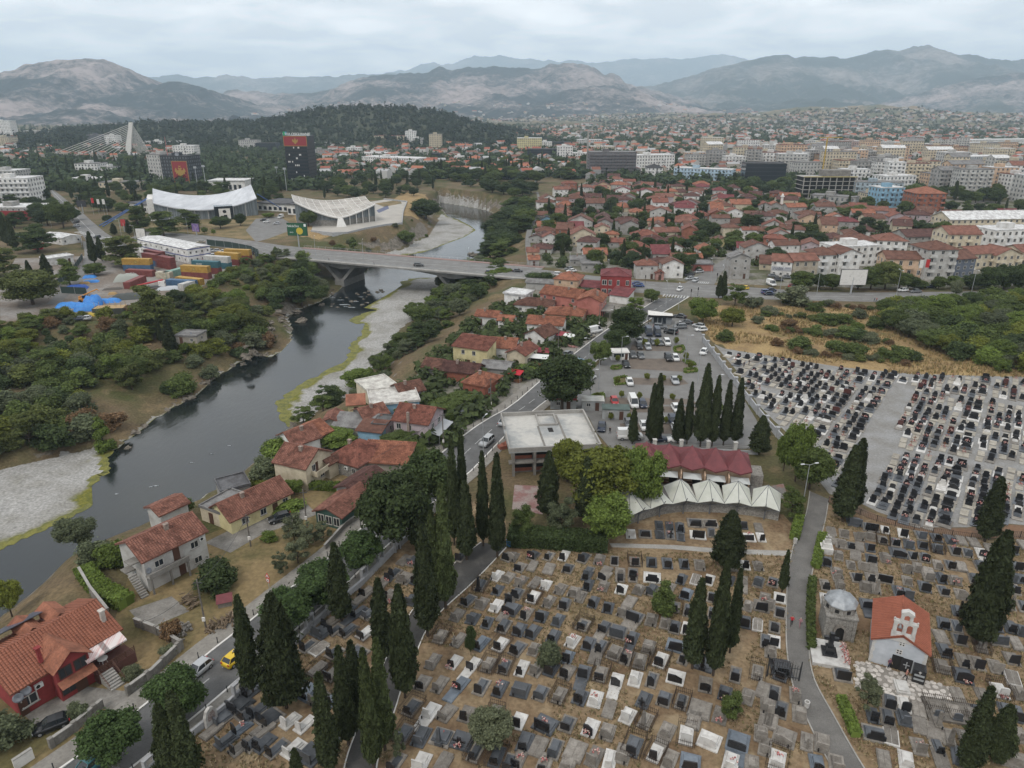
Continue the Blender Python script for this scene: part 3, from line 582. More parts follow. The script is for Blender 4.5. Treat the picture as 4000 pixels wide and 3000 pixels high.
CYP=[(990,2710,995,2330,80,0),(1120,2765,1080,2325,175,3),(1335,2430,1318,2125,82,0),(1500,2585,1477,2264,82,0),(1583,2725,1563,2290,105,2),(1671,2485,1660,2060,92,0),(1741,2377,1735,1895,80,1),(1290,3020,1258,2634,88,1),(1362,2910,1348,2530,82,1),(1400,2830,1382,2508,80,1),(1460,3010,1440,2540,75,1),(1505,2930,1462,2500,80,1),(690,3080,651,2756,110,2),(745,3070,705,2707,105,1),(1170,3080,1160,2926,60,1),
(1775,2130,1768,1700,50,1),(1810,2110,1807,1685,48,1),(1888,2133,1879,1767,50,1),(1943,2178,1945,1776,66,1),(1823,2187,1836,1884,75,0),(1700,2380,1710,2002,70,1),(1640,2150,1646,1889,90,0),
(2540,1735,2535,1500,42,0),(2560,1735,2562,1462,46,0),(2646,1735,2651,1559,44,0),(2682,1735,2690,1495,36,1),(2735,1745,2750,1425,66,2),(2780,1745,2790,1470,44,0),(2825,1740,2848,1487,44,1),(2868,1740,2893,1480,48,1),(2470,1735,2479,1595,38,0),(2963,1775,2963,1625,80,3),(2836,2219,2836,1997,125,3),(2703,2612,2732,2264,82,0),(2785,2640,2812,2200,78,0),(2850,2550,2857,2225,52,1),(3054,2313,3059,2150,36,1),
(3289,2038,3325,1744,88,0),(3316,2015,3366,1717,75,0),(3845,2115,3897,1866,82,0),(3809,2521,3918,2079,140,2),(3770,3020,3863,2688,90,1),(3881,2973,3945,2756,110,3),(2140,2020,2145,1765,88,3),(2285,2040,2288,1790,82,2)]
for b in CYP:
 cemside='cypress in the old cemetery' if b[0]>1450 and b[1]>1900 else ('cypress by the parking lot gate' if b[0]>2300 else 'cypress near the road')
 ph=('slim pointed ' if b[5]==1 else 'stout broad ' if b[5]>=2 else 'tall dark ')+cemside
 tp('cypress',b[0],b[1],b[2],b[3],b[4],'cyl' if b[0] in (1741,1700,1460,1505) else 'cy',ph,'cypresses of the cemetery',b[5])
for b in [(30,960,18,823,34),(60,980,55,845,32),(130,1130,115,1018,34),(190,1098,172,994,44),(370,1030,350,905,34),(400,1020,390,925,30),(628,1340,617,1235,20),(670,1380,665,1245,48),(447,917,447,872,26),(506,917,506,858,24),(2822,1165,2828,1060,30),(2806,1165,2810,1075,24)]:
 tp('cypress',*b,'cy','dark cypress on the bank near the building site' if b[0]<1000 else 'dark cypress by the crossing','cypresses beyond the river',None)
BRO=[('broad',450,2985,440,2805,215,'street'),('broad',705,2810,700,2615,182,'street'),('broad',1120,2460,1100,2310,185,'street'),('broad',1265,2360,1230,2205,190,'street'),('broad',1410,2225,1400,2080,155,'street'),('broad',1560,2140,1520,1840,260,'dark'),('broad',1680,2000,1640,1755,190,'dark'),
('broad',2330,2010,2310,1745,250,'yel'),('broad',2510,1995,2520,1735,160,'lime'),('broad',2215,1880,2215,1708,112,'yel'),('broad',2370,2115,2365,1922,165,'lime'),('airy',2040,2090,2040,1978,95,'mid'),('airy',2190,2080,2190,1945,115,'grey'),('broad',2420,1930,2400,1740,120,'yel'),
('broad',3105,1880,3115,1638,110,'lime'),('broad',3160,1910,3155,1742,145,'mid'),('broad',3060,1840,3050,1690,75,'lime'),('airy',3090,2015,3095,1908,95,'mid'),('airy',3385,2762,3385,2645,92,'olive'),('cone',2590,2392,2592,2268,92,'mid'),('shrub',2145,2605,2145,2508,85,'grey'),('airy',2855,2810,2860,2715,90,'mid'),('broad',1915,2915,1910,2780,150,'olive'),('airy',1563,2965,1565,2850,50,'grey'),
('broad',2195,1600,2190,1380,200,'dark'),('broad',2345,1425,2345,1325,80,'mid'),('broad',2405,1380,2400,1285,95,'dark'),('broad',2450,1345,2445,1190,125,'dark'),('airy',2295,1485,2295,1402,62,'mid'),('broad',2745,1260,2745,1158,108,'lime'),('broad',2860,1275,2860,1203,92,'yel'),('airy',2870,1195,2875,1108,82,'mid'),('airy',2480,1215,2480,1160,60,'lime'),('broad',2545,1180,2550,1125,55,'mid'),
('broad',1840,2560,1830,2440,40,'dark'),('shrub',850,2290,850,2200,165,'dark'),('broad',310,2130,340,2020,130,'grey'),('shrub',380,2190,390,2105,120,'grey'),('shrub',450,2200,470,2120,130,'lime'),('broad',45,2400,45,2270,100,'yel'),('shrub',20,2900,20,2790,170,'grey'),('shrub',315,2805,320,2745,80,'grey'),('shrub',520,2650,520,2600,70,'olive'),('shrub',680,2490,675,2420,80,'brown'),('shrub',655,2560,650,2520,60,'olive'),
('airy',1150,2110,1155,2010,80,'olive'),('airy',1205,2130,1205,2045,78,'olive'),('airy',1265,2115,1265,2040,70,'olive'),('airy',1165,2200,1165,2110,85,'olive'),('airy',1100,2240,1095,2160,62,'olive'),('shrub',1050,2110,1050,2075,60,'lime'),('shrub',1110,1990,1115,1955,130,'lime'),('broad',1310,1735,1340,1680,140,'lime'),('broad',1560,1750,1550,1690,130,'mid'),('broad',1610,1790,1600,1730,110,'mid'),('broad',1150,1930,1150,1870,65,'lime'),('shrub',720,2020,700,1935,80,'mid'),('shrub',1080,1800,1050,1710,120,'lime'),('shrub',1030,1870,1010,1790,120,'grey'),
('broad',1740,1600,1730,1555,120,'mid'),('broad',1810,1580,1800,1535,110,'mid'),('shrub',1760,1640,1755,1600,40,'mid'),('shrub',2060,1460,2050,1425,110,'lime'),('shrub',2270,1290,2275,1262,75,'lime'),('shrub',2090,1230,2090,1205,70,'mid'),('shrub',2105,1100,2105,1060,110,'dark'),('shrub',2320,1150,2315,1120,90,'dark'),
('broad',130,1190,85,1050,190,'pine'),('pine',20,1080,10,970,120,'pine'),('pine',150,985,150,875,130,'dark'),('pine',480,1035,480,918,150,'pine'),('pine',615,1295,605,1108,155,'pine'),('pine',275,1115,280,1010,85,'mid'),('broad',370,1075,370,1026,72,'mid'),('pine',545,905,540,800,88,'mid'),('pine',640,922,640,822,120,'mid'),('pine',740,892,740,815,92,'mid'),('broad',862,892,862,842,72,'dark'),('broad',940,882,940,832,42,'dark'),('broad',250,892,250,778,105,'mid'),('broad',420,868,418,838,34,'dark'),('broad',800,912,800,886,22,'mid'),('broad',835,915,835,895,16,'lime'),('broad',1205,885,1205,820,62,'mid'),('broad',1050,850,1050,830,42,'lime'),('broad',640,790,640,760,60,'dark'),
('pine',1180,1198,1185,1040,140,'dark'),('cone',1195,1130,1196,1038,52,'mid'),('pine',1030,1130,1025,1042,62,'olive'),('broad',1590,955,1590,896,60,'mid'),('cone',1383,988,1383,924,46,'mid'),('broad',1325,992,1325,953,46,'mid'),('broad',1665,855,1665,772,112,'dark'),('cone',1079,1003,1079,962,28,'mid'),('broad',1480,1430,1440,1445,10,'mid'),('broad',1610,1245,1610,1180,62,'mid'),('shrub',1690,1150,1690,1130,24,'dark'),('cone',410,1757,385,1625,80,'lime')]
PH={'street':'deep green','mid':'green','dark':'dark green','yel':'yellow green','lime':'light green','olive':'grey green','grey':'dull green','pine':'olive green','brown':'bare brown'}
def where(px,py):
 if py>1700 and px>1950:return 'in the cemetery grounds'
 if py>2250 and px<1450:return 'by the near road' if px>380 else 'by the red house'
 if py>1500 and px<1950:return 'among the riverside houses'
 if py>1000 and px>1950:return 'by the upper road'
 if px<1000:return 'across the river'
 return 'on the bank by the bridge'
for b in BRO:
 if b[5]<12:continue
 tp(*b[:6],b[6],('round ' if b[0]=='broad' else 'loose ' if b[0]=='airy' else 'spreading ' if b[0]=='pine' else 'low ' if b[0]=='shrub' else 'conical ')+PH[b[6]]+' '+CATS[b[0]]+' '+where(b[1],b[2]),'trees and shrubs around the place')
def fill(poly,n,dmin,seed,ok=None,tries=14):
 q=random.Random(seed); xs_=[p[0] for p in poly]; ys_=[p[1] for p in poly]; out=[]
 C_=[(q.uniform(min(xs_),max(xs_)),q.uniform(min(ys_),max(ys_))) for _ in range(n*tries)]; A=np.array(C_); m=inside(poly,A[:,0],A[:,1])
 for p,f in zip(C_,m):
  if f and len(out)<n and all((p[0]-a[0])**2+(p[1]-a[1])**2>dmin*dmin for a in out) and (ok is None or ok(*p)):out.append(p)
 return out
def low_ok(x,y):
 i=min(max(int(np.searchsorted(xs,x)),0),len(xs)-1); j=min(max(int(np.searchsorted(ys,y)),0),len(ys)-1); return not (LOWG[j,i] or LOWG[j-1,i-1])
LB=g12([(-250,1900),(0,1840),(140,1805),(290,1765),(440,1745),(560,1670),(700,1570),(810,1490),(930,1410),(1060,1370),(1090,1200),(1180,1190),(1270,1160),(1230,1080),(1020,1100),(960,1060),(840,1130),(690,1180),(560,1210),(480,1265),(230,1265),(0,1290),(-250,1330)])
CLEAR=[G(500,1640,-6),G(640,1400,-3),G(560,1500,-5),G(1050,1240,-6),G(1000,1180,-4),G(450,1570,-6),G(590,1330,-2),G(700,1430,-6),G(380,1500,-5),G(60,1560,-7),G(820,1240,-4),G(930,1150,-3)]
for i,(x,y) in enumerate(fill(LB,290,3.6,5, lambda x,y:low_ok(x,y) and inside(VALLEY,np.array([x]),np.array([y]))[0] and all(math.dist((x,y),c)>7.5 for c in CLEAR))):
 z=hz(x,y); near=z<WZ+3; kd='shrub' if near or random.random()<.35 else random.choice(['broad','shrub','shrub','airy','shrub'])
 c=random.choice(['mid','mid','dark','pine','pine','lime','yel','grey'] if not near else ['grey','olive','dark','mid']); hh=(random.uniform(3.5,7) if kd=='shrub' else random.uniform(5.5,9))*(.62 if z>-4 else 1)
 if random.random()<.02:c='brown'
 tree(kd,x,y,z-.2,hh,min(hh,6)*random.uniform(1.1,1.5),c,PH[c]+(' shrub' if kd=='shrub' else ' tree')+' in the thicket of the far river bank','thicket on the far river bank',name='thicket_shrub' if kd=='shrub' else 'thicket_tree')
RB=g12([(1150,1690),(1260,1600),(1370,1570),(1460,1465),(1540,1390),(1640,1260),(1720,1150),(1760,1100),(1900,1100),(1990,1150),(1930,1200),(1860,1260),(1780,1340),(1670,1430),(1500,1550),(1290,1650)])
for x,y in fill(RB,125,3.5,6,low_ok):
 z=hz(x,y); kd=random.choice(['shrub','broad','airy','shrub']); c=random.choice(['mid','dark','lime','grey','mid']); hh=random.uniform(2.6,4.2) if kd=='shrub' else random.uniform(4,7)
 tree(kd,x,y,z-.2,hh,hh*random.uniform(1,1.35),c,PH[c]+(' shrub' if kd=='shrub' else ' tree')+' on the slope below the houses','greenery below the riverside houses',name='slope_shrub' if kd=='shrub' else 'slope_tree')
for poly,n,dm,txt,zz_ in ((g12([(1880,1075),(1900,1000),(1930,930),(1975,870),(2000,830),(2075,810),(2065,900),(2055,990),(2040,1070)]),58,4.8,'on the steep bank beyond the bridge',0),(g12([(1590,780),(1730,775),(1900,800),(1960,830),(2070,800),(2080,740),(1850,700),(1650,715)]),60,8,'in the wood at the river bend',0),(g0([(1300,985),(1600,930),(1700,840),(1640,800),(1590,870),(1250,930)]),14,9,'on the dry slope under the pool hall',0)):
 for x,y in fill(poly,n,dm,n,low_ok):
  c=random.choice(['dark','dark','mid','far']); kd=random.choice(['broad','broad','pine','shrub']); hh=random.uniform(7,12) if kd!='shrub' else 4
  if n==14:kd,hh,c='shrub',random.uniform(1.5,3),random.choice(['olive','mid','brown'])
  PH['far']='deep green'; tree(kd,x,y,hz(x,y)-.2,hh,hh*1.25,c,PH[c]+(' shrub ' if kd=='shrub' else ' tree ')+txt,'trees along the upper river',name='slope_shrub' if kd=='shrub' else 'riverside_tree')
WOODR=g0([(3440,1215),(3560,1205),(3700,1195),(3830,1190),(4150,1160),(4150,1480),(3950,1465),(3800,1440),(3620,1360),(3480,1290)])
for x,y in fill(WOODR,110,4.0,9):
 c=random.choice(['mid','mid','dark','lime','yel','grey']); hh=random.uniform(4,7.5)
 tree(random.choice(['broad','shrub','shrub','broad']),x,y,0,hh,hh*random.uniform(1,1.3),c,PH[c]+' tree in the thicket beside the dry field','thicket beside the dry field',name='thicket_tree')
for px,py,wp,c in [(2950,1200,70,'olive'),(3100,1185,130,'olive'),(3180,1215,60,'mid'),(3225,1265,75,'mid'),(3265,1265,65,'mid'),(3290,1262,70,'mid'),(3080,1285,70,'brown'),(3185,1300,60,'mid'),(3250,1315,60,'olive'),(3300,1320,90,'mid'),(3345,1330,80,'dark'),(3400,1340,70,'olive'),(3120,1360,85,'mid'),(3255,1375,75,'mid'),(3335,1390,95,'mid'),(3460,1400,70,'mid'),(3510,1405,90,'mid'),(3560,1410,70,'dark'),(3345,1285,45,'lime'),(3420,1280,75,'mid'),(3000,1230,60,'olive'),(3350,1240,60,'olive'),(2830,1330,70,'mid'),(2960,1260,50,'olive'),(3040,1350,50,'brown')]:
 tp('shrub',px,py,px,py-wp*.60,wp,c,'low '+PH[c]+' bush in the dry field','bushes of the dry field')
for a_,b_,n_ in (((2990,1288),(3500,1345),16),((3060,1188),(3450,1213),12),((2990,1232),(3340,1262),10),((3080,1378),(3560,1425),12)):
 for i in range(n_):
  t=(i+random.random())/n_; px,py=a_[0]+(b_[0]-a_[0])*t,a_[1]+(b_[1]-a_[1])*t+random.uniform(-5,5); wp=random.uniform(24,48); c=random.choice(['mid','olive','brown','pine','mid']); tp('shrub',px,py,px,py-wp*.55,wp,c,'small '+PH[c]+' terrace bush in the dry field','bushes of the dry field')
q=random.Random(3)
for px,w_,h_,c in [(3130,85,75,'mid'),(3200,70,62,'dark'),(3250,75,62,'mid'),(3350,80,70,'dark'),(3400,85,95,'mid'),(3455,100,115,'pine'),(3510,90,70,'mid'),(3545,70,60,'dark'),(3665,50,52,'mid'),(3720,60,55,'mid'),(3790,80,60,'dark'),(3860,95,90,'dark'),(3920,95,100,'dark'),(3980,95,100,'dark'),(4050,100,100,'dark'),(3600,40,35,'mid'),(3730,40,42,'olive'),(3845,35,35,'lime'),(3925,35,38,'lime'),(3975,35,38,'lime')]:
 tp('broad',px,1130 if px not in (3730,) else 1160,px,1130-h_,w_,c,'round '+PH[c]+' street tree in front of the apartment houses','street trees on the boulevard')
for px,py in [(2518,1352),(2565,1352),(2640,1345),(2680,1405),(2695,1440),(2527,1485),(2590,1492),(2653,1494),(2412,1415),(2428,1555),(2497,1560),(2626,1565),(2386,1642),(2455,1640),(2598,1655),(2790,1560),(2334,1560),(2412,1500)]:
 tp('broad',px,py,px,py-30,20,'yel','little clipped ball tree in the parking lot','ball trees of the parking lot')
def hedge(path,wd,h,col,label,z=0):
 r=np.random.default_rng(len(path)+int(wd*10)); P=resample(path,.25); C=[]
 for a,b in zip(P,P[1:]):
  nx_,ny_=-(b[1]-a[1])/.25,(b[0]-a[0])/.25
  for _ in range(int(10*(wd+h))):
   s=r.random(); u=r.random()*(wd+2*h)
   o_,hh=(-wd/2,u) if u<h else ((wd/2,u-h) if u<2*h else (u-2*h-wd/2,h)); C.append((a[0]+(b[0]-a[0])*s+nx_*o_,a[1]+(b[1]-a[1])*s+ny_*o_,z+hh))
 C=np.array(C)+r.normal(size=(len(C),3))*.06; n=r.normal(size=C.shape)+np.array([0,0,.5]); n/=np.linalg.norm(n,axis=1,keepdims=True)
 V_,Fq=quads(C,n,.26,.26,r); mb=MB(); sweep(mb,P[::4]+[P[-1]],wd*.9,z,z+h*.95)
 V2=np.array(mb.v); me_=npmesh('hedge',np.concatenate([V_,V2]),np.concatenate([Fq,np.array(mb.f)+len(V_)]),M_leaf)
 return obj('hedge',me_,color=GREEN[col],label=label,cat='hedge',group='clipped hedges')
hedge(g0([(1985,2115),(2100,2122),(2250,2132),(2372,2140)]),3.6,2.2,'dark','long thick dark hedge above the grave rows')
hedge(g0([(3172,2270),(3166,2340),(3164,2420),(3166,2500),(3170,2545)]),.9,1.0,'mid','low hedge along the path by the domed mausoleum')
hedge(g0([(3282,2735),(3305,2790),(3330,2850),(3342,2885)]),1.1,.9,'lime','low hedge at the near bend of the path')
hedge(g0([(3122,2030),(3112,2070),(3100,2112)]),1.3,1.3,'lime','short hedge left of the upper path beside the canopy')
hedge(g0([(3212,2095),(3200,2150),(3185,2225)]),1.2,.9,'lime','ragged hedge right of the upper path')
hedge(g0([(955,1908),(1060,1910)]),1.4,1.4,'yel','clipped hedge behind the long yellow house')
hedge(g0([(1205,1908),(1330,1915),(1400,1900)]),1.4,1.4,'lime','clipped hedge in front of the stone house')
hedge(g0([(2288,1240),(2330,1250),(2368,1258)]),1.2,1.2,'dark','dark hedge before the coral house')
hedge(g0([(330,2240),(380,2300),(420,2330),(500,2370)]),2.5,1.6,'lime','vine covered trellis strip beside the grey house')
hedge(g0([(2330,895),(2385,900)]),3,3,'dark','square hedge among the far houses')
# building kit
M_wall=mat('render_wall',(1,1,1),.9,col2=(.66,.63,.60),scale=.45,lo=.42,hi=.7,objcol=True,fine=(3,.08),bump=.1,bscale=10)
M_roofm=mat('roof_tile',(1,1,1),.9,col2=(.62,.60,.60),scale=.55,lo=.4,hi=.62,objcol=True,fine=(4,.25),bump=.5,bscale=9)
M_tile=mat('clay_tile',(1,1,1),.88,col2=(.55,.52,.52),scale=.7,lo=.45,hi=.6,objcol=True,island=.26,fine=(9,.12))
M_frame=mat('window_frame',(.46,.44,.41),.6)
M_glass=mat('window_glass',(.025,.03,.036),.12,spec=.6)
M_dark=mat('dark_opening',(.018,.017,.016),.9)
M_door=mat('brown_door',(.085,.042,.028),.6)
M_metal=mat('dark_metal',(.035,.036,.038),.5,spec=.4)
M_steel=mat('steel',(.36,.37,.38),.5,metal=.3)
M_chim=mat('chimney_render',(.30,.24,.20),.9,col2=(.2,.15,.13),scale=3)
M_brick=mat('brickwork',(.30,.105,.065),.9,col2=(.22,.08,.055),scale=2,fine=(12,.2),bump=.3,bscale=14)
def stone_extra(nn,ll,c,vec,p,mul,mrange,noise):
 v=nn('ShaderNodeTexVoronoi'); v.feature='DISTANCE_TO_EDGE'; v.inputs['Scale'].default_value=2.4; ll(vec,v.inputs['Vector'])
 return mul(c,mrange(v.outputs['Distance'],0,.08,.55,1.0))
M_stone=mat('stonework',(.30,.285,.26),.92,col2=(.20,.185,.165),scale=1.8,fine=(5,.25),extra=stone_extra,bump=.4,bscale=5)
WALLC=dict(white=(.70,.69,.67),cream=(.56,.49,.37),yellow=(.60,.53,.30),pink=(.42,.24,.21),grey=(.34,.33,.315),lgrey=(.46,.45,.43),blue=(.24,.40,.52),coral=(.43,.165,.135),red=(.26,.045,.045),peach=(.56,.40,.28),lilac=(.42,.35,.37),brick=(.29,.12,.08),ochre=(.48,.31,.10),teal=(.16,.38,.38),stone=(.32,.29,.25))
ROOFC=dict(red=(.20,.078,.055),orange=(.275,.112,.068),dark=(.10,.048,.040),brown=(.145,.070,.050),wine=(.17,.050,.052),grey=(.20,.195,.19),rust=(.205,.092,.066),white=(.62,.62,.61),black=(.05,.05,.052))
def _win():
 mb=MB(); t=.09
 for x0,x1,z0,z1 in ((-.5,-.5+t,0,1),(.5-t,.5,0,1),(-.5+t,.5-t,0,t),(-.5+t,.5-t,1-t,1),(-t*.4,t*.4,t,1-t)):mb.box(x0,x1,-.05,.02,z0,z1,0)
 mb.box(-.5+t*.8,.5-t*.8,-.015,.015,t*.8,1-t*.8,1); return mb.mesh('window',[M_frame,M_glass])
ME_WIN=_win()
ME_FRAME=( lambda mb:[mb.box(*q,0) for q in ((-.5,-.42,-.06,.02,0,1),(.42,.5,-.06,.02,0,1),(-.42,.42,-.06,.02,0,.08),(-.42,.42,-.06,.02,.92,1),(-.03,.03,-.05,.02,.08,.92))] and mb.mesh('window',M_frame))(MB())
ME_PANE=MB().box(-.43,.43,-.02,.01,.06,.94).mesh('pane',M_glass)
M_frd=mat('dark_frame',(.06,.035,.03),.6); ME_FRD=ME_FRAME.copy(); ME_FRD.materials[0]=M_frd
ME_SILL=MB().box(-.56,.56,-.14,.02,-.07,.0).mesh('sill',M_conc)
ME_DOOR=MB().box(-.5,.5,-.05,.02,0,1,0).box(-.36,.36,-.07,-.04,.55,.9,0).mesh('door',M_door)
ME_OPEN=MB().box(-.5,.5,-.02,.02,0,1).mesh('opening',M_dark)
ME_SHUT=MB().box(-.5,.5,-.05,.02,0,1,0).box(-.46,.46,-.065,-.045,.1,.9,0).mesh('shutter',M_frame)
def _ac():
 mb=MB().box(-.45,.45,-.32,-.02,0,.6,0).lathe([(.24,0),(.2,.02),(.01,.02)],10); k=8
 for i in range(k,len(mb.v)):x,y,z=mb.v[i]; mb.v[i]=(x-.12,-.325-z,y+.3)
 mb.m=[0]*6+[1]*(len(mb.f)-6); return mb.mesh('air_conditioner',[mat('ac_white',(.6,.6,.58),.5),M_dark])
ME_AC=_ac()
ME_CHIM=MB().box(-.3,.3,-.25,.25,0,1.5).box(-.38,.38,-.33,.33,1.5,1.62).mesh('chimney',M_chim)
ME_DISH=( lambda mb:mb.lathe([(.02,.0),(.3,.06),(.5,.18),(.5,.2),(.29,.09),(.02,.03)],14).tube((0,0,.03),(0,0,.5),.02) and mb.mesh('satellite_dish',mat('dish_grey',(.2,.21,.23),.5),smooth=True))(MB())
def side_xf(s,L,W):
 return {'f':((0,0),0,L),'r':((L,0),math.pi/2,W),'b':((L,W),math.pi,L),'l':((0,W),-math.pi/2,W)}[s]
def on_wall(root,name,me,s,u,z,w_,h_,L,W,out=0.0,deep=1,**k):
 (ox,oy),a,ln=side_xf(s,L,W); c,q=math.cos(a),math.sin(a); x,y=u,-out
 return obj(name,me,root,(ox+x*c-y*q,oy+x*q+y*c,z),a,(w_,deep,h_),**k)
def slope_tiles(mb,a,b,c,d,tw=.36,tl=.36,lift=.05):
 a,b,c,d=map(Vector,(a,b,c,d)); n=(b-a).cross(d-a).normalized(); ln=max((d-a).length,(c-b).length); rows=max(2,int(ln/tl))
 for i in range(rows):
  t0,t1=i/rows,(i+1.12)/rows; l0,r0=a.lerp(d,t0),b.lerp(c,t0); l1,r1=a.lerp(d,t1),b.lerp(c,t1); k=int((r0-l0).length/tw)
  if k<1:continue
  for j in range(k):
   u0,u1=j/k+.004,(j+1)/k-.004; j_=random.uniform(-.012,.012); p0,p1=l0.lerp(r0,u0)+n*(lift+.05+j_),l0.lerp(r0,u1)+n*(lift+.05+j_); q1,q0=l1.lerp(r1,u1)+n*lift,l1.lerp(r1,u0)+n*lift
   m0,m1=(p0+p1)/2+n*.035,(q0+q1)/2+n*.035; k0=len(mb.v); mb.v+=[tuple(v) for v in (p0,m0,p1,q1,m1,q0,p0-n*.05,p1-n*.05)]
   mb.f+=[(k0,k0+1,k0+4,k0+5),(k0+1,k0+2,k0+3,k0+4),(k0+6,k0+7,k0+2,k0+1,k0)]; mb.m+=[0,0,0]
M_tile2=mat('new_tile',(1,1,1),.8,col2=(.86,.84,.84),scale=.6,objcol=True,island=.09,fine=(6,.08))
def roof_part(root,kind,L,W,H,pitch,rc,over=.45,tiles=False,ridge='x',zb=0,x0=0,y0=0):
 mb=MB(); th=.16; tl=MB(); rise=math.tan(R(pitch))
 if ridge=='y':L,W=W,L
 a0,a1,b0,b1=-over,L+over,-over,W+over; hr=(W/2+over)*rise; ez=H-over*rise
 S=[]
 if kind=='g':
  mid=W/2
  S=[((a0,b0,ez),(a1,b0,ez),(a1,mid,ez+hr),(a0,mid,ez+hr)),((a1,b1,ez),(a0,b1,ez),(a0,mid,ez+hr),(a1,mid,ez+hr))]
 elif kind=='h':
  mid=W/2; k=min(W/2+over,(a1-a0)/2-.05)
  S=[((a0,b0,ez),(a1,b0,ez),(a1-k,mid,ez+hr),(a0+k,mid,ez+hr)),((a1,b1,ez),(a0,b1,ez),(a0+k,mid,ez+hr),(a1-k,mid,ez+hr)),((a1,b0,ez),(a1,b1,ez),(a1-k,mid,ez+hr),(a1-k,mid,ez+hr)),((a0,b1,ez),(a0,b0,ez),(a0+k,mid,ez+hr),(a0+k,mid,ez+hr))]
 elif kind=='s':S=[((a0,b0,H),(a1,b0,H),(a1,b1,H+(b1-b0)*rise),(a0,b1,H+(b1-b0)*rise))]
 if kind=='f':
  mb.box(a0,a1,b0,b1,H,H+.22); mb.box(a0,a1,b0,b0+.2,H+.22,H+.5); mb.box(a0,a1,b1-.2,b1,H+.22,H+.5); mb.box(a0,a0+.2,b0+.2,b1-.2,H+.22,H+.5); mb.box(a1-.2,a1,b0+.2,b1-.2,H+.22,H+.5)
 for q in S:
  up=[(x,y,z+th) for x,y,z in q]; pts=up[:3] if q[2]==q[3] else up; lo=q[:3] if q[2]==q[3] else q
  mb.poly(pts); mb.poly(lo[::-1]); n=len(lo)
  for i in range(n):j=(i+1)%n; mb.quad(lo[i],lo[j],up[j],up[i])
  if tiles:slope_tiles(tl,*up)
 if kind in 'gh' and S:
  r0,r1=S[0][3],S[0][2]; mb.tube((r0[0],r0[1],r0[2]+th),(r1[0],r1[1],r1[2]+th),.14,.14,6)
  if kind=='h':
   for e in ((S[0][0],r0),(S[0][1],r1),(S[1][0],r1),(S[1][1],r0)):mb.tube((e[0][0],e[0][1],e[0][2]+th),(e[1][0],e[1][1],e[1][2]+th),.12,.12,5)
 loc=(x0,y0,zb); rot=0
 if ridge=='y':loc=(x0+W,y0,zb); rot=math.pi/2
 o=obj('roof',mb.mesh('roof',M_roofm),root,loc,rot,color=rc)
 if tl.v:obj('roof_tiles',tl.mesh('roof_tiles',M_tile2 if tiles==2 else M_tile),o,color=rc,kind='stuff')
 return o
def walls(root,L,W,H,wc,roof,pitch,ridge='x',m=None,z0=-.3,over=.45):
 mb=MB(); mb.box(0,L,0,W,z0,H); rise=math.tan(R(pitch))
 if roof=='g':
  if ridge=='x':
   for x in (0,L):p=[(x,0,H),(x,W,H),(x,W/2,H+W/2*rise)]; mb.poly(p if x else p[::-1])
  else :
   for y in (0,W):p=[(0,y,H),(L,y,H),(L/2,y,H+L/2*rise)]; mb.poly(p if y==0 else p[::-1])
 if roof=='s':
  hr=(W+over)*rise; mb.quad((0,W,H),(0,W,H+hr),(L,W,H+hr),(L,W,H)); mb.poly([(0,0,H),(0,W,H+hr),(0,W,H)]); mb.poly([(L,0,H),(L,W,H),(L,W,H+hr)])
 return obj('wall',mb.mesh('wall',m or M_wall),root,color=wc)
def auto_windows(root,L,W,H,floors,sides='flr',w_=.95,h_=1.15,gap=3.2,near=False,skip=.12):
 fh=H/max(1,floors)
 for s in sides:
  ln=L if s in 'fb' else W; n=max(1,int(ln/gap)); dr=random.randrange(n)
  for fl in range(floors):
   for i in range(n):
    if random.random()<skip:continue
    u=ln*(i+.5)/n
    if fl==0 and i==dr and s=='f':on_wall(root,'door',ME_DOOR,s,u,.05,1.0,min(2.1,fh-.3),L,W); continue
    window(root,s,u,fl*fh+fh*.32,w_,min(h_,fh*.55),L,W,near)
def window(root,s,u,z,w_,h_,L,W,near=False,me=None):
 if near:
  o=on_wall(root,'window',ME_FRAME,s,u,z,w_,h_,L,W); obj('pane',ME_PANE,o); obj('sill',ME_SILL,o); return o
 return on_wall(root,'window',me or ME_WIN,s,u,z,w_,h_,L,W)
HOUSES=[]
def house(A,rot,L,W,H,roof='g',pitch=24,wc='white',rc='red',ridge='x',floors=1,phrase='',group=None,cat='house',name='house',tiles=False,sides='flr',m=None,chim=True,near=False,wins=True,z=0,over=.45,label=None,gap=3.2):
 root=obj(name,None,None,(A[0],A[1],z),rot)
 if label:tag(root,label,cat,group)
 else :look(root,phrase,cat,group)
 wc=WALLC[wc] if isinstance(wc,str) else wc; rc=ROOFC[rc] if isinstance(rc,str) else rc
 walls(root,L,W,H,wc,roof,pitch,ridge,m,over=over); rf=roof_part(root,roof,L,W,H,pitch,rc,over,tiles,ridge)
 if wins:auto_windows(root,L,W,H,floors,sides,near=near,gap=gap)
 if chim and roof in 'gh':
  c=obj('chimney',ME_CHIM,root,(L*random.uniform(.25,.75),W*.38,H+W*.3*math.tan(R(pitch))-.2))
 cx,cy=A[0]+(L*math.cos(rot)-W*math.sin(rot))/2,A[1]+(L*math.sin(rot)+W*math.cos(rot))/2; HOUSES.append((cx,cy,max(L,W)*.6)); root['_lw']=(L,W,H); return root
def hp(bl,br,W,H,roof='g',z=0,**k):
 A,B=G(*bl,z),G(*br,z); return house(A,math.atan2(B[1]-A[1],B[0]-A[0]),math.dist(A,B),W,H,roof,z=z,**k)
GN='houses between the river and the road'
def tb(c,r,x,y):return T(c,r,x,y)
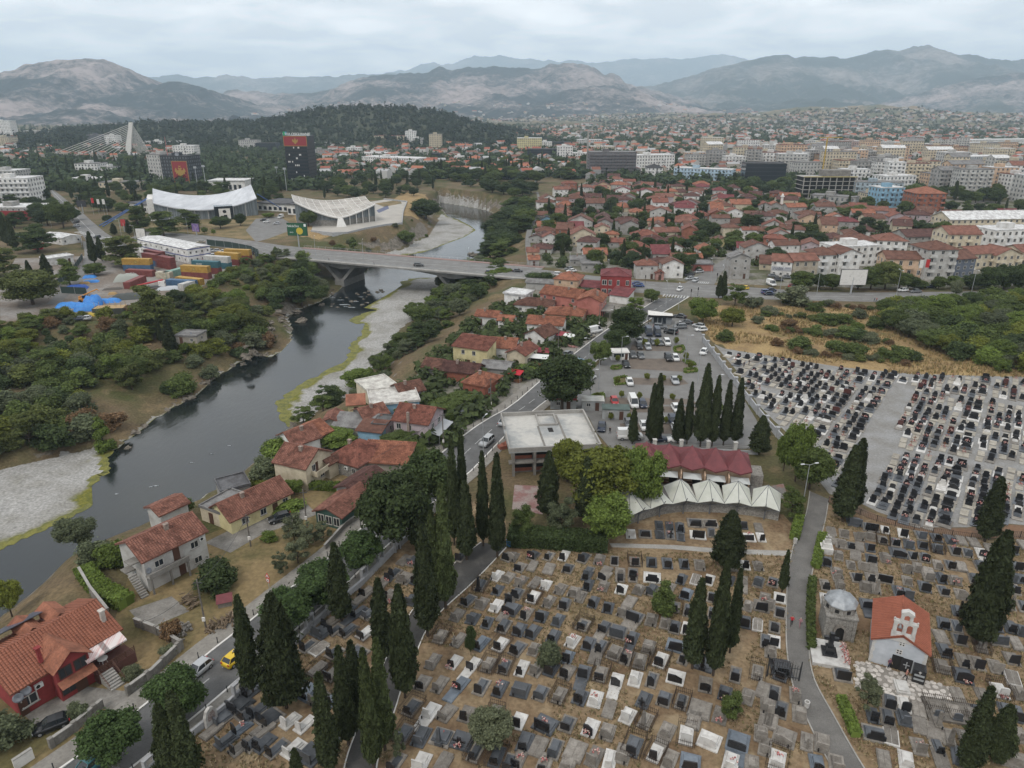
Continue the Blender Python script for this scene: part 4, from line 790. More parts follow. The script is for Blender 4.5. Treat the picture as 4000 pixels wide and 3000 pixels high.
# riverside houses, each by itself
h=hp((585,2312),(820,2190),7.0,5.4,'g',pitch=27,wc='lgrey',rc='rust',tiles=True,near=True,wins=False,label='grey two storey house with patchy rust red tile roof and outside stairs',group=GN,cat='house',name='house')
L_,W_,H_=h['_lw']
window(h,'f',L_*.80,3.4,1.3,1.2,L_,W_,True); window(h,'f',L_*.82,.7,1.3,1.1,L_,W_,True); window(h,'f',L_*.22,3.3,1.4,1.1,L_,W_,True)
on_wall(h,'door',ME_DOOR,'f',L_*.5,2.9,1.0,2.0,L_,W_); on_wall(h,'door',ME_DOOR,'f',L_*.55,.05,1.0,2.0,L_,W_); obj('air_conditioner',ME_AC,h,(L_*.93,0,4.2))
bal=MB().box(-.1,L_*.62,-1.3,-.02,2.65,2.85).box(-.1,L_*.62,-1.3,-1.18,2.85,3.5); [bal.box(x,x+.25,-1.28,-1.03,-.1,2.65) for x in (0,L_*.3,L_*.58)]; bal.build('balcony',M_concd,h)
st=MB(); [st.box(-1.6-i*.0,-.5,2.2-i*.3-.3,2.2-i*.3,max(-.1,2.6-i*.26-.2),2.6-i*.26) for i in range(10)]; st.build('stair',M_conc,h)
MB().box(-1.5,-.02,.8,2.6,4.9,5.05).box(-1.5,-.02,3,4.6,2.6,2.75).build('balcony',M_concd,h)
obj('satellite_dish',ME_DISH,h,(.3,-.25,3.6),(R(70),0,.3),.9)
hp((640,2085),(745,2035),4,3.6,'g',pitch=20,wc='lgrey',rc='rust',tiles=True,wins=False,chim=False,label='low shed with orange tile roof behind the grey two storey house',group=GN,cat='shed',name='shed')
h=hp((909,2088),(1140,1975),6.2,2.7,'g',pitch=33,wc='yellow',rc='rust',tiles=True,near=True,wins=False,label='long low cream house with mottled brick red roof and stained gable',group=GN); L_,W_,H_=h['_lw']
window(h,'f',L_*.22,.9,1.3,1.2,L_,W_,True); window(h,'f',L_*.52,.9,1.2,1.2,L_,W_,True); on_wall(h,'door',ME_DOOR,'f',L_*.72,.05,1,2.0,L_,W_); window(h,'f',L_*.9,.9,1.1,1.2,L_,W_,True)
hp((790,2032),(870,2062),6.5,2.6,'f',wc='cream',rc='grey',wins=True,near=True,over=.15,chim=False,label='flat roofed cream annex with maroon shutters by the river',group=GN,name='annex',cat='annex')
hp((872,1975),(985,1945),5,2.6,'f',wc='grey',rc=(.12,.12,.125),wins=False,over=.15,chim=False,label='low outbuilding with dark felt roof by the river',group=GN,name='outbuilding',cat='outbuilding')
h=hp((1238,2046),(1338,2072),9,2.6,'g',ridge='y',pitch=22,wc=(.05,.10,.085),rc='rust',tiles=True,wins=False,chim=False,label='dark green glazed shed with orange gable roof beside the road',group=GN,name='shed',cat='shed')
for u in (.2,.5,.8):window(h,'f',h['_lw'][0]*u,.5,1.3,1.7,h['_lw'][0],9,False)
hp((1320,1960),(1400,1985),8,3.0,'g',ridge='y',pitch=22,wc='grey',rc='dark',tiles=True,wins=False,chim=False,label='dark red roofed shed half hidden behind the big dark tree',group=GN,name='shed',cat='shed')
h=hp((1081,1889),(1203,1918),7.5,4.6,'g',pitch=30,wc='cream',rc='rust',tiles=True,near=True,wins=False,over=.35,label='cream two storey house with red tile roof and gable balcony',group=GN); L_,W_,H_=h['_lw']
window(h,'f',L_*.45,.7,.8,.7,L_,W_,True); window(h,'r',W_*.3,3.0,1.0,1.4,L_,W_,True); window(h,'r',W_*.6,.8,1.2,1.2,L_,W_,True); on_wall(h,'door',ME_DOOR,'r',W_*.42,2.6,.8,1.9,L_,W_)
MB().box(L_+.02,L_+1.3,W_*.2,W_*.7,2.35,2.55).box(L_+1.18,L_+1.3,W_*.2,W_*.7,2.55,3.4).box(L_+.02,L_+1.18,W_*.2,W_*.2+.12,2.55,3.4).build('balcony',M_wall,h,color=WALLC['cream'])
h=hp((1289,1840),(1402,1876),9,3.0,'h',pitch=30,wc='stone',rc='red',tiles=True,near=True,wins=False,m=M_stone,label='stone house with broad hipped brick red roof and steps',group=GN); L_,W_,H_=h['_lw']
window(h,'f',L_*.3,1.0,1.1,1.2,L_,W_,True); window(h,'f',L_*.85,1.0,.9,1.2,L_,W_,True); obj('air_conditioner',ME_AC,h,(L_*.62,0,1.6))
MB().box(0,1.2,-1.2,0,0,.3).box(0,1.2,-.8,0,.3,.6).box(.0,1.2,-.4,0,.6,.9).build('stair',M_conc,h)
hp((1262,1862),(1290,1872),3,3.2,'g',ridge='y',pitch=30,wc='cream',rc='brown',tiles=True,wins=True,sides='f',chim=False,label='small cream entrance porch between cream and stone houses',group=GN,name='porch',cat='porch')
hp((1410,1850),(1590,1862),6,2.6,'s',pitch=12,wc='stone',rc='orange',tiles=True,wins=False,chim=False,label='low stone wing with flat pitched orange roof',group=GN)
hp((1155,1800),(1255,1765),6.5,3.4,'g',pitch=28,wc='white',rc='rust',tiles=True,near=True,label='white house with brown orange roof and blue awning by the river',group=GN)
hp((1240,1765),(1300,1735),7,3.2,'g',pitch=25,wc='white',rc='orange',tiles=True,wins=False,chim=False,label='narrow house with bright orange roof by the river rock',group=GN)
hp((1270,1690),(1320,1690),5,2.8,'g',ridge='y',pitch=24,wc='grey',rc='rust',tiles=True,wins=False,chim=False,label='small grey riverside hut with orange brown roof',group=GN,name='hut',cat='hut')
hp((1305,1705),(1450,1715),5,2.4,'s',pitch=10,wc='lgrey',rc='grey',wins=False,chim=False,label='long grey roofed shed with white ridge edge',group=GN,name='shed',cat='shed')
hp((1400,1725),(1490,1735),4,2.6,'s',pitch=10,wc='blue',rc='brown',wins=False,chim=False,label='brown roofed lean-to with pale blue wall',group=GN,name='lean_to_shed',cat='shed')
hp((1430,1690),(1520,1665),6,3.2,'g',pitch=25,wc='grey',rc='rust',tiles=True,wins=False,label='grey house with mossy orange roof beside the pink house',group=GN)
hp((1455,1710),(1512,1715),5,3.0,'f',wc='lilac',rc=(.11,.11,.11),near=True,over=.12,chim=False,label='lilac annex with dark flat roof',group=GN,name='annex',cat='annex')
h=hp((1542,1722),(1675,1742),8,5.0,'g',pitch=27,wc='lilac',rc='red',tiles=True,near=True,wins=False,label='lilac pink two storey house with red roof and shop canopy',group=GN); L_,W_,H_=h['_lw']
for u,z in ((.15,3.0),(.45,2.9),(.85,1.0)):window(h,'f',L_*u,z,1.1,1.3,L_,W_,True)
for u in (.3,.7):window(h,'r',W_*u,3.0,1.2,1.3,L_,W_,True)
MB().box(L_*.42,L_*.42+.5,-.5,0,-.1,7.2).build('chimney',M_chim,h)
MB().poly([(L_+.05,.5,2.9),(L_+2.3,.5,2.4),(L_+2.3,W_,2.4),(L_+.05,W_,2.9)]).poly([(L_+.05,W_,2.82),(L_+2.3,W_,2.32),(L_+2.3,.5,2.32),(L_+.05,.5,2.82)]).tube((L_+2.2,.7,0),(L_+2.2,.7,2.35),.05).tube((L_+2.2,W_-.2,0),(L_+2.2,W_-.2,2.35),.05).build('shop_canopy',M_steel,h)
hp((1455,1640),(1640,1620),9,3.4,'f',wc='blue',rc=(.55,.53,.49),near=True,over=.3,chim=False,label='house with broad white flat roof and pale blue wall',group=GN)
hp((1450,1585),(1560,1560),9,3.2,'f',wc='cream',rc=(.56,.54,.49),wins=False,over=.3,chim=False,label='flat white roofed house overlooking the pebble bank',group=GN)
hp((1570,1590),(1660,1570),6,3.2,'g',pitch=27,wc='lgrey',rc='brown',tiles=True,label='small house with dark red gable roof behind white flat roofs',group=GN)
hp((1362,1625),(1425,1620),4,2.6,'s',pitch=10,wc='yellow',rc='orange',wins=True,sides='f',chim=False,label='tiny yellow hut with flat orange roof',group=GN,name='hut',cat='hut')
h=hp((1810,1542),(1895,1560),8,3.4,'h',pitch=25,wc='brick',rc='orange',tiles=True,near=True,m=M_brick,sides='fr',label='bare brick house with orange hipped roof on stone base',group=GN)
hp((1725,1485),(1862,1500),6,2.8,'g',pitch=27,wc='brick',rc='dark',tiles=True,wins=False,m=M_brick,label='long house with dark maroon tile roof above the bank',group=GN)
hp((1650,1470),(1718,1480),6,2.7,'g',pitch=27,wc='grey',rc='brown',tiles=True,wins=False,chim=False,label='small house with weathered brown red roof above the bank',group=GN)
h=hp((1772,1425),(1902,1445),6,5.4,'s',pitch=14,wc='yellow',rc='red',tiles=True,near=True,wins=False,chim=False,label='pale yellow two storey house with red pent roof',group=GN); L_,W_,H_=h['_lw']
for u,z in ((.3,3.6),(.62,3.6),(.62,.8),(.9,.6)):window(h,'f',L_*u,z,1.0,1.2,L_,W_,True)
on_wall(h,'door',ME_DOOR,'f',L_*.45,.05,1,2.1,L_,W_)
hp((1905,1412),(2010,1418),8,4.2,'g',ridge='x',pitch=22,wc='white',rc='orange',tiles=True,label='white gabled house with orange roof behind yellow house',group=GN)
hp((1980,1428),(2050,1440),8,3.8,'g',ridge='y',pitch=25,wc='cream',rc='red',tiles=True,label='cream house with red roof and satellite dishes by the stalls',group=GN)
hp((1880,1470),(1985,1480),6,2.6,'g',pitch=16,wc='grey',rc='grey',wins=False,chim=False,label='grey corrugated roof shed behind the brick house',group=GN,name='shed',cat='shed')
h=hp((2058,1306),(2195,1316),7,3.6,'g',pitch=24,wc='white',rc='orange',tiles=True,label='long white house with bright orange roof by the road',group=GN)
hp((2050,1342),(2125,1358),8,3.0,'g',ridge='y',pitch=28,wc='white',rc='brown',tiles=True,label='white house with brown tiled gable roof',group=GN)
hp((2110,1200),(2255,1222),9,5.2,'g',pitch=22,wc='coral',rc='orange',tiles=True,floors=2,label='long coral house with orange roof and arched balcony',group=GN)
h=hp((2252,1240),(2345,1248),10,6.0,'g',ridge='y',pitch=22,wc='coral',rc='orange',tiles=True,floors=1,wins=False,label='coral house with blank gable and terrace facing the road',group=GN); L_,W_,H_=h['_lw']
for u in (.2,.55,.85):window(h,'r',W_*u,3.6,1.1,1.4,L_,W_); on_wall(h,'opening',ME_OPEN,'r',W_*u,.1,1.9,2.3,L_,W_)
MB().box(L_+.02,L_+3.2,.5,W_-.5,2.7,2.95).box(L_+2.9,L_+3.1,.6,.85,0,2.7).box(L_+2.9,L_+3.1,W_-.9,W_-.6,0,2.7).build('terrace',M_concd,h)
hp((2130,1262),(2272,1272),8,3.2,'h',pitch=20,wc='peach',rc='orange',tiles=True,label='low house with broad orange roof before the coral house',group=GN)
hp((2010,1222),(2150,1232),8,3.0,'h',pitch=22,wc='white',rc='brown',tiles=True,label='low white house with dark brown hipped roof',group=GN)
hp((1970,1200),(2050,1210),7,5.0,'f',wc='white',rc='white',floors=2,chim=False,label='white cube house with flat roof near the river',group=GN)
hp((1857,1268),(1940,1275),6,3.0,'g',pitch=22,wc='white',rc='orange',tiles=True,label='small white house with orange roof above the slope',group=GN)
hp((1945,1280),(2000,1285),5,2.6,'g',pitch=22,wc='white',rc='orange',wins=False,chim=False,label='orange roofed extension with painted white wall',group=GN)
hp((2163,1142),(2255,1150),9,5.4,'h',pitch=24,wc='peach',rc='orange',floors=2,label='beige two storey house with orange hipped roof by the boulevard',group=GN)
hp((2055,1130),(2165,1136),5,2.8,'g',pitch=20,wc='grey',rc='grey',wins=False,chim=False,label='ruined shed with collapsed red tiles by the boulevard',group=GN,name='shed',cat='shed')
h=hp((2343,1156),(2462,1160),11,7.6,'h',pitch=20,wc='red',rc='wine',floors=1,wins=False,chim=False,over=.2,label='bright red three storey house at the crossing',group=GN); L_,W_,H_=h['_lw']
for fl in (.8,4.2):
 for u,ww in ((.13,1.8),(.32,1.2),(.58,1.0),(.88,1.2)):window(h,'f',L_*u,fl,ww,2.0,L_,W_)
MB().box(L_*.72,L_,-1.2,-.02,3.6,3.75).box(L_*.72,L_,-1.2,-1.1,3.75,4.5).build('balcony',M_wall,h,color=WALLC['red'])
hp((2258,1146),(2345,1152),6,2.6,'s',pitch=10,wc='white',rc='wine',wins=False,chim=False,label='low maroon roofed garage beside the bright red house',group=GN,name='garage',cat='garage')
hp((2380,1180),(2450,1190),6,2.8,'s',pitch=14,wc='white',rc='wine',wins=False,chim=False,label='white walled garage with maroon roof below the bright red house',group=GN,name='garage',cat='garage')
# red house in the lower corner
RH=hp((86,2803),(479,2560),9.6,4.2,'g',pitch=23,wc='red',rc=(.25,.095,.058),tiles=2,near=True,wins=False,chim=False,over=.6,label='big red house with orange tile roof, front gable and awnings',group=GN); L_,W_,H_=RH['_lw']
u=L_
window(RH,'f',L_*.10,1.0,1.8,1.4,L_,W_,True); on_wall(RH,'door',ME_DOOR,'f',L_*.04,.05,.9,2.1,L_,W_); obj('air_conditioner',ME_AC,RH,(L_*.2,0,2.6))
for q,x in enumerate((.01,.085)):obj('satellite_dish',ME_DISH,RH,(L_*x,-.45,3.2+q*.3),(R(75),0,-.35),1.15)
gx0,gx1,gy=L_*.32,L_*.64,1.6
bay=MB(); bay.box(gx0,gx1,-gy,0,-.2,4.6); bay.poly([(gx0,-gy,4.6),(gx1,-gy,4.6),((gx0+gx1)/2,-gy,6.1)]); bay.build('wall',M_wall,RH,color=WALLC['red'])
for q in (.27,.73):
 o=obj('window',ME_FRD,RH,(gx0+(gx1-gx0)*q,-gy,3.0),0,(1.5,1,1.5)); obj('pane',ME_PANE,o)
obj('door',ME_DOOR,RH,(gx0+(gx1-gx0)*.62,-gy,.05),0,(1.3,1,2.0)); o=obj('window',ME_FRD,RH,(gx0+(gx1-gx0)*.25,-gy,.7),0,(1.6,1,.9)); obj('pane',ME_PANE,o)
xm=(gx0+gx1)/2; q=[((gx0-.4,-gy-.5,4.45),(gx0-.4,3.9,4.45),(xm,3.9,6.3),(xm,-gy-.5,6.3)),((gx1+.4,3.9,4.45),(gx1+.4,-gy-.5,4.45),(xm,-gy-.5,6.3),(xm,3.9,6.3))]
gr=MB(); tl=MB()
for s in q:gr.poly(s); slope_tiles(tl,*s[:4],lift=.03)
g_=gr.build('roof',M_roofm,RH,color=ROOFC['orange']); obj('roof_tiles',tl.mesh('roof_tiles',M_tile2),g_,color=(.25,.095,.058),kind='stuff')
cn=MB().poly([(gx0-.1,-gy-1.1,2.35),(gx1+.2,-gy-1.1,2.35),(gx1+.2,-gy-.02,2.85),(gx0-.1,-gy-.02,2.85)]).build('canopy_roof',M_roofm,RH,color=ROOFC['orange'])
MB().box(L_*.3-.2,L_*.3+.2,.6,1.0,5.0,7.0).box(L_*.3-.32,L_*.3+.32,.48,1.12,7,7.15).build('chimney',M_wall,RH,color=WALLC['red'])
MB().box(L_*.96-.25,L_*.96+.25,1.4,1.9,4.8,6.6).box(L_*.96-.35,L_*.96+.35,1.3,2.0,6.6,6.8).build('chimney',M_wall,RH,color=(.5,.46,.42))
M_awn=mat('awning_stripe',(.62,.56,.54),.8,col2=(.55,.38,.36),scale=6,lo=.48,hi=.52,stretch=(1,.02,.02,.55))
for x in (.72,.90):MB().quad((L_*x-1.5,-.05,4.3),(L_*x-1.5,-2.0,3.5),(L_*x+1.3,-2.0,3.5),(L_*x+1.3,-.05,4.3)).quad((L_*x-1.5,-2.0,3.5),(L_*x-1.5,-2.0,3.3),(L_*x+1.3,-2.0,3.3),(L_*x+1.3,-2.0,3.5)).build('awning',M_awn,RH)
dk=MB().box(L_*.64,L_*1.04,-2.6,-.02,-.1,1.5).build('terrace',M_wall,RH,color=(.12,.055,.045))
rl=MB(); [rl.box(L_*.66,L_*1.04,-2.62,-2.56,1.65+i*.22,1.74+i*.22) for i in range(4)]; [rl.box(L_*(.66+.095*i)-.04,L_*(.66+.095*i)+.04,-2.56,-2.48,1.5,2.5) for i in range(5)]; rl.build('railing',M_door,dk)
for x in (.70,.84,.95):on_wall(RH,'opening',ME_OPEN,'f',L_*x,1.6,1.6,2.0,L_,W_)
st=MB(); [st.box(L_*.655,L_*.655+1.6,-2.9-i*.34,-2.56-i*.34,-.05,1.4-i*.2) for i in range(7)]; st.build('stair',M_conc,RH)
rl=MB(); [rl.path_tube([(x,-2.6,2.3),(x,-5.0,1.0)],.05).path_tube([(x,-2.6,1.9),(x,-5.0,.6)],.03) for x in (L_*.65,L_*.66+1.7)]; rl.build('railing',M_door,RH)
for x in (.45,.72):
 k=MB(); k.box(L_*x-1,L_*x+1,W_-3,W_+.4,3.6,5.4); k.build('dormer',M_wall,RH,color=WALLC['red'])
 MB().quad((L_*x-1.3,W_-3.5,5.4),(L_*x-1.3,W_+.8,5.4),(L_*x,W_+.8,6.2),(L_*x,W_-3.5,6.2)).quad((L_*x,W_-3.5,6.2),(L_*x,W_+.8,6.2),(L_*x+1.3,W_+.8,5.4),(L_*x+1.3,W_-3.5,5.4)).build('dormer_roof',M_roofm,RH,color=ROOFC['orange'])
MB().quad((-1,W_-1.6,6.4),(7.5,W_-1.6,6.4),(7.5,W_+1.2,5.2),(-1,W_+1.2,5.2)).quad((-1,W_-1.6,6.3),(-1,W_+1.2,5.1),(7.5,W_+1.2,5.1),(7.5,W_-1.6,6.3)).build('solar_panel',mat('solar',(.06,.062,.09),.3,col2=(.09,.09,.12),scale=2),RH)
tbl=thing('garden_table','round white table on the terrace of the red house','table',(*G(405,2590,1.5),1.5)); MB().lathe([(.6,.72),(.6,.76),(.02,.77)],16).lathe([(.6,.72),(.02,.72)],16).build('tabletop',M_white,tbl)
for i in range(4):a_=i*1.571+.4; MB().tube((.45*math.cos(a_),.45*math.sin(a_),0),(.3*math.cos(a_),.3*math.sin(a_),.72),.025).build('leg',M_white,tbl)
def wall_along(pts,wd,h,m,label,z=0,name='garden_wall',cap=None,color=None,cat='wall',post=None):
 P=g0(pts); r=thing(name,label,cat,(*P[0],0)); mb=MB(); sweep(mb,P,wd,z-.2,z+h); mb.move(-P[0][0],-P[0][1]); mb.build('wall',m,r,color=color)
 cm=MB(); sweep(cm,P,wd+.12,z+h+.003,z+h+.1); cm.move(-P[0][0],-P[0][1]); cm.build('coping',cap or M_conc,r)
 if post:
  for p in resample(P,post):MB().cbox(p[0]-P[0][0],p[1]-P[0][1],z,wd+.18,wd+.18,h+.22,rot=math.atan2(P[1][1]-P[0][1],P[1][0]-P[0][0])).build('pier',M_concd,r)
 return r
M_block=mat('block_wall',(.20,.19,.175),.92,col2=(.13,.12,.105),scale=1.2,fine=(3,.3),bump=.4,bscale=4)
wall_along([(505,2715),(600,2645),(710,2535)],.3,1.3,M_block,'grey block wall along the pavement before the red house',post=2.6)
wall_along([(710,2535),(620,2480),(530,2445)],.3,1.3,M_block,'grey block wall running back from the pavement corner',post=2.6)
wall_along([(205,2920),(290,2860),(405,2762)],.3,1.2,M_block,'grey block wall beside the parked dark car',post=2.6)
wall_along([(60,3010),(135,2960)],.25,1.4,M_white,'short whitewashed wall at the bottom edge')
wall_along([(1270,2150),(1350,2060),(1398,2030)],.25,1.0,M_concd,'concrete wall with mesh fence below the green shed')
wall_along([(317,2255),(360,2330),(430,2420)],.25,1.8,M_concd,'tall wall with blue mesh fence between red and grey houses')
# old-town houses beyond the crossing
GO='houses of the old town'
OT=[(300,280,110,1,'g','blue','black','y'),(290,385,170,1,'h','pink','brown','x'),(330,492,130,2,'g','white','red','y'),(610,472,220,2,'g','cream','rust','y'),(720,590,200,1,'g','white','orange','x'),(775,600,90,1,'g','yellow','red','y'),(680,682,150,1,'f','grey','grey','x'),(780,402,120,2,'g','cream','rust','y'),(960,172,170,1,'h','cream','orange','x'),(720,172,160,2,'g','grey','brown','x'),(1015,372,150,2,'g','grey','dark','y'),(1160,432,230,1,'h','lgrey','red','x'),(860,412,120,1,'h','peach','orange','x'),(900,482,150,1,'g','grey','red','x'),(1070,532,230,1,'h','brick','red','x'),(1230,472,200,1,'h','grey','dark','x'),(1060,622,200,1,'g','white','rust','y'),(1290,592,150,1,'s','lgrey','wine','x'),(1410,532,130,1,'g','white','brown','y'),(1160,752,180,2,'h','lgrey','rust','x'),(1385,745,180,2,'g','white','brown','y'),(1275,762,70,1,'g','pink','red','y'),(1440,622,130,1,'g','brick','rust','x'),(1570,622,140,1,'g','coral','orange','x'),(1650,684,170,1,'f','coral','grey','x'),(1430,472,170,1,'h','grey','dark','x'),(1590,345,200,1,'g','grey','brown','x'),(1800,312,150,2,'g','grey','brown','x'),(1920,252,130,2,'g','white','red','y'),(1975,182,170,2,'g','cream','orange','x'),(1895,402,150,2,'h','cream','brown','x'),(2045,425,120,2,'g','white','red','x'),(1970,312,180,1,'h','lgrey','brown','x'),(1820,472,140,1,'g','yellow','brown','y'),(1690,555,160,1,'g','white','orange','y'),(2110,590,220,2,'g','lgrey','brown','y'),(1960,750,170,3,'g','grey','grey','y'),(1280,165,130,2,'g','white','red','x'),(180,570,100,1,'g','peach','rust','x'),(190,640,90,1,'g','grey','orange','x'),(460,375,120,1,'g','grey','dark','y'),(430,470,110,1,'g','brick','brown','x'),(560,375,120,1,'s','peach','wine','x'),(575,640,140,1,'g','grey','grey','x')]
def ot(c,r,x,y,w_,fl,roof,wc,rc,ridge,grp=GO,cat='house'):
 px,py=T(c,r,x,y); wp=w_/2.212; a,b=(px-wp/2,py),(px+wp/2,py); tilt=random.uniform(-.12,.12)*wp
 A,B=G(a[0],a[1]-tilt*.2),G(b[0],b[1]+tilt*.2); L_=math.dist(A,B); H_=2.9*fl; W_=min(11,max(6,L_*random.uniform(.7,.95)))
 nm={'blue':'pale blue','lgrey':'light grey','brick':'bare brick','stone':'stone'}.get(wc,wc); rn={'wine':'wine red','rust':'rusty red','dark':'dark maroon','red':'brick red'}.get(rc,rc); sh={'g':'gabled','h':'hipped','f':'flat','s':'pent'}[roof]
 return hp(a,b,W_,H_,roof,ridge=ridge,pitch=random.uniform(20,27),wc=wc,rc=rc,floors=fl,phrase=f"{['', 'low', 'two storey', 'tall'][fl]} {nm} house with {rn} {sh} roof in the old town",group=grp,sides='flr' if roof!='x' else 'f',gap=3.4,tiles=False)
for o_ in OT:ot(2,1,*o_)
sheet('sports_pitch',g0([(2300,860),(2400,845),(2520,860),(2480,880),(2330,880)]),.05,M_conc)
OLD=g0([(2120,1035),(2085,910),(2120,800),(2230,735),(2400,710),(2700,740),(3000,770),(3150,815),(3400,830),(3700,850),(4150,860),(4150,905),(3900,900),(3700,915),(3450,920),(3280,940),(3060,1000),(3000,1050),(2880,1040),(2850,980),(2700,1080),(2480,1085)])
def free(x,y,m_=3.0):
 if all((x-a)**2+(y-b)**2>(r_+m_+4.2)**2 for a,b,r_ in HOUSES):return True
 return False
q=random.Random(21); PITCHC=G(2410,862)
cand=fill(OLD,900,8.0,22,tries=20); cand.sort(key= lambda p:p[1])
cnt=0
for x,y in cand:
 if not free(x,y) or math.dist((x,y),PITCHC)<24 or cnt>165:continue
 fl=q.choice([1,1,2,2]); L_=q.uniform(9,14); W_=q.uniform(7.5,9.5); rt=q.choice([-.25,-.2,.1,-.1,1.3,1.4])+q.uniform(-.1,.1)
 wc=q.choice(['white','white','cream','lgrey','grey','lgrey','grey','brick','peach','white','lilac']); rc=q.choice(['red','rust','rust','brown','brown','brown','dark','dark','orange','wine']); roof=q.choice('ggghh'); rd='x' if roof=='h' else q.choice('xxy')
 nm={'blue':'pale blue','lgrey':'light grey','brick':'bare brick'}.get(wc,wc); rn={'wine':'wine red','rust':'rusty red','dark':'dark maroon','red':'brick red'}.get(rc,rc)
 c_,s_=math.cos(rt),math.sin(rt); A=(x-(L_*c_-W_*s_)/2,y-(L_*s_+W_*c_)/2)
 house(A,rt,L_,W_,2.8*fl,roof,q.uniform(20,27),wc,rc,rd,fl,phrase=f"{['', 'low', 'two storey'][fl]} {nm} house with {rn} {'gabled' if roof=='g' else 'hipped'} roof in the old town",group=GO,sides='fl' if x>0 else 'fr',gap=3.6,chim=y<480); cnt+=1
# cemeteries
M_gran=mat('dark_granite',(.085,.092,.102),.38,col2=(.055,.06,.068),scale=2,fine=(20,.12),spec=.5,rnd=.25)
M_blk=mat('black_granite',(.018,.018,.020),.22,spec=.5,rnd=.3)
M_lconc=mat('grave_concrete',(.235,.215,.19),.9,col2=(.15,.133,.115),scale=1.4,fine=(5,.2),rnd=.22,bump=.2,bscale=8)
M_marb=mat('white_marble',(.54,.525,.50),.5,col2=(.38,.36,.34),scale=1.3,lo=.45,hi=.7,rnd=.1)
M_blue=mat('blue_granite',(.15,.175,.205),.3,col2=(.10,.12,.145),scale=2,rnd=.2,spec=.5)
M_vault=mat('vault_slab',(.36,.33,.28),.9,col2=(.26,.235,.195),scale=1.2,fine=(4,.15),rnd=.14)
M_iron=mat('rusty_iron',(.05,.035,.028),.8)
M_wood=mat('cross_wood',(.16,.07,.035),.8)
M_flow=mat('flowers',(.36,.06,.07),.8,col2=(.5,.42,.36),scale=6,lo=.45,hi=.55,island=.4)
M_brng=mat('brown_granite',(.085,.032,.028),.3,spec=.5)
_mc={}
def cached(key,fn,m,name,smooth=False):
 if key not in _mc:mb=MB(); fn(mb); _mc[key]=mb.mesh(name,m,smooth)
 return _mc[key]
def slab(w_,l,h,m,key):return cached(('slab',key,w_,l,h), lambda b:b.box(-w_/2,w_/2,-.25,l,0,h).box(-w_/2+.08,w_/2-.08,-.17,l-.08,h,h+.05),m,'base')
def tomb(w_,l,h,m,key,stepped=True):
 def f(b):
  b.box(-w_/2,w_/2,.05,l,.12,h*.65,0,(.02,.02))
  if stepped:b.box(-w_/2+.12,w_/2-.12,.15,l-.12,h*.65,h,0,(.06,.06))
 return cached(('tomb',key,w_,l,h,stepped),f,m,'tomb')
def head(w_,h,m,key,shape):
 def f(b):
  t=.14
  if shape==0:pts=[(-w_/2,.1),(w_/2,.1),(w_/2,h),(-w_/2,h)]
  elif shape==1:pts=[(-w_/2,.1),(w_/2,.1),(w_/2,h*.85)]+[(w_/2*math.cos(a),h*.85+h*.15*math.sin(a)) for a in (.5,1.05,1.57,2.09,2.64)]+[(-w_/2,h*.85)]
  elif shape==2:pts=[(-w_/2,.1),(w_/2,.1),(w_/2,h*.6),(w_/2*.7,h*.72),(w_/2*.7,h),(-w_/2*.7,h),(-w_/2*.7,h*.72),(-w_/2,h*.6)]
  elif shape==3:pts=[(-w_/2,.1),(w_/2,.1),(w_/2,h*.75),(0,h*1.02),(-w_/2,h)]
  elif shape==4:pts=[(-w_/2,.1),(w_/2,.1),(w_/2*.8,h),(-w_/2*.8,h*.9)]
  else :pts=[(-w_*.12,.1),(w_*.12,.1),(w_*.12,h*.6),(w_*.38,h*.6),(w_*.38,h*.78),(w_*.12,h*.78),(w_*.12,h*1.05),(-w_*.12,h*1.05),(-w_*.12,h*.78),(-w_*.38,h*.78),(-w_*.38,h*.6),(-w_*.12,h*.6)]
  b.yprism(pts,-t/2,t/2); b.box(-w_/2-.08,w_/2+.08,-.16,.16,.08,.2)
 return cached(('head',key,w_,h,shape),f,m,'headstone')
def fence_mesh(w_,l):
 def f(b):
  for x0,y0,x1,y1 in ((-w_/2,-.4,w_/2,-.4),(w_/2,-.4,w_/2,l),(w_/2,l,-w_/2,l),(-w_/2,l,-w_/2,-.4)):
   n=int(math.dist((x0,y0),(x1,y1))/.2)
   for z in (.25,.75):b.cbox((x0+x1)/2,(y0+y1)/2,z,abs(x1-x0)+.03,abs(y1-y0)+.03,.03)
   for i in range(n):b.cbox(x0+(x1-x0)*i/n,y0+(y1-y0)*i/n,0,.025,.025,.95 if i%4 else 1.1)
 return cached(('fence',w_,l),f,M_iron,'iron_fence')
def flowers_mesh(i):
 def f(b):
  q=random.Random(i)
  for _ in range(16):x,y,z=q.gauss(0,.2),q.gauss(0,.12),.1+q.random()*.35; s=.07+.06*q.random(); b.cbox(x,y,z,s,s,s,rot=q.random()*3)
 return cached(('fl',i),f,M_flow,'flowers')
VASE=cached('vase', lambda b:b.lathe([(.05,0),(.1,.2),(.07,.34),(.09,.4),(.01,.4)],8),M_blk,'vase')
GC='graves of the old cemetery'
DIRT=[]
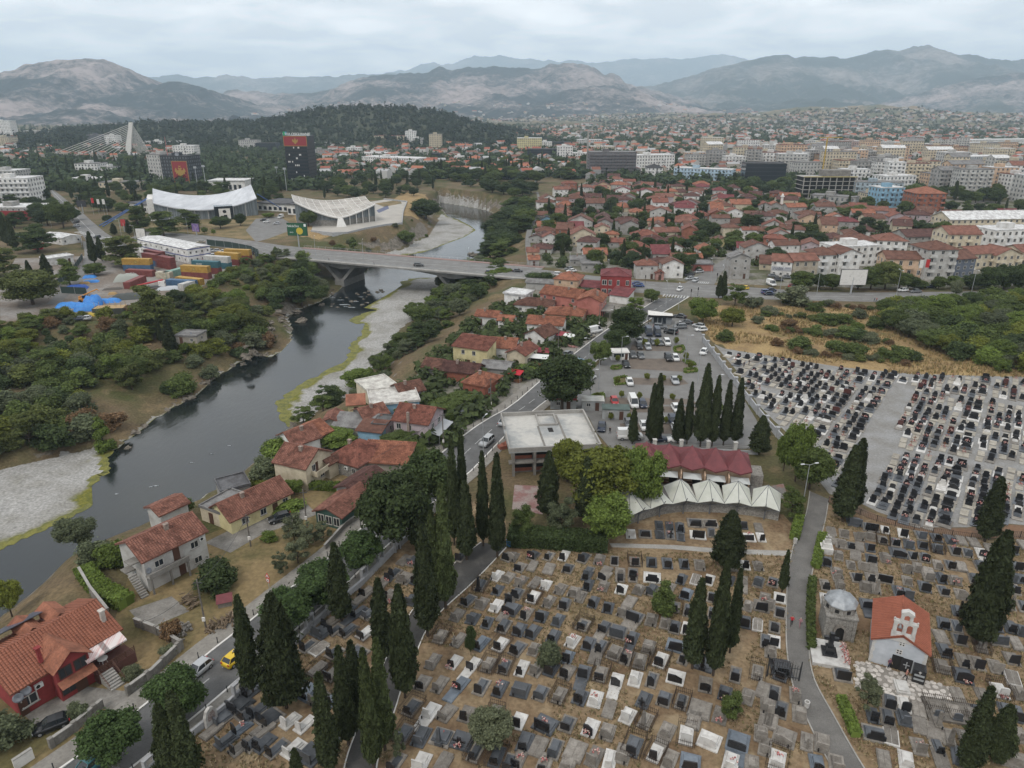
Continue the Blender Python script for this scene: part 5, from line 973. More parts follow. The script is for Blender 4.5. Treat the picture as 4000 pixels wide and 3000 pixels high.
def grave(code,px,py,th=None,sc=1.08):
 """code letters: d dark granite, b pale base + black stone, l concrete, w marble, s slab only, D double; o obelisk, x cross, f fence, F flowers, L long, u blue"""
 x,y=G(px,py); q=random.Random(int(px*7+py*13)); th=R(-24+q.uniform(-7,7)) if th is None else th
 wide='D' in code; w_=q.choice([1.25,1.4,1.5])*(1.6 if wide else 1); l=q.choice([2.0,2.2,2.35]); tall=q.choice([1.15,1.3,1.45])
 main=next((c for c in code if c in 'dblwsu'),'d'); nm={'d':'granite_grave','u':'granite_grave','b':'black_stone_grave','l':'concrete_grave','w':'marble_grave','s':'slab_grave'}[main]
 bits={'d':'dark grey granite grave','u':'blue grey granite grave','b':'pale grave with black headstone','l':'weathered concrete grave','w':'white marble grave','s':'flat slab grave'}[main]
 if wide:bits='double width '+bits
 ex=' with obelisk' if 'o' in code else ' with cross' if 'x' in code else ''
 if 'f' in code:ex+=' in iron railing'
 if 'F' in code:ex+=' heaped with flowers'
 r=obj(nm,None,None,(x,y,.02),th,sc); look(r,bits+ex,'grave',GC)
 r.location=(x+math.sin(th)*l*.45*sc,y-math.cos(th)*l*.45*sc,.02)
 base_m,tm,hm={'d':(M_gran if q.random()<.5 else M_lconc,M_gran,M_blk if q.random()<.75 else M_gran),'u':(M_blue,M_blue,M_blk),'b':(M_marb if 'w' in code else M_lconc,M_lconc if q.random()<.6 else M_gran,M_blk),'l':(M_lconc,M_lconc,M_lconc),'w':(M_marb,M_marb,M_marb),'s':(M_lconc if 'w' not in code else M_marb,)*3}[main]
 if 'w' in code and main=='b':tm=M_marb
 obj('base',slab(w_,l,.16 if main!='s' else .22,base_m,base_m.name),r)
 if main!='s':
  th_=q.choice([.36,.45,.58]) if main!='b' else q.choice([.28,.38]); tw=w_-q.choice([.25,.4])
  obj('tomb',tomb(round(tw,2),round(l-.3,2),th_,tm,tm.name),r)
  shp=5 if 'x' in code else q.choice([0,0,1,2,3,4])
  if 'o' in code:obj('obelisk',cached(('ob',hm.name), lambda b:b.box(-.35,.35,-.3,.3,.1,.5).box(-.22,.22,-.22,.22,.5,2.2,0,(.08,.08)).box(-.14,.14,-.14,.14,2.2,2.4,0,(.13,.13)),hm,'obelisk'),r)
  else :obj('headstone',head(round(min(tw*.92,1.8),2),tall,hm,hm.name,shp),r)
  if q.random()<.45:obj('vase',VASE,r,(tw*.3*q.choice([-1,1]),-.3,.16))
  if 'F' in code or q.random()<.13:obj('flowers',flowers_mesh(q.randrange(6)),r,(q.uniform(-.2,.2),-.35 if q.random()<.6 else l*.5,.16 if q.random()<.6 else .5),color=None)
 else :
  obj('cover',cached(('cv',w_), lambda b:[b.box(-w_/2+.1+i*(w_-.2)/2+.02,-w_/2+.1+(i+1)*(w_-.2)/2-.02,-.1,l-.15,.22,.3) for i in range(2)],base_m,'cover'),r)
 if 'f' in code:obj('iron_fence',fence_mesh(round(w_+.5,2),round(l+.3,2)),r)
 if 'L' in code:obj('front_slab',slab(w_*.9,1.6,.12,base_m,base_m.name+'L'),r,(0,-1.75,0))
 return r
GR={(2,3):"80,55,l 200,65,s 295,85,w 420,120,l 535,145,l 595,185,lo 660,85,d 790,95,l 945,120,bw 1095,125,l 1210,130,d 1355,110,l 650,5,d 800,5,b 930,10,b 1045,10,b 1210,20,bwD 1465,35,d 1585,40,sw 1705,40,bw 1875,45,d 1995,50,l 1990,105,s 2130,60,d 45,160,d 185,190,bwf 320,230,l 455,250,d 705,235,d 830,280,d 1015,235,s 960,315,l 1505,165,u 1405,275,bf 1530,305,d 1725,190,d 1740,330,d 1945,235,l 2040,265,l 2185,195,l 2155,265,bD 15,300,d 125,335,b 255,355,d 400,390,d 615,430,bf 800,450,dL 1060,360,dDL 1205,385,l 1320,415,l 1405,450,d 1510,460,bw 1990,400,dD 2120,435,sw 65,470,d 180,490,d 360,530,d 525,570,w 665,595,d 770,620,d 915,490,dD 1040,550,dL 1180,620,l 1420,610,uD 1690,520,l 50,635,d 190,640,l 320,640,d 485,710,u 720,715,s 885,670,lf 990,710,b 1105,745,lf 1285,735,bwf 1490,710,b 1660,760,doD 2190,570,d 85,805,bw 215,815,l 340,815,d 475,835,b 620,840,dL 765,855,bf 905,910,bwL 1065,895,w 1210,905,d 1415,880,bwD 1670,945,b 1930,860,b 2120,840,lxf 75,990,dD 250,1020,d 410,1040,lf 590,1055,d 720,1070,wF 840,1160,s 1140,1080,dx 1315,1070,d 1465,1095,df 1620,1160,sD 1570,1260,s 1840,1020,d 1800,1210,l 2035,1050,l 2165,1000,s 60,1260,bw 290,1290,dD 480,1285,b 680,1320,bw 825,1355,l 1000,1215,w 1155,1260,lof 1340,1345,lL 1505,1385,wf 1705,1430,wD 1950,1440,uDL 2150,1370,l 2200,1130,l 2200,1240,s 115,1445,d 230,1485,s 370,1505,d 545,1520,sD 715,1570,lF 845,1600,w 1050,1480,df 1240,1540,bwf 1365,1600,l 1540,1620,uD 1890,1620,wF 2070,1640,l 60,1590,b 280,1630,b 480,1640,l 960,1545,l 2185,1480,l",
(1,3):"1945,90,dof 2090,130,d 2200,200,b 1835,220,b 1955,245,l 2080,265,w 2180,290,d 2085,5,w 2180,20,l 1740,345,l 1875,375,d 2000,410,d 2145,350,s 2140,440,d 1595,530,lf 1755,560,lx 1945,590,u 2115,600,bwf 1530,745,l 1715,750,bwF 1880,770,bwL 2010,775,lf 2150,790,df 1440,930,b 1590,945,l 1770,940,uL 1950,965,d 2110,980,d 1350,1145,df 1510,1180,wL 1650,1190,l 1820,1200,bu 2060,1210,sf 1285,1370,df 1430,1395,d 1610,1400,doD 1785,1430,dxD 1900,1530,bf 2080,1570,df 1210,1620,b 1430,1620,w 1615,1630,s 2190,1630,d 960,145,b 890,215,s 1150,165,b 1200,200,l 1350,215,d 790,300,d 890,320,dL 990,330,d 1180,380,l 640,410,b 570,490,dD 690,470,b 800,480,d 950,500,bwf 455,610,b 545,640,sw 685,670,b 880,670,dD 530,820,sf 670,850,bf 450,1010,uD 690,1060,u 540,1060,l 120,1230,dD 300,1260,w 430,1290,w 60,1340,s 70,1450,d 185,1500,b 330,1500,w 480,1550,dD 760,1340,d 20,1170,d 1100,60,s 1290,25,lD 1400,40,d 1165,10,dF",
(0,3):"1920,1230,dD 2070,1120,dD 2150,1210,dD 1830,1350,s 1960,1430,d 2090,1320,u 2090,1480,b 2190,1450,b 2180,1000,d",
(3,3):"45,60,d 100,195,bw 15,250,l 100,320,d 55,450,b 50,570,bw 20,660,l 110,850,df 50,1020,b 235,1040,l 20,1140,l 110,1160,d 270,1200,l 140,1400,lD 335,1440,lx 465,1450,l 80,1600,wf 420,1630,u 590,1640,l 20,1260,s 490,85,b 620,90,l 500,205,bw 640,215,lo 840,100,l 930,115,lo 870,250,dDL 760,20,b 880,20,b 1000,30,bD 590,5,l 1130,145,d 1200,165,d 1200,50,l 1350,100,d 1490,25,d 1610,45,l 1510,135,d 1665,165,l 1785,35,d 1375,5,l 2095,20,d 2190,30,d 2125,120,b 2085,255,lo 1640,310,do 2205,270,d 1515,415,d 1620,440,d 1490,535,s 1650,555,d 1960,440,d 2090,450,d 2195,480,d 1520,650,d 1680,740,b 1800,760,b 1960,790,l 2100,720,b 1840,620,lof 1985,560,dD 2140,590,sF 1500,790,lf 1680,870,dDF 2110,890,sw 2000,1000,wfF 1850,1040,l 2170,1020,l 640,860,dD 1050,1100,d 1170,1120,bw 1300,1170,s 900,1210,d 1030,1230,d 1170,1230,d 1310,1300,s 1440,1250,lo 1800,1190,d 2100,1190,dD 920,1370,dD 1060,1400,sw 1300,1480,lF 1460,1490,d 1555,1400,lo 1430,1360,s 1700,1420,l 1000,1600,s 1190,1600,w 1490,1590,s 1640,1560,d 2110,1590,lD 2170,1380,l 1640,1050,s",
(3,2):"745,1200,dD 885,1245,dD 1010,1265,bw 1165,1295,bw 1315,1315,d 1450,1335,d 1570,1350,d 1670,1360,s 1775,1375,s 545,1285,s 655,1300,l 785,1325,l 880,1325,l 990,1355,bf 540,1350,s 625,1385,l 715,1405,d 790,1415,s 880,1420,d 1100,1375,b 1215,1390,d 1335,1400,d 1460,1430,df 610,1490,l 755,1490,s 890,1520,d 1010,1510,l 1125,1465,dD 1240,1490,d 1350,1510,d 1610,1450,d 1720,1465,d 1840,1465,bwL 1915,1430,s 2105,1440,d 2140,1580,d 715,1570,l 825,1580,l 905,1600,s 1200,1605,l 1465,1570,l 1570,1570,b 1670,1590,s 1835,1580,d 595,1640,l 1385,1640,s 505,1540,d 2205,1400,s 1290,1590,l",
(2,2):"1025,1300,w 1150,1300,bD 1270,1225,d 1275,1305,d 1360,1235,d 1365,1310,dx 1450,1245,d 1455,1325,d 1580,1205,bD 1605,1310,bwD 1710,1210,bD 1720,1290,d 1995,1225,d 2030,1330,bwD 2150,1330,bw 2130,1250,s 185,1490,d 320,1495,b 450,1490,bw 620,1510,d 755,1525,l 885,1535,d 1060,1540,bf 1205,1545,d 1340,1555,d 1485,1560,d 1620,1570,l 1895,1580,l 2010,1570,bw 2125,1580,l 70,1590,b 175,1585,s 320,1605,s 485,1600,b 660,1630,d 810,1630,sF 935,1640,l 1045,1640,b 10,1500,l",
(1,2):"1280,1530,s 1380,1540,dD 1200,1640,d 2180,1500,b 1770,1500,d"}
for (c,r_),s_ in GR.items():
 for e in s_.split():
  x,y,k=e.split(','); px,py=T(c,r_,float(x),float(y)); th=None
  if px<1480:th=R(-33+random.uniform(-4,4))
  elif py<2260 and 2400<px<3060:th=R(-8+random.uniform(-4,4))
  elif px>3100:th=R(-18+random.uniform(-6,6))
  grave(k,px,py,th)
m=thing('cross_monument','tall black granite cross monument on a white terrace','monument',(*G(3235,2560),.02),R(-15)); MB().box(-2.2,2.2,-2.4,2.4,0,.5).build('terrace',M_marb,m)
MB().box(-.9,.9,-.9,.9,.5,.75).box(-.5,.5,-.5,.5,.75,1.5).box(-.3,.3,-.25,.25,1.5,3.6,0,(.03,.03)).box(-.85,.85,-.2,.2,2.5,2.95).build('cross',M_blk,m)
for i in range(8):obj('flowers',flowers_mesh(i%6),m,(1.9,-1.8+i*.5,.5))
m=thing('marble_monument','white marble cross shrine beside the upper path','monument',(*G(3226,2155),.02),R(-15)); MB().box(-.9,.9,-.9,.9,0,1.0).box(-.7,.7,-.6,.6,1,1.7,0,(.1,.1)).build('plinth',M_marb,m); MB().box(-.45,.45,-.2,.2,1.7,2.3).box(-.12,.12,-.1,.1,2.3,3.1).box(-.4,.4,-.1,.1,2.6,2.82).build('cross',M_marb,m)
m=thing('fenced_family_plot','large railed family plot with several tombs near the chapel yard','grave',(*G(3725,2790),.02),R(-14)); MB().box(-3.1,3.1,-1.6,1.8,0,.3).build('base',M_lconc,m)
for i in (-2,0,2):obj('tomb',tomb(1.4,2.2,.5,M_lconc,'l'),m,(i,-1.2,.2)); obj('headstone',head(.9,1.0,M_gran,'g',1),m,(i,-1.2,.3))
obj('iron_fence',fence_mesh(6.3,1.5),m,(0,-.0,.3))
m=thing('iron_gate_grave','black grave behind tall black iron gate by the path','grave',(*G(3055,2640),.02),R(-12)); MB().box(-1.3,1.3,-.2,2.6,0,.2).box(-.9,.9,.2,2.3,.2,.6).build('base',M_blk,m); obj('headstone',head(1.3,1.2,M_blk,'k',0),m)
b=MB()
for i in range(13):b.tube((-1.8+i*.3,-.5,0),(-1.8+i*.3,-.5,2.2+.4*math.sin(i*.26)),.03,.03,5)
b.box(-1.9,1.9,-.54,-.46,.4,.46).box(-1.9,1.9,-.54,-.46,1.8,1.86); [b.box(x-.06,x+.06,-.56,-.44,0,3.0) for x in (-1.9,1.9)]; b.build('gate',M_metal,m)
# new cemetery: black headstones on grey gravel, cream vault covers
GB='graves of the new gravel cemetery'
u=Vector((math.sin(R(36)),math.cos(R(36)))); v=Vector((math.cos(R(36)),-math.sin(R(36))))
AISLES=[g0([(3520,1500),(3407,1816),(3330,1950)]),g0([(3384,1735),(3700,1780),(4100,1835)]),g0([(3360,1500),(3700,1540),(4100,1590)]),g0([(3000,1700),(3250,1870)]),g0([(2900,1500),(3150,1540)])]
AW=[2.6,1.5,1.1,1.2,.8]
q=random.Random(77); O0=Vector(G(3000,1650)); cells=[]
NC=np.array(NEWCEM); INSET=g0([(2835,1374),(3290,1442),(3560,1466),(3880,1476),(4015,1476),(4015,2035),(3880,2025),(3780,2045),(3600,2050),(3430,1985),(3345,1945),(3270,1900),(3200,1790),(3060,1640),(2940,1530),(2870,1430)])
j=-40
yv=-60.0
while yv<140:
 step=q.choice([1.7,1.7,1.75,2.6]); big=step>2; xu=-70.0
 while xu<160:
  p=O0+u*xu+v*yv; xu+=3.15+q.uniform(-.1,.1)
  if not inside(INSET,np.array([p.x]),np.array([p.y]))[0]:continue
  if any(polydist(a,np.array([p.x]),np.array([p.y]),False)[0]<w_ for a,w_ in zip(AISLES,AW)):continue
  cells.append((p.x,p.y,big))
 yv+=step+.12
def put(nm,phrase,x,y,rot,parts,sc=1.0):
 r=obj(nm,None,None,(x,y,.03),rot,sc); look(r,phrase,'grave',GB)
 for n_,me_,loc in parts:obj(n_,me_,r,loc)
 return r
def bh(w_,shape):return head(w_,1.08,M_blk,'nb',shape)
slabm={False:cached('vs', lambda b:[b.box(-.62,.62,-2.4+i*.8+.02,-1.6+i*.8-.02,0,.16) for i in range(3)],M_vault,'cover'),True:cached('vsb', lambda b:[b.box(-1.05+i*1.05+.02,i*1.05-.02,-2.4+k*1.2+.02,-1.2+k*1.2-.02,0,.16) for i in range(2) for k in range(2)],M_vault,'cover')}
nb=0
RB_=math.pi/2-R(54)
cells.sort(key= lambda c:c[1])
for x,y,big in cells:
 x+=q.gauss(0,.12); y+=q.gauss(0,.15); t=q.random(); w_=2.0 if big else 1.3; dn=fbm(np.array([x]),np.array([y]),30,2,4)[0]
 rot=-R(36)+q.uniform(-.05,.05)
 if t<.58+dn*.5 and nb<460:
  nb+=1; wm_=q.choice([M_gran,M_blk,M_blk,M_marb if q.random()<.5 else M_blk]); bm=M_brng if q.random()<.05 else None
  um=q.choice([M_vault,M_lconc,M_lconc,M_lconc,M_gran,M_gran,M_marb]); pts=[('base',cached(('ub',w_,um.name), lambda b:b.box(-w_/2-.12,w_/2+.12,-2.45,.35,0,.14),um,'base'),(0,0,0)),('tomb',cached(('nb',w_,wm_.name), lambda b:b.box(-w_/2+.12,w_/2-.12,-1.35,.2,.14,.28).box(-w_/2+.3,w_/2-.3,-1.1,-.2,.28,.36),wm_,'tomb'),(0,0,0)),('headstone',bm and head(w_*.8,1.3,M_brng,'br',1) or bh(round(w_*.7,2),q.choice([0,1,1,2,3])),(0,0,.1))]
  if q.random()<.6:pts.append(('vase',VASE,(-w_*.38,-.5,.4)))
  if q.random()<.5:pts.append(('vase',VASE,(w_*.38,-.5,.4)))
  if q.random()<.3:pts.append(('flowers',flowers_mesh(q.randrange(6)),(0,-.7,.4)))
  put('double_headstone_grave' if big else 'headstone_grave',('double ' if big else '')+('maroon' if bm else 'black')+' headstone grave with '+('marble' if wm_ is M_marb else 'grey' if wm_ is M_gran else 'black')+' base on gravel',x,y,rot,pts,q.uniform(.95,1.1))
 elif t<.9:put('vault_cover',('wide' if big else 'narrow')+' empty cream concrete vault cover on gravel',x,y,rot,[('cover',slabm[big],(0,0,0))])
 elif t<.985:
  put('cross_grave','wooden cross grave with flowers on gravel',x,y,rot,[('cover',slabm[big],(0,0,0)),('cross',cached('wc', lambda b:b.box(-.05,.05,-.05,.05,0,1.3).box(-.32,.32,-.04,.04,.85,.97),M_wood,'cross'),(0,0,.1)),('flowers',flowers_mesh(q.randrange(6)),(0,-.5,.16))])
 else :put('marble_grave','white marble grave standing out among black headstones',x,y,rot,[('base',cached('wmb', lambda b:b.box(-.8,.8,-2.3,.25,0,.3),M_marb,'base'),(0,0,0)),('headstone',head(1.1,1.3,M_marb,'wm',2),(0,0,.2))])
# cemetery walls
M_pale=mat('pale_wall',(.37,.375,.385),.85,col2=(.29,.29,.295),scale=.8,fine=(3,.1))
P=g0([(560,3052),(640,2980),(720,2905),(880,2775),(1000,2665),(1150,2525),(1200,2470),(1290,2390),(1410,2290),(1545,2150),(1620,2085)])
cw=thing('cemetery_wall','pale grey wall with framed openings between road and cemetery','wall',(*P[0],0)); mb=MB(); sweep(mb,P,.35,-.1,1.0); mb.move(-P[0][0],-P[0][1]); mb.build('wall',M_pale,cw)
FR=cached('wframe', lambda b:[b.box(*q_) for q_ in ((-.75,-.5,-.25,.25,0,2.2),(.5,.75,-.25,.25,0,2.2),(-.75,.75,-.25,.25,2.2,2.42),(-.5,.5,-.2,.2,.95,1.1))],M_pale,'wall_frame')
for px,py in [(595,3020),(935,2725),(1212,2460),(1292,2390),(1425,2268),(1488,2205),(1552,2150)]:
 x,y=G(px,py); obj('wall_frame',FR,cw,(x-P[0][0],y-P[0][1],0),math.atan2(P[5][1]-P[4][1],P[5][0]-P[4][0]))
sh_=thing('memorial_arch','small arched white shrine set in the roadside wall','shrine',(*G(828,2830),0),math.atan2(P[5][1]-P[4][1],P[5][0]-P[4][0])); MB().yprism([(-.8,0),(.8,0),(.8,1.6),(.5,2.3),(0,2.6),(-.5,2.3),(-.8,1.6)],-.2,.2).build('arch',M_marb,sh_); MB().yprism([(-.5,.9),(.5,.9),(.5,1.6),(.3,2.05),(-.3,2.05),(-.5,1.6)],-.23,-.201).build('picture',mat('shrine_picture',(.16,.1,.09),.6,col2=(.4,.36,.34),scale=5),sh_)
P=g0([(2745,1335),(2800,1408),(2880,1515),(2945,1600),(3000,1668),(3060,1735)])
cw=thing('lot_wall','long pale wall with pillars between parking lot and gravel cemetery','wall',(*P[0],0)); mb=MB(); sweep(mb,P,.3,-.1,1.7); mb.move(-P[0][0],-P[0][1]); mb.build('wall',M_pale,cw)
pm=cached('pil', lambda b:b.box(-.35,.35,-.3,.3,0,2.2).box(-.45,.45,-.4,.4,2.2,2.35),M_pale,'pillar')
for p in resample(P,6.0):obj('pillar',pm,cw,(p[0]-P[0][0],p[1]-P[0][1],0),math.atan2(P[2][1]-P[1][1],P[2][0]-P[1][0]))
P=g0([(2555,1760),(2680,1763),(2800,1768),(2960,1775)])
cw=thing('fence_wall','low wall with white pillars and railing above the red roofs','fence',(*P[0],0)); mb=MB(); sweep(mb,P,.3,-.1,.8); mb.move(-P[0][0],-P[0][1]); mb.build('wall',M_pale,cw)
for p in resample(P,5.4):obj('pillar',cached('pil2', lambda b:b.box(-.35,.35,-.35,.35,0,2.4).box(-.42,.42,-.42,.42,2.4,2.6).box(-.2,.2,-.37,-.34,.9,2.0),M_marb,'pillar'),cw,(p[0]-P[0][0],p[1]-P[0][1],0))
rl=MB(); [sweep(rl,P,.04,z,z+.04) for z in (1.1,1.5,1.9)]; rl.move(-P[0][0],-P[0][1]); rl.build('railing',M_metal,cw)
P=spline(g0([(3235,1965),(3330,2000),(3400,2030),(3550,2070),(3700,2095),(3840,2110),(3960,2100),(4080,2115)]),5)
fr=thing('railing_fence','long brown railing between gravel and earth cemeteries','fence',(*P[0],0)); rp=resample(P,1.4)
b=MB(); [sweep(b,rp,.04,z,z+.04) for z in (.2,1.15)]; [b.cbox(p[0],p[1],0,.025,.025,1.15) for p in resample(P,.28)]; b.move(-P[0][0],-P[0][1]); b.build('rail',M_iron,fr)
for p in rp[::2]:obj('post',cached('rpost', lambda b:b.box(-.05,.05,-.05,.05,0,1.3),M_iron,'post'),fr,(p[0]-P[0][0],p[1]-P[0][1],0))
sheet('earth_slope',g0([(3240,1935),(3330,1965),(3430,2015),(3600,2062),(3780,2065),(3880,2045),(4100,2060),(4100,2110),(3840,2100),(3700,2088),(3550,2066),(3400,2026),(3235,1960)]),.03,mat('red_earth',(.17,.095,.055),.95,col2=(.12,.085,.06),scale=.2,fine=(2,.25)))
# chapel
CH=thing('chapel','white stone chapel with orange tile roof and bell gable','chapel',(*G(3392,2582),.02)); A,B=G(3392,2582),G(3602,2645); L_=math.dist(A,B); CH.rotation_euler=(0,0,math.atan2(B[1]-A[1],B[0]-A[0])); W_=8.2; H_=3.6
M_chap=mat('chapel_render',(.50,.52,.55),.85,col2=(.40,.42,.45),scale=1.0,fine=(4,.1),bump=.15,bscale=10)
walls(CH,L_,W_,H_,(1,1,1),'g',27,'y',M_chap); roof_part(CH,'g',L_,W_,H_,27,(.30,.098,.058),.3,2,'y')
xm=L_/2; rz=H_+L_/2*math.tan(R(27))
b=MB()
def pier(x0,x1,z0,z1):b.box(x0,x1,-.15,.45,z0,z1)
pier(xm-1.3,xm+1.3,rz-.9,rz+.2); [pier(*e) for e in ((xm-1.25,xm-.85,rz+.2,rz+1.9),(xm-.2,xm+.2,rz+.2,rz+1.9),(xm+.85,xm+1.25,rz+.2,rz+1.9))]
for cx in (xm-.525,xm+.525):b.yprism([(cx-.325,rz+1.5),(cx-.22,rz+1.72),(cx,rz+1.82),(cx+.22,rz+1.72),(cx+.325,rz+1.5),(cx+.325,rz+1.9),(cx-.325,rz+1.9)],-.149,.449)
pier(xm-1.35,xm+1.35,rz+1.9,rz+2.05); [pier(*e) for e in ((xm-.65,xm-.32,rz+2.05,rz+3.2),(xm+.32,xm+.65,rz+2.05,rz+3.2))]; b.yprism([(xm-.32,rz+2.95),(xm,rz+3.15),(xm+.32,rz+2.95),(xm+.32,rz+3.2),(xm-.32,rz+3.2)],-.149,.449)
b.yprism([(xm-.75,rz+3.2),(xm+.75,rz+3.2),(xm+.7,rz+3.4),(xm,rz+3.75),(xm-.7,rz+3.4)],-.2,.5); b.build('bell_gable',M_marb,CH)
MB().lathe([(.02,rz+1.55),(.1,rz+1.5),(.16,rz+1.2),(.26,rz+1.0),(.02,rz+1.0)],12,xm-.525,.15).build('bell',M_steel,CH,smooth=True)
for sx in (-1.25,1.25):MB().lathe([(.02,rz+2.4),(.12,rz+2.28),(.08,rz+2.05)],8,xm+sx,.15).build('finial',M_marb,CH)
obj('opening',ME_OPEN,CH,(L_*.5,-.01,.0),0,(1.2,1,2.1))
dr=MB().box(-.6,.6,-.06,.0,0,2.05).build('door',M_blk,CH,(L_*.68,-.03,0)); MB().box(-.06,.06,-.09,-.062,.6,1.6).box(-.35,.35,-.09,-.062,1.05,1.18).build('cross_emblem',M_steel,dr)
ck=MB().box(L_*.80,L_*1.02,-1.5,-.03,0,1.9,0).build('candle_stand',M_blk,CH)
for z in (.5,1.1):MB().box(L_*.82,L_*1.0,-1.56,-1.505,z,z+.25).build('shelf',M_steel,ck)
MB().box(-.06,.06,-.05,.0,0,.35).box(-.16,.16,-.05,.0,.2,.28).build('cross_emblem',M_marb,ck,(L_*.91,-1.52,1.5))
for x,z,s in ((.52,4.0,.34),(.5,2.7,.36)):MB().box(-s,s,-.04,0,-s,s).box(-s*.7,-s*.2,-.05,-.041,-s*.7,-s*.2,1).box(s*.2,s*.7,-.05,-.041,-s*.7,-s*.2,1).box(-s*.7,-s*.2,-.05,-.041,s*.2,s*.7,1).box(s*.2,s*.7,-.05,-.041,s*.2,s*.7,1).build('vent_rosette',[M_marb,M_dark],CH,(L_*x,-.01,z))
for i in range(6):
 for x,w_ in ((-.04,.42 if i%2 else .3),(L_-(.42 if i%2 else .3)+.04,.42 if i%2 else .3)):MB().box(x,x+w_,-.05,.3,i*.6,i*.6+.57).build('quoin',M_marb,CH)
q=random.Random(4); YP=g0([(3345,2590),(3385,2585),(3600,2655),(3690,2680),(3760,2710),(3700,2740),(3650,2775),(3590,2770),(3530,2740),(3450,2700),(3340,2690)])
sheet('chapel_yard',YP,.035,mat('yard_mortar',(.22,.20,.175),.95,fine=(3,.2)))
M_flag=mat('flagstone',(.52,.48,.44),.9,col2=(.40,.365,.33),scale=3,fine=(6,.15),rnd=.2)
pts=fill(YP,300,.62,8,tries=30); PA=np.array(pts)
flagm=[( lambda mb,r_:mb.prism([(.36*(.8+.35*r_.random())*math.cos(6.283*i/7),.36*(.8+.35*r_.random())*math.sin(6.283*i/7)) for i in range(7)],0,.035) and mb.mesh('flagstone',M_flag))(MB(),random.Random(i)) for i in range(6)]
yd=thing('flagstone_paving','pale crazy paving in front of the chapel door','paving',(*pts[0],.036))
for p in pts[:300]:obj('flagstone',q.choice(flagm),yd,(p[0]-pts[0][0],p[1]-pts[0][1],0),q.random()*6)
gs=thing('floor_tomb','pale stone tomb slab set in the chapel paving','grave',(*G(3521,2690),.03),R(-14)); MB().box(-.75,.75,-1.1,1.1,0,.35).build('base',M_marb,gs); MB().box(-.55,.55,-.9,.9,.35,.5).build('cover',M_marb,gs)
# domed mausoleum
MZ=thing('mausoleum','weathered grey stone mausoleum with octagonal lead dome','mausoleum',(*G(3272,2500),.02),R(-14))
b=MB(); b.box(-1.9,1.9,0,3.8,-.1,3.5); [b.box(x-.2,x+.2,-.18,0,0,3.3) for x in (-1.7,1.7)]; b.box(-2.0,2.0,-.2,4.0,3.5,3.75); b.build('wall',M_stone,MZ)
b=MB(); b.yprism([(-.75,0),(-.55,0),(-.55,1.6),(-.4,2.0),(0,2.25),(.4,2.0),(.55,1.6),(.55,0),(.75,0),(.75,1.7),(.5,2.3),(0,2.6),(-.5,2.3),(-.75,1.7)],-.3,0); b.build('arch',M_lconc,MZ)
MB().yprism([(-.55,0),(.55,0),(.55,1.6),(.4,2.0),(0,2.25),(-.4,2.0),(-.55,1.6)],-.04,-.01).build('opening',M_dark,MZ)
MB().lathe([(2.0,3.75),(2.0,4.9),(1.9,4.9)],8,0,1.9).build('drum',M_stone,MZ)
for i in range(8):a=math.pi/8+i*math.pi/4+math.pi/8*0; MB().box(-.25,.25,-.05,.02,0,.5).build('opening',M_dark,MZ,(1.86*math.cos(a),1.9+1.86*math.sin(a),4.1),a+math.pi/2)
MB().lathe([(2.15,4.9),(2.1,5.0),(1.7,5.5),(.9,5.95),(.02,6.1)],8,0,1.9).build('dome',mat('lead_sheet',(.33,.345,.36),.45,col2=(.22,.23,.24),scale=1.2,metal=.3),MZ)
MB().tube((0,1.9,6.0),(0,1.9,6.7),.04).box(-.2,.2,1.87,1.93,6.4,6.48).build('cross',M_steel,MZ)
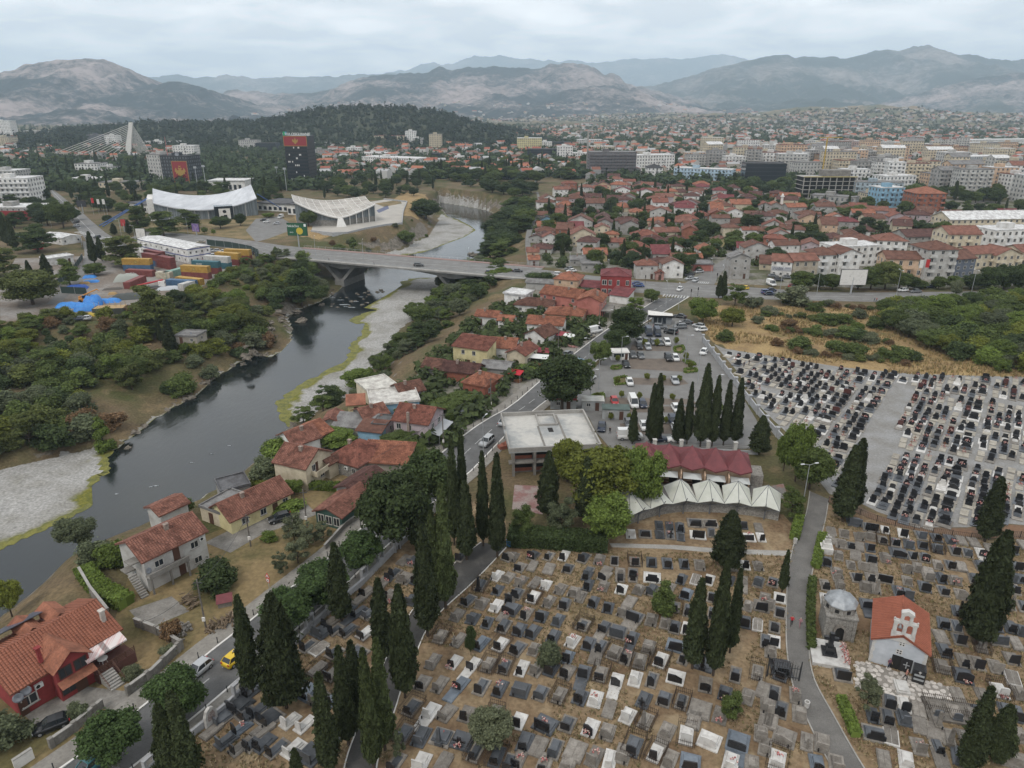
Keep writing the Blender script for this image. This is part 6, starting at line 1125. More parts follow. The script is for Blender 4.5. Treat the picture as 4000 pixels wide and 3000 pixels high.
# red-roofed halls and tent canopies
HB=thing('funeral_hall','peach funeral halls under four maroon folded roof peaks','hall',(*G(2560,1880),0)); A,B=G(2560,1880),G(2925,1915); LT=math.dist(A,B); HB.rotation_euler=(0,0,math.atan2(B[1]-A[1],B[0]-A[0]))
bw=LT/4; W_=5.6; H_=3.9; walls(HB,LT,W_,H_,WALLC['peach'],'f',0)
M_wine=mat('maroon_sheet',(.155,.042,.046),.65,col2=(.115,.034,.038),scale=.8,fine=(3,.12))
for k in range(-1,4):
 b=MB(); x0,x1=k*bw,(k+1)*bw; xm=(x0+x1)/2; f0,b0=-1.1,W_+.9; pk=4.0
 e= lambda x,y,z:(x,y,z)
 A1,A2,A3,A4=e(x0,f0,H_+.55),e(x1,f0,H_+.55),e(x1,b0,H_+.55),e(x0,b0,H_+.55); F1=e(xm,f0-.6,H_+.1); T1=e(xm,W_*.6,H_+2.7); Bk=e(xm,b0,H_+.9)
 v0=e(x0,W_*.6,H_+.55); v1=e(x1,W_*.6,H_+.55)
 for t in ((A1,F1,T1),(F1,A2,T1),(A1,T1,v0),(A2,v1,T1),(v0,T1,Bk),(v0,Bk,A4),(v1,Bk,T1),(v1,A3,Bk)):b.poly(t)
 for p0,p1 in ((A1,F1),(F1,A2)):b.quad((p0[0],p0[1],p0[2]-.25),(p1[0],p1[1],p1[2]-.25),p1,p0)
 b.build('roof',M_wine,HB)
 if k<0:continue
 obj('opening',ME_OPEN,HB,(x0+bw*.75,-.01,0),0,(1.5,1,2.3)); MB().box(x0+.15,x0+.35,-2.4,0,0,3.4).build('fin_wall',M_wall,HB,color=WALLC['peach'])
 cp=MB(); c0=(x0+bw*.6,-1.4,3.1); R0=[(x0+.6,-2.6,2.55),(x1-.3,-2.6,2.55),(x1-.3,-.1,2.6),(x0+.6,-.1,2.6)]
 for i in range(4):cp.poly((R0[i],R0[(i+1)%4],c0))
 cp.build('canopy',mat('polycarbonate',(.42,.43,.42),.4),HB); MB().tube((x1-.3,-2.6,0),(x1-.3,-2.6,2.55),.05).tube((x0+.6,-2.6,0),(x0+.6,-2.6,2.55),.05).build('canopy_frame',M_metal,HB)
 bn=thing('bench','dark wooden bench under the glass canopy of the peach hall','bench',(0,0,0),HB.rotation_euler[2],'benches before the funeral halls'); c_,s_=math.cos(HB.rotation_euler[2]),math.sin(HB.rotation_euler[2]); lx,ly=x0+bw*.33,-.9
 bn.location=(A[0]+lx*c_-ly*s_,A[1]+lx*s_+ly*c_,.06); MB().box(-1.1,1.1,-.25,.2,.42,.5).build('seat',M_door,bn); MB().box(-1.1,1.1,.2,.27,.6,1.0).build('backrest',M_door,bn); [MB().box(x-.05,x+.05,-.2,.25,0,.42).build('leg',M_metal,bn) for x in (-.9,.9)]
MB().box(LT+.01,LT+2.5,1.5,W_,0,2.4).build('stone_wing',M_stone,HB)
arc=spline(g0([(2440,2052),(2500,2030),(2560,2012),(2650,1998),(2750,1998),(2850,2003),(2950,2015),(3040,2032)]),8)
SW=thing('curved_stone_wall','curved grey stone wall under the white tent canopies','wall',(*arc[0],0)); b=MB(); sweep(b,arc,.5,-.1,2.1); b.move(-arc[0][0],-arc[0][1]); b.build('wall',M_stone,SW)
b=MB(); sweep(b,arc,.62,2.103,2.2); b.move(-arc[0][0],-arc[0][1]); b.build('coping',M_conc,SW)
TC=thing('tent_canopy','row of white peaked tent canopies on grey steel trees','canopy',(*arc[0],0)); M_tent=mat('tent_cloth',(.66,.66,.60),.7,col2=(.56,.57,.50),scale=.6,trans=.25)
n=6; ap=[]
L_a=[0]
for a_,b_ in zip(arc,arc[1:]):L_a.append(L_a[-1]+math.dist(a_,b_))
def at(s):
 s=min(max(s,0),L_a[-1]); return np.array([np.interp(s,L_a,[p[0] for p in arc]),np.interp(s,L_a,[p[1] for p in arc])])
for k in range(n):
 s0,s1=L_a[-1]*k/n,L_a[-1]*(k+1)/n; p0,p1,pm_=at(s0),at(s1),at((s0+s1)/2); d=(p1-p0)/np.linalg.norm(p1-p0); nrm=np.array([-d[1],d[0]]); o0=np.array(arc[0])
 P_= lambda p,off,z:(*(p+nrm*off-o0),z)
 b=MB(); f0,f1,k0,k1=P_(p0,-1.2,2.4),P_(p1,-1.2,2.4),P_(p0,4.2,3.0),P_(p1,4.2,3.0); tp_=P_(pm_,2.0,5.3); fm=P_(pm_,-1.8,3.2)
 for t in ((f0,fm,tp_),(fm,f1,tp_),(f1,k1,tp_),(k1,k0,tp_),(k0,f0,tp_)):b.poly(t)
 b.build('tent',M_tent,TC)
 b=MB()
 for e in (f0,f1,k0,k1,fm):b.tube(e,tp_,.05,.05,5)
 b.tube(P_(pm_,-.7,0),P_(pm_,-.7,2.2),.12,.1,7); b.tube(P_(pm_,-.7,1.6),P_(pm_,-2.2,3.9),.1,.06,6); b.tube(P_(pm_,-.7,1.8),f0,.07,.05,5); b.tube(P_(pm_,-.7,1.8),f1,.07,.05,5); b.build('steel_frame',mat('grey_steel',(.12,.125,.135),.5),TC)
# unfinished concrete building by the road
A,B=G(1995,1862),G(2350,1815)
CB=thing('concrete_building','unfinished flat roofed concrete building with stained roof slab','building',(*A,0),math.atan2(B[1]-A[1],B[0]-A[0])*.35+.02); L_,W_,H_=17.5,17,5.2
M_slab=mat('stained_roof',(.42,.405,.375),.85,col2=(.27,.275,.27),scale=.14,lo=.44,hi=.58,fine=(1.2,.1))
MB().box(1,L_-.5,1.5,W_-.5,-.1,H_-.25).build('wall',M_concd,CB); MB().box(-.3,L_,0,W_,H_-.25,H_).build('roof_slab',M_slab,CB)
b=MB(); b.box(-.3,L_,0,.3,H_,H_+.8).box(-.3,0,.3,W_*.45,H_,H_+.8).box(-.3,0,W_*.6,W_-.3,H_,H_+.8).box(-.3,L_,W_-.3,W_,H_,H_+.8).box(L_-.3,L_,.3,W_*.3,H_,H_+.8).box(L_-.3,L_,W_*.35,W_-.3,H_,H_+.8); b.build('parapet',M_conc,CB)
b=MB(); b.box(7,11,11,11.3,H_,H_+.45).box(7,11,16,16.3,H_,H_+.45).box(7,7.3,11.3,16,H_,H_+.45).box(10.7,11,11.3,16,H_,H_+.45); b.build('roof_upstand',M_conc,CB)
MB().box(8.6,9.6,8,10,H_+.005,H_+.03).build('roof_hatch',M_dark,CB)
MB().box(6.6,7.0,2,11,H_,H_+.06).box(11.2,11.6,2,16,H_,H_+.06).build('roof_joint',M_concd,CB)
for i in range(5):
 x=.3+i*(L_-1.2)/4; MB().box(x,x+.5,0,.5,-.1,H_-.25).build('column',M_concd,CB)
 if i<4:
  for z in (.4,3.0):
   MB().box(x+.6,x+(L_-1.2)/4-.1,1.4,1.49,z+.7,z+1.9).build('opening',M_dark,CB); MB().box(x+.6,x+(L_-1.2)/4-.1,1.38,1.49,z,z+.68).build('brick_panel',M_brick,CB)
MB().box(-.3,L_,0,1.4,2.6,2.85).build('floor_slab',M_concd,CB)
ME_P=MB().box(-.5,.5,-.4,.4,0,.5).mesh('brick_pallet',M_brick)
for i,(px,py) in enumerate([(1975,1745),(1990,1738),(1962,1752)]):tag(obj('brick_pallet',ME_P,None,(*G(px,py,0),.0),.5,1.6),'stack of red bricks on the pavement beside the concrete building','bricks','brick stacks by the concrete building')
# vehicles
M_paint=mat('car_paint',(1,1,1),.3,objcol=True,spec=.5,coord='obj')
M_cglass=mat('car_glass',(.02,.024,.028),.08,spec=.6)
M_tyre=mat('tyre',(.018,.018,.018),.9); M_rim=mat('wheel_rim',(.35,.35,.36),.4,metal=.5)
M_lampw=mat('headlamp',(.6,.6,.6),.2); M_lampr=mat('tail_lamp',(.35,.02,.02),.3)
def loft(mb,secs,mi=0,closed_ends=True):
 k=len(mb.v); n=len(secs[0])
 for s in secs:mb.v+=s
 for i in range(len(secs)-1):
  for j in range(n):a=k+i*n+j; b=k+i*n+(j+1)%n; mb.f.append((a,b,b+n,a+n)); mb.m.append(mi)
 if closed_ends:mb.f.append(tuple(range(k+n-1,k-1,-1))); mb.m.append(mi); mb.f.append(tuple(range(k+(len(secs)-1)*n,k+len(secs)*n))); mb.m.append(mi)
CARP={
'hatch':(3.9,1.68,[(-1.95,.62,.32,.62),(-1.85,.76,.22,.82),(-1.2,.83,.2,.86),(0,.84,.2,.88),(1.2,.84,.2,.92),(1.8,.80,.24,.95),(1.95,.70,.34,.8)],(-.95,-.25,1.35,1.85,1.44),1.22),
'sedan':(4.5,1.74,[(-2.25,.64,.32,.58),(-2.1,.78,.22,.74),(-1.3,.86,.2,.84),(0,.87,.2,.88),(1.4,.86,.2,.90),(2.1,.80,.24,.90),(2.25,.70,.34,.78)],(-1.0,-.3,1.0,1.65,1.42),1.35),
'suv':(4.4,1.85,[(-2.2,.70,.36,.78),(-2.1,.84,.28,.95),(-1.3,.90,.26,1.0),(0,.91,.26,1.04),(1.4,.90,.26,1.06),(2.05,.86,.3,1.06),(2.2,.78,.4,.9)],(-1.05,-.45,1.75,2.1,1.66),1.35),
'van':(5.2,1.95,[(-2.6,.74,.36,.8),(-2.45,.90,.28,1.0),(-1.8,.96,.26,1.15),(-1.2,.97,.26,1.2),(1.4,.97,.26,1.2),(2.5,.97,.28,1.2),(2.6,.95,.34,1.2)],(-1.95,-1.15,2.5,2.58,2.3),1.7)}
CARME={}
for kd,(ln,wd,st,cb,wb) in CARP.items():
 mb=MB(); secs=[]
 for x,hw,zb,zt in st:secs.append([(x,-hw*.9,zb),(x,-hw,zb+.15),(x,-hw,(zb+zt)/2+.08),(x,-hw*.94,zt),(x,hw*.94,zt),(x,hw,(zb+zt)/2+.08),(x,hw,zb+.15),(x,hw*.9,zb)])
 loft(mb,secs); zb=st[3][3]; hw=st[3][1]*.93; rw=hw*.80; x0,x1,x2,x3,zr=cb
 roof=MB(); loft(roof,[[(x1,-rw,zr-.03),(x1,rw,zr-.03),(x1+.02,rw*.98,zr+.02),(x1+.02,-rw*.98,zr+.02)],[((x1+x2)/2,-rw,zr),((x1+x2)/2,rw,zr),((x1+x2)/2,rw*.98,zr+.05),((x1+x2)/2,-rw*.98,zr+.05)],[(x2,-rw,zr-.03),(x2,rw,zr-.03),(x2,rw*.98,zr+.02),(x2,-rw*.98,zr+.02)]])
 for xb,xr in ((x0,x1),((x0*.45+x3*.55),(x1*.45+x2*.55)),(x3,x2)):
  for s in (-1,1):roof.tube((xb,s*hw,zb),(xr,s*rw,zr),.055,.045,4)
 if kd=='van':
  for s in (-1,1):roof.quad(*[(x,s*y,z) for x,y,z in ((-.6,hw+.005,zb),(x3,hw+.005,zb),(x2,rw+.02,zr),(-.5,rw+.02,zr))][::s])
  roof.quad((x3+.01,hw,zb),(x2+.01,rw,zr),(x2+.01,-rw,zr),(x3+.01,-hw,zb))
 gl=MB(); loft(gl,[[(x0+.04,-hw+.03,zb-.02),(x0+.04,hw-.03,zb-.02),(x3-.04,hw-.03,zb-.02),(x3-.04,-hw+.03,zb-.02)],[(x1+.03,-rw+.02,zr),(x1+.03,rw-.02,zr),(x2-.03,rw-.02,zr),(x2-.03,-rw+.02,zr)]])
 r=.31 if kd in ('hatch','sedan') else .36
 wt=MB().tube((0,-.1,0),(0,.1,0),r,r,14).mesh('tyre',M_tyre); wr=MB().tube((0,-.115,0),(0,.115,0),r*.62,r*.62,10).mesh('rim',M_rim)
 CARME[kd]=(mb.mesh('body',M_paint,True),roof.mesh('cabin_frame',M_paint),gl.mesh('glazing',M_cglass),wt,wr,r,ln,wd,wb,st)
ME_HL=MB().box(-.05,.05,-.2,.2,-.08,.08).mesh('headlight',M_lampw); ME_TL=MB().box(-.05,.05,-.16,.16,-.1,.1).mesh('tail_light',M_lampr)
CC=dict(white=(.62,.62,.61),silver=(.36,.37,.38),grey=(.13,.135,.14),black=(.016,.017,.019),blue=(.03,.06,.17),red=(.35,.02,.02),yellow=(.62,.42,.02),navy=(.02,.028,.05),lblue=(.12,.22,.30),gold=(.25,.22,.16),teal=(.05,.16,.18))
CNAME={'lblue':'light blue','gold':'beige','navy':'dark navy'}
CAR_ROOTS=[]
def car(kd,px,py,ang,col,where_,group,sc=1.0,label=None,z=None,name=None):
 bd,cf,gl,wt,wr,r,ln,wd,wb,st=CARME[kd]; x,y=G(px,py,z or 0); zz_=.055 if z is None else z
 o=obj(name or ('van' if kd=='van' else 'car'),None,None,(x,y,zz_),R(ang),sc); ph=f"{CNAME.get(col, col)} {'van' if kd=='van' else {'hatch':'hatchback', 'sedan':'saloon car', 'suv':'sports utility car'}[kd]} {where_}"
 if label:tag(o,label,'van' if kd=='van' else 'car',group)
 else :look(o,ph,'van' if kd=='van' else 'car',group)
 obj('body',bd,o,color=CC[col]); obj('cabin_frame',cf,o,color=CC[col]); obj('glazing',gl,o)
 for sx in (-1,1):
  for sy in (-1,1):w_=obj('wheel',wt,o,(sx*wb,sy*(wd/2-.1),r)); obj('rim',wr,w_)
 for s in (-1,1):obj('headlight',ME_HL,o,(st[1][0]-.05,s*wd*.33,(st[1][2]+st[1][3])/2+.12)); obj('tail_light',ME_TL,o,(st[-2][0]+.1,s*wd*.36,st[-2][3]-.15))
 CAR_ROOTS.append(o); return o
rd=math.degrees(math.atan2(ROAD_L[8][1]-ROAD_L[6][1],ROAD_L[8][0]-ROAD_L[6][0])); rd2=math.degrees(math.atan2(ROAD_L[26][1]-ROAD_L[22][1],ROAD_L[26][0]-ROAD_L[22][0]))
GRD='vehicles on the road beside the cemetery'
car('hatch',778,2628,rd,'silver','',GRD,.95,label='silver three door hatchback driving towards the viewer near the wall')
tx=car('hatch',925,2580,rd+180,'yellow','',GRD,.95,label='yellow taxi half hidden behind a cypress',name='taxi'); MB().box(-.25,.25,-.3,.3,1.5,1.6).build('taxi_sign',mat('taxi_sign',(.6,.55,.5),.5),tx)
car('hatch',205,2845,32,'black','',GRD,.95,label='black hatchback parked in the yard of the red house')
car('hatch',350,3010,rd,'teal','',GRD,.95,label='dark teal car mostly hidden under the roadside tree')
car('suv',1902,1735,rd2,'silver','',GRD,label='silver grey estate car with roof rails on the road by the concrete building')
car('sedan',1972,1655,rd2+180,'silver','',GRD,label='silver saloon driving away on the road past the concrete building')
car('hatch',1818,1622,40,'black','',GRD,label='black car parked inside the fenced strip before the garden')
car('hatch',1095,2035,30,'black','',GRD,label='dark car under the vine pergola of the cream house')
GP='cars in the parking lot'
LOTC=[(2520,1290,'sedan','black',175),(2578,1280,'suv','grey',170),(2655,1280,'suv','grey',8),(2680,1262,'sedan','black',-20),(2620,1300,'suv','black',-30),(2533,1303,'van','navy',88),(2567,1305,'van','navy',88),(2655,1238,'sedan','black',-25),(2495,1335,'suv','white',92),(2523,1338,'hatch','grey',90),(2552,1340,'hatch','grey',90),(2576,1342,'hatch','grey',92),(2605,1342,'suv','white',88),(2497,1356,'hatch','black',90),(2530,1358,'hatch','silver',90),(2472,1390,'hatch','grey',92),(2502,1392,'sedan','grey',92),(2610,1402,'suv','black',90),(2638,1402,'hatch','white',90),(2445,1428,'hatch','black',95),(2400,1572,'hatch','red',92),(2473,1580,'van','white',91),(2510,1583,'hatch','navy',90),(2640,1600,'hatch','white',92),(2635,1490,'sedan','silver',90),(2459,1497,'hatch','white',90),(2748,1378,'hatch','white',60),(2728,1275,'hatch','silver',-35),(2738,1290,'hatch','white',10),(2438,1262,'van','white',10),(2301,1480,'sedan','white',225),(2284,1503,'hatch','teal',235),(2262,1416,'hatch','lblue',225),(2218,1385,'hatch','grey',235),(2324,1297,'van','white',215),(2302,1318,'hatch','gold',215),(2268,1322,'hatch','black',235),(2350,1672,'sedan','navy',80),(2580,1640,'hatch','white',90),(2628,1650,'suv','navy',90),(2515,1670,'hatch','white',90),(2640,1680,'hatch','white',90),(2570,1720,'hatch','navy',180),(2640,1722,'hatch','white',0),(2455,1660,'hatch','grey',90),(2810,1690,'hatch','white',90)]
for px,py,kd,c,a in LOTC:
 wh='on the roadside' if px<2450 and py<1500 else 'among the cypresses of the lot' if py>1560 else 'in the parking lot'
 car(kd,px,py+4,a,c,wh,GP)
car('van',2460,1715,180,'white','',GP,1.05,label='white panel van beside the lone cypress near the gate')
GB2='cars around the crossing and boulevard'
for px,py,kd,c,a in [(2490,1110,'sedan','blue',175),(2495,1118,'sedan','blue',178),(2655,1132,'hatch','white',60),(2693,1090,'hatch','silver',25),(2716,1097,'hatch','silver',55),(2692,1075,'sedan','black',20),(2730,1063,'sedan','silver',25),(2183,1075,'suv','white',172),(2232,1060,'sedan','white',20),(2222,1052,'hatch','grey',15),(2022,1060,'sedan','black',172),(1636,1038,'suv','black',172),(1914,1066,'hatch','navy',172),(3008,1136,'sedan','navy',0),(3005,1150,'sedan','navy',180),(3525,1136,'hatch','white',5),(3575,1140,'sedan','grey',5),(3630,1122,'sedan','navy',0),(3588,1125,'hatch','grey',0),(3695,1172,'sedan','black',180),(2905,1128,'hatch','yellow',0),(2995,1145,'suv','blue',175),(3020,1080,'sedan','grey',170),(3075,1085,'sedan','grey',165),(3040,1095,'hatch','black',160),(3012,1112,'van','white',100),(3108,1115,'sedan','black',160),(3098,1122,'hatch','red',160),(2085,920,'hatch','silver',80),(2090,932,'hatch','black',80)]:
 car(kd,px,py+3,a,c,'by the boulevard crossing' if px>2300 else 'on the bridge road',GB2)
GL='cars on the far bank'
for px,py,kd,c,a in [(425,940,'suv','white',10),(598,940,'suv','white',5),(612,937,'hatch','silver',5),(540,940,'hatch','grey',5),(703,948,'sedan','navy',5),(785,950,'sedan','gold',5),(915,963,'sedan','navy',5),(380,930,'hatch','black',60),(300,886,'hatch','silver',70),(298,872,'hatch','black',70),(822,983,'sedan','grey',20),(843,984,'hatch','silver',20),(870,987,'hatch','white',20),(887,990,'hatch','navy',20),(905,990,'suv','white',20),(925,990,'suv','white',20),(825,1003,'hatch','white',20),(845,1004,'hatch','grey',20),(863,1006,'suv','white',20),(785,1030,'hatch','white',10),(805,1022,'hatch','red',10),(825,1018,'hatch','blue',10),(975,995,'suv','black',10),(310,1252,'sedan','navy',20),(335,1250,'hatch','silver',15),(1042,870,'hatch','white',10),(1082,876,'hatch','silver',5),(1097,852,'van','white',80),(1030,863,'hatch','black',10),(1015,1145,'hatch','white',20)]:
 if py>1100 and px>900:continue
 car(kd,px,py,a,c,'in the building site' if py>975 else 'by the sports centre',GL)
# people: one body each, clothes by material
M_skin=mat('skin',(.42,.26,.19),.7)
def person(px,py,top,legs,hair,pose,face,label,h=1.72,z=.055):
 x,y=G(px,py,z); o=thing('person',label,'person',(x,y,z),R(face),'people in the cemetery and streets')
 s=h/1.72; st={'walk':.26,'stand':.06,'lean':.1}[pose]; me_=bpy.data.meshes.new('body')
 pts=[(0,0,.93),(0,0,1.12),(0,0,1.36),(0,0,1.48),(0,-.02,1.60),(0,-.02,1.70),
 (-.10,0,.88),(-.11,-st*.55,.50),(-.11,-st*.4+.05,.09),(-.11,-st*.4-.10,.04),(.10,0,.88),(.11,st*.35,.49),(.11,st+.05,.10),(.11,st-.10,.05),
 (-.19,0,1.38),(-.25,st*.5,1.12),(-.26,st*.35-.12,.90),(-.265,st*.3-.17,.80),(.19,0,1.38),(.25,-st*.45,1.12),(.26,-st*.7-.12,.92),(.265,-st*.7-.2,.83)]
 ed=[(0,1),(1,2),(2,3),(3,4),(4,5),(0,6),(6,7),(7,8),(8,9),(0,10),(10,11),(11,12),(12,13),(2,14),(14,15),(15,16),(16,17),(2,18),(18,19),(19,20),(20,21)]
 rad=[.145,.13,.15,.055,.095,.075,.095,.065,.042,.035,.095,.065,.042,.035,.062,.045,.034,.03,.062,.045,.034,.03]
 me_.from_pydata([(a*s,b*s,c*s) for a,b,c in pts],ed,[]); b=obj('body',me_,o)
 b.modifiers.new('skin','SKIN'); sv=me_.skin_vertices[0].data
 for i,r_ in enumerate(rad):sv[i].radius=(r_*s,r_*s*.85)
 sv[0].use_root=True; b.modifiers.new('sub','SUBSURF').levels=2; b.modifiers['sub'].render_levels=2
 def cl(nn,ll,c,vec,p,mul,mrange,noise):
  tcn=nn('ShaderNodeTexCoord'); sp=nn('ShaderNodeSeparateXYZ'); ll(tcn.outputs['Object'],sp.inputs[0]); z_=sp.outputs[2]; ax=nn('ShaderNodeMath'); ax.operation='ABSOLUTE'; ll(sp.outputs[0],ax.inputs[0])
  def step(a,b_,col,lo,hi,prev):
   x_=nn('ShaderNodeMix'); x_.data_type='RGBA'; f=mrange(z_,lo,hi,0,1); ll(f,x_.inputs['Factor']); ll(prev,x_.inputs['A']); x_.inputs['B'].default_value=(*col,1); return x_.outputs['Result']
  c=step(0,0,legs,.07*s,.08*s,c); c=step(0,0,top,.95*s,.97*s,c); c=step(0,0,(.42,.26,.19),1.44*s,1.46*s,c); c=step(0,0,hair,1.63*s,1.66*s,c)
  m_=nn('ShaderNodeMath'); m_.operation='MULTIPLY'; ll(mrange(ax.outputs[0],.215*s,.22*s,0,1),m_.inputs[0]); ll(mrange(z_,1.1*s,1.12*s,1,0),m_.inputs[1])
  x_=nn('ShaderNodeMix'); x_.data_type='RGBA'; ll(m_.outputs[0],x_.inputs['Factor']); ll(c,x_.inputs['A']); x_.inputs['B'].default_value=(.42,.26,.19,1); return x_.outputs['Result']
 me_.materials.append(mat('clothes_'+label[:26].replace(' ','_'),(.03,.03,.03),.85,extra=cl)); return o
person(3090,2444,(.42,.02,.03),(.03,.028,.03),(.05,.035,.03),'walk',170,'person in red shirt and dark shorts walking on the path')
person(3123,2450,(.34,.17,.19),(.30,.18,.19),(.5,.42,.40),'walk',175,'person in pink dress and pale headscarf on the path',1.6)
person(3536,2655,(.42,.20,.16),(.02,.02,.025),(.3,.28,.26),'walk',60,'person in salmon shirt and dark trousers crossing the chapel yard')
person(3470,2610,(.16,.07,.10),(.03,.035,.06),(.06,.04,.04),'stand',10,'person in dark red leaning beside the chapel door',1.62)
person(2382,1695,(.02,.02,.022),(.03,.03,.03),(.03,.025,.02),'walk',150,'person in black walking by the concrete building',z=.0)
person(2402,1767,(.03,.03,.035),(.03,.03,.04),(.03,.025,.02),'stand',20,'person in dark clothes at the cemetery gate',z=0)
person(2905,1435,(.04,.04,.05),(.03,.03,.04),(.05,.04,.03),'stand',0,'person in black among the new graves',z=.03)
person(2925,1427,(.03,.03,.03),(.03,.03,.03),(.05,.04,.03),'walk',40,'second person in black stepping between new graves',z=.03)
person(3115,1172,(.03,.03,.04),(.03,.03,.05),(.04,.03,.03),'walk',90,'person in dark clothes on the zebra crossing')
person(3415,1178,(.05,.06,.10),(.03,.03,.04),(.04,.03,.03),'walk',90,'person in blue on the boulevard pavement'); person(3423,1180,(.4,.05,.04),(.03,.03,.05),(.04,.03,.03),'walk',90,'person in red top on the boulevard pavement')
person(1285,1018,(.3,.3,.3),(.04,.04,.06),(.04,.03,.03),'walk',80,'person walking on the near pavement of the bridge'); person(1461,1034,(.25,.25,.27),(.04,.04,.05),(.04,.03,.03),'walk',260,'person in grey at the middle of the bridge pavement')
# street furniture
def bollard_mesh():
 b=MB().lathe([(.09,0),(.09,.12),(.065,.14),(.06,.75),(.085,.78),(.085,.84),(.04,.92),(.01,.93)],8); return b.mesh('bollard',M_metal)
ME_BOL=bollard_mesh()
for P_,s_,rng_ in ((ROAD_L,1,(0,34)),(ROAD_R,-1,(0,18))):
 for i,p in enumerate(resample(offset(P_[rng_[0]:rng_[1]],s_*.55),3.1)):
  o=obj('bollard',ME_BOL,None,(*p,.14)); look(o,'black cast bollard on the '+('river' if s_==1 else 'cemetery')+' side kerb of the road','bollard','bollards along the road kerbs')
def lamp(px,py,h,arms,rot,phrase,z=0,double=False):
 x,y=G(px,py,z); o=obj('street_lamp',None,None,(x,y,z),R(rot)); look(o,phrase,'street lamp','street lamps')
 obj('pole',cached(('lp',h), lambda b:b.tube((0,0,0),(0,0,h),.1,.055,7),M_steel,'pole'),o)
 for s in ((1,-1) if double else (1,)):
  obj('arm',cached(('la',), lambda b:b.tube((0,0,0),(1.1,0,.25),.04,.035,6),M_steel,'arm'),o,(0,0,h-.1),0 if s==1 else math.pi); obj('lamp_head',cached(('lh',), lambda b:b.box(-.35,.35,-.14,.14,0,.12,0,(.05,.04)).box(-.3,.3,-.11,.11,-.03,-.001),mat('lamp_shell',(.55,.56,.57),.4),'lamp_head'),o,(s*1.35,0,h+.13))
for px,py,h,rt,db,ph in [(1888,1770,8,60,False,'by the concrete building'),(2402,1310,8,0,True,'beside the road trees'),(2338,1520,8,0,False,'at the lower lot entrance'),(2300,1430,8,200,False,'on the road by the lot'),(2630,1360,8,0,False,'in the upper parking lot'),(2676,1420,8,0,False,'in the parking lot by the islands'),(2724,1500,8,0,False,'by the pale lot wall'),(2786,1590,8,0,False,'in the lower parking lot'),(2425,1425,8,0,False,'beside the white kiosk'),(2304,1585,9,0,False,'at the concrete building corner'),(3138,1960,7.5,10,True,'on concrete pole at the cemetery path'),(2600,1200,9,90,False,'by the bus kiosk'),(2650,1210,9,90,False,'near the crossing'),(3045,1148,10,90,True,'on the boulevard median'),(3190,1150,10,90,True,'on the boulevard by the street trees'),(3500,1160,10,90,True,'on the boulevard by the billboard'),(3790,1160,10,90,True,'on the boulevard by the thicket'),(1233,997,9,90,False,'on the bridge near its far end'),(1420,1014,9,90,False,'on the bridge deck'),(1620,1034,9,90,False,'on the bridge by the black car'),(1832,1053,9,90,False,'on the bridge above the river rock'),(2225,1075,9,90,False,'on the boulevard before the crossing'),(2375,1105,9,90,False,'near the bright red house'),(313,820,9,200,False,'on the avenue'),(340,960,9,200,False,'at the avenue corner'),(420,838,9,200,False,'on the plaza'),(475,922,9,200,False,'at the site corner'),(735,915,9,200,False,'on the sports centre lawn'),(530,940,8,200,False,'by the site office'),(1198,878,14,200,False,'by the pool hall'),(2820,1130,9,90,False,'past the crossing'),(2775,1100,9,90,False,'at the north corner of the crossing')]:
 lamp(px,py,h,1,rt,'grey street lamp '+ph,double=db)
for px,py,h,lb in [(805,2455,8,'by the wood pile'),(1200,2055,7,'beside the green shed'),(1733,1750,8,'by the lilac house'),(1918,1600,8,'in front of the garden'),(2340,1280,8,'in front of the orange roofed house'),(2350,1045,8,'among the old town houses'),(2180,1380,8,'beside the market stalls'),(2430,850,9,'by the sports pitch'),(2328,845,9,'behind the sports pitch'),(980,2135,6,'at the yard of the cream house')]:
 x,y=G(px,py); o=obj('utility_pole',None,None,(x,y,0)); tag(o,'wooden utility pole '+lb,'pole','utility poles'); MB().tube((0,0,-.2),(0,0,h),.13,.09,7).build('pole',mat('pole_wood',(.16,.14,.12),.9,col2=(.1,.09,.08),scale=3),o); MB().box(-.6,.6,-.05,.05,h-.6,h-.5).build('crossarm',M_metal,o); MB().box(-.2,.2,-.28,-.1,1.4,2.0).build('meter_box',M_white,o)
def cable(a,b,sag,label):
 pts=[tuple(Vector(a).lerp(Vector(b),i/12)-Vector((0,0,sag*4*(i/12)*(1-i/12)))) for i in range(13)]; MB().path_tube(pts,.025,4).build('overhead_cable',M_metal,label=label,cat='cable',group='overhead cables')
cable((*G(805,2455),7.4),(*G(980,2135),5.5),1,'thin overhead cable from the wood pile pole to the cream house'); cable((*G(805,2455),7.4),(*G(560,2560),5),1,'thin overhead cable from the wood pile pole to the red house'); cable((*G(1733,1750),7.4),(*G(1918,1600),7.4),.8,'thin overhead cable along the garden fence'); cable((*G(1733,1750),7.4),(*G(1200,2055),6.4),1,'thin overhead cable over the riverside roofs')
sg=thing('road_sign','speed bump warning triangle above a 30 speed limit disc','road sign',(*G(1054,2312),.14),R(-30)); MB().tube((0,0,0),(0,0,3.0),.035).build('post',M_steel,sg)
M_red=mat('sign_red',(.5,.03,.03),.5); M_sw=mat('sign_white',(.7,.7,.68),.5)
MB().yprism([(-.5,2.35),(.5,2.35),(0,3.2)],-.06,-.03).build('triangle',M_red,sg); MB().yprism([(-.3,2.46),(.3,2.46),(0,2.98)],-.075,-.061).build('triangle_face',M_sw,sg); MB().yprism([(-.2,2.5),(-.1,2.6),(.1,2.6),(.2,2.5)],-.085,-.076).build('bump_symbol',M_dark,sg)
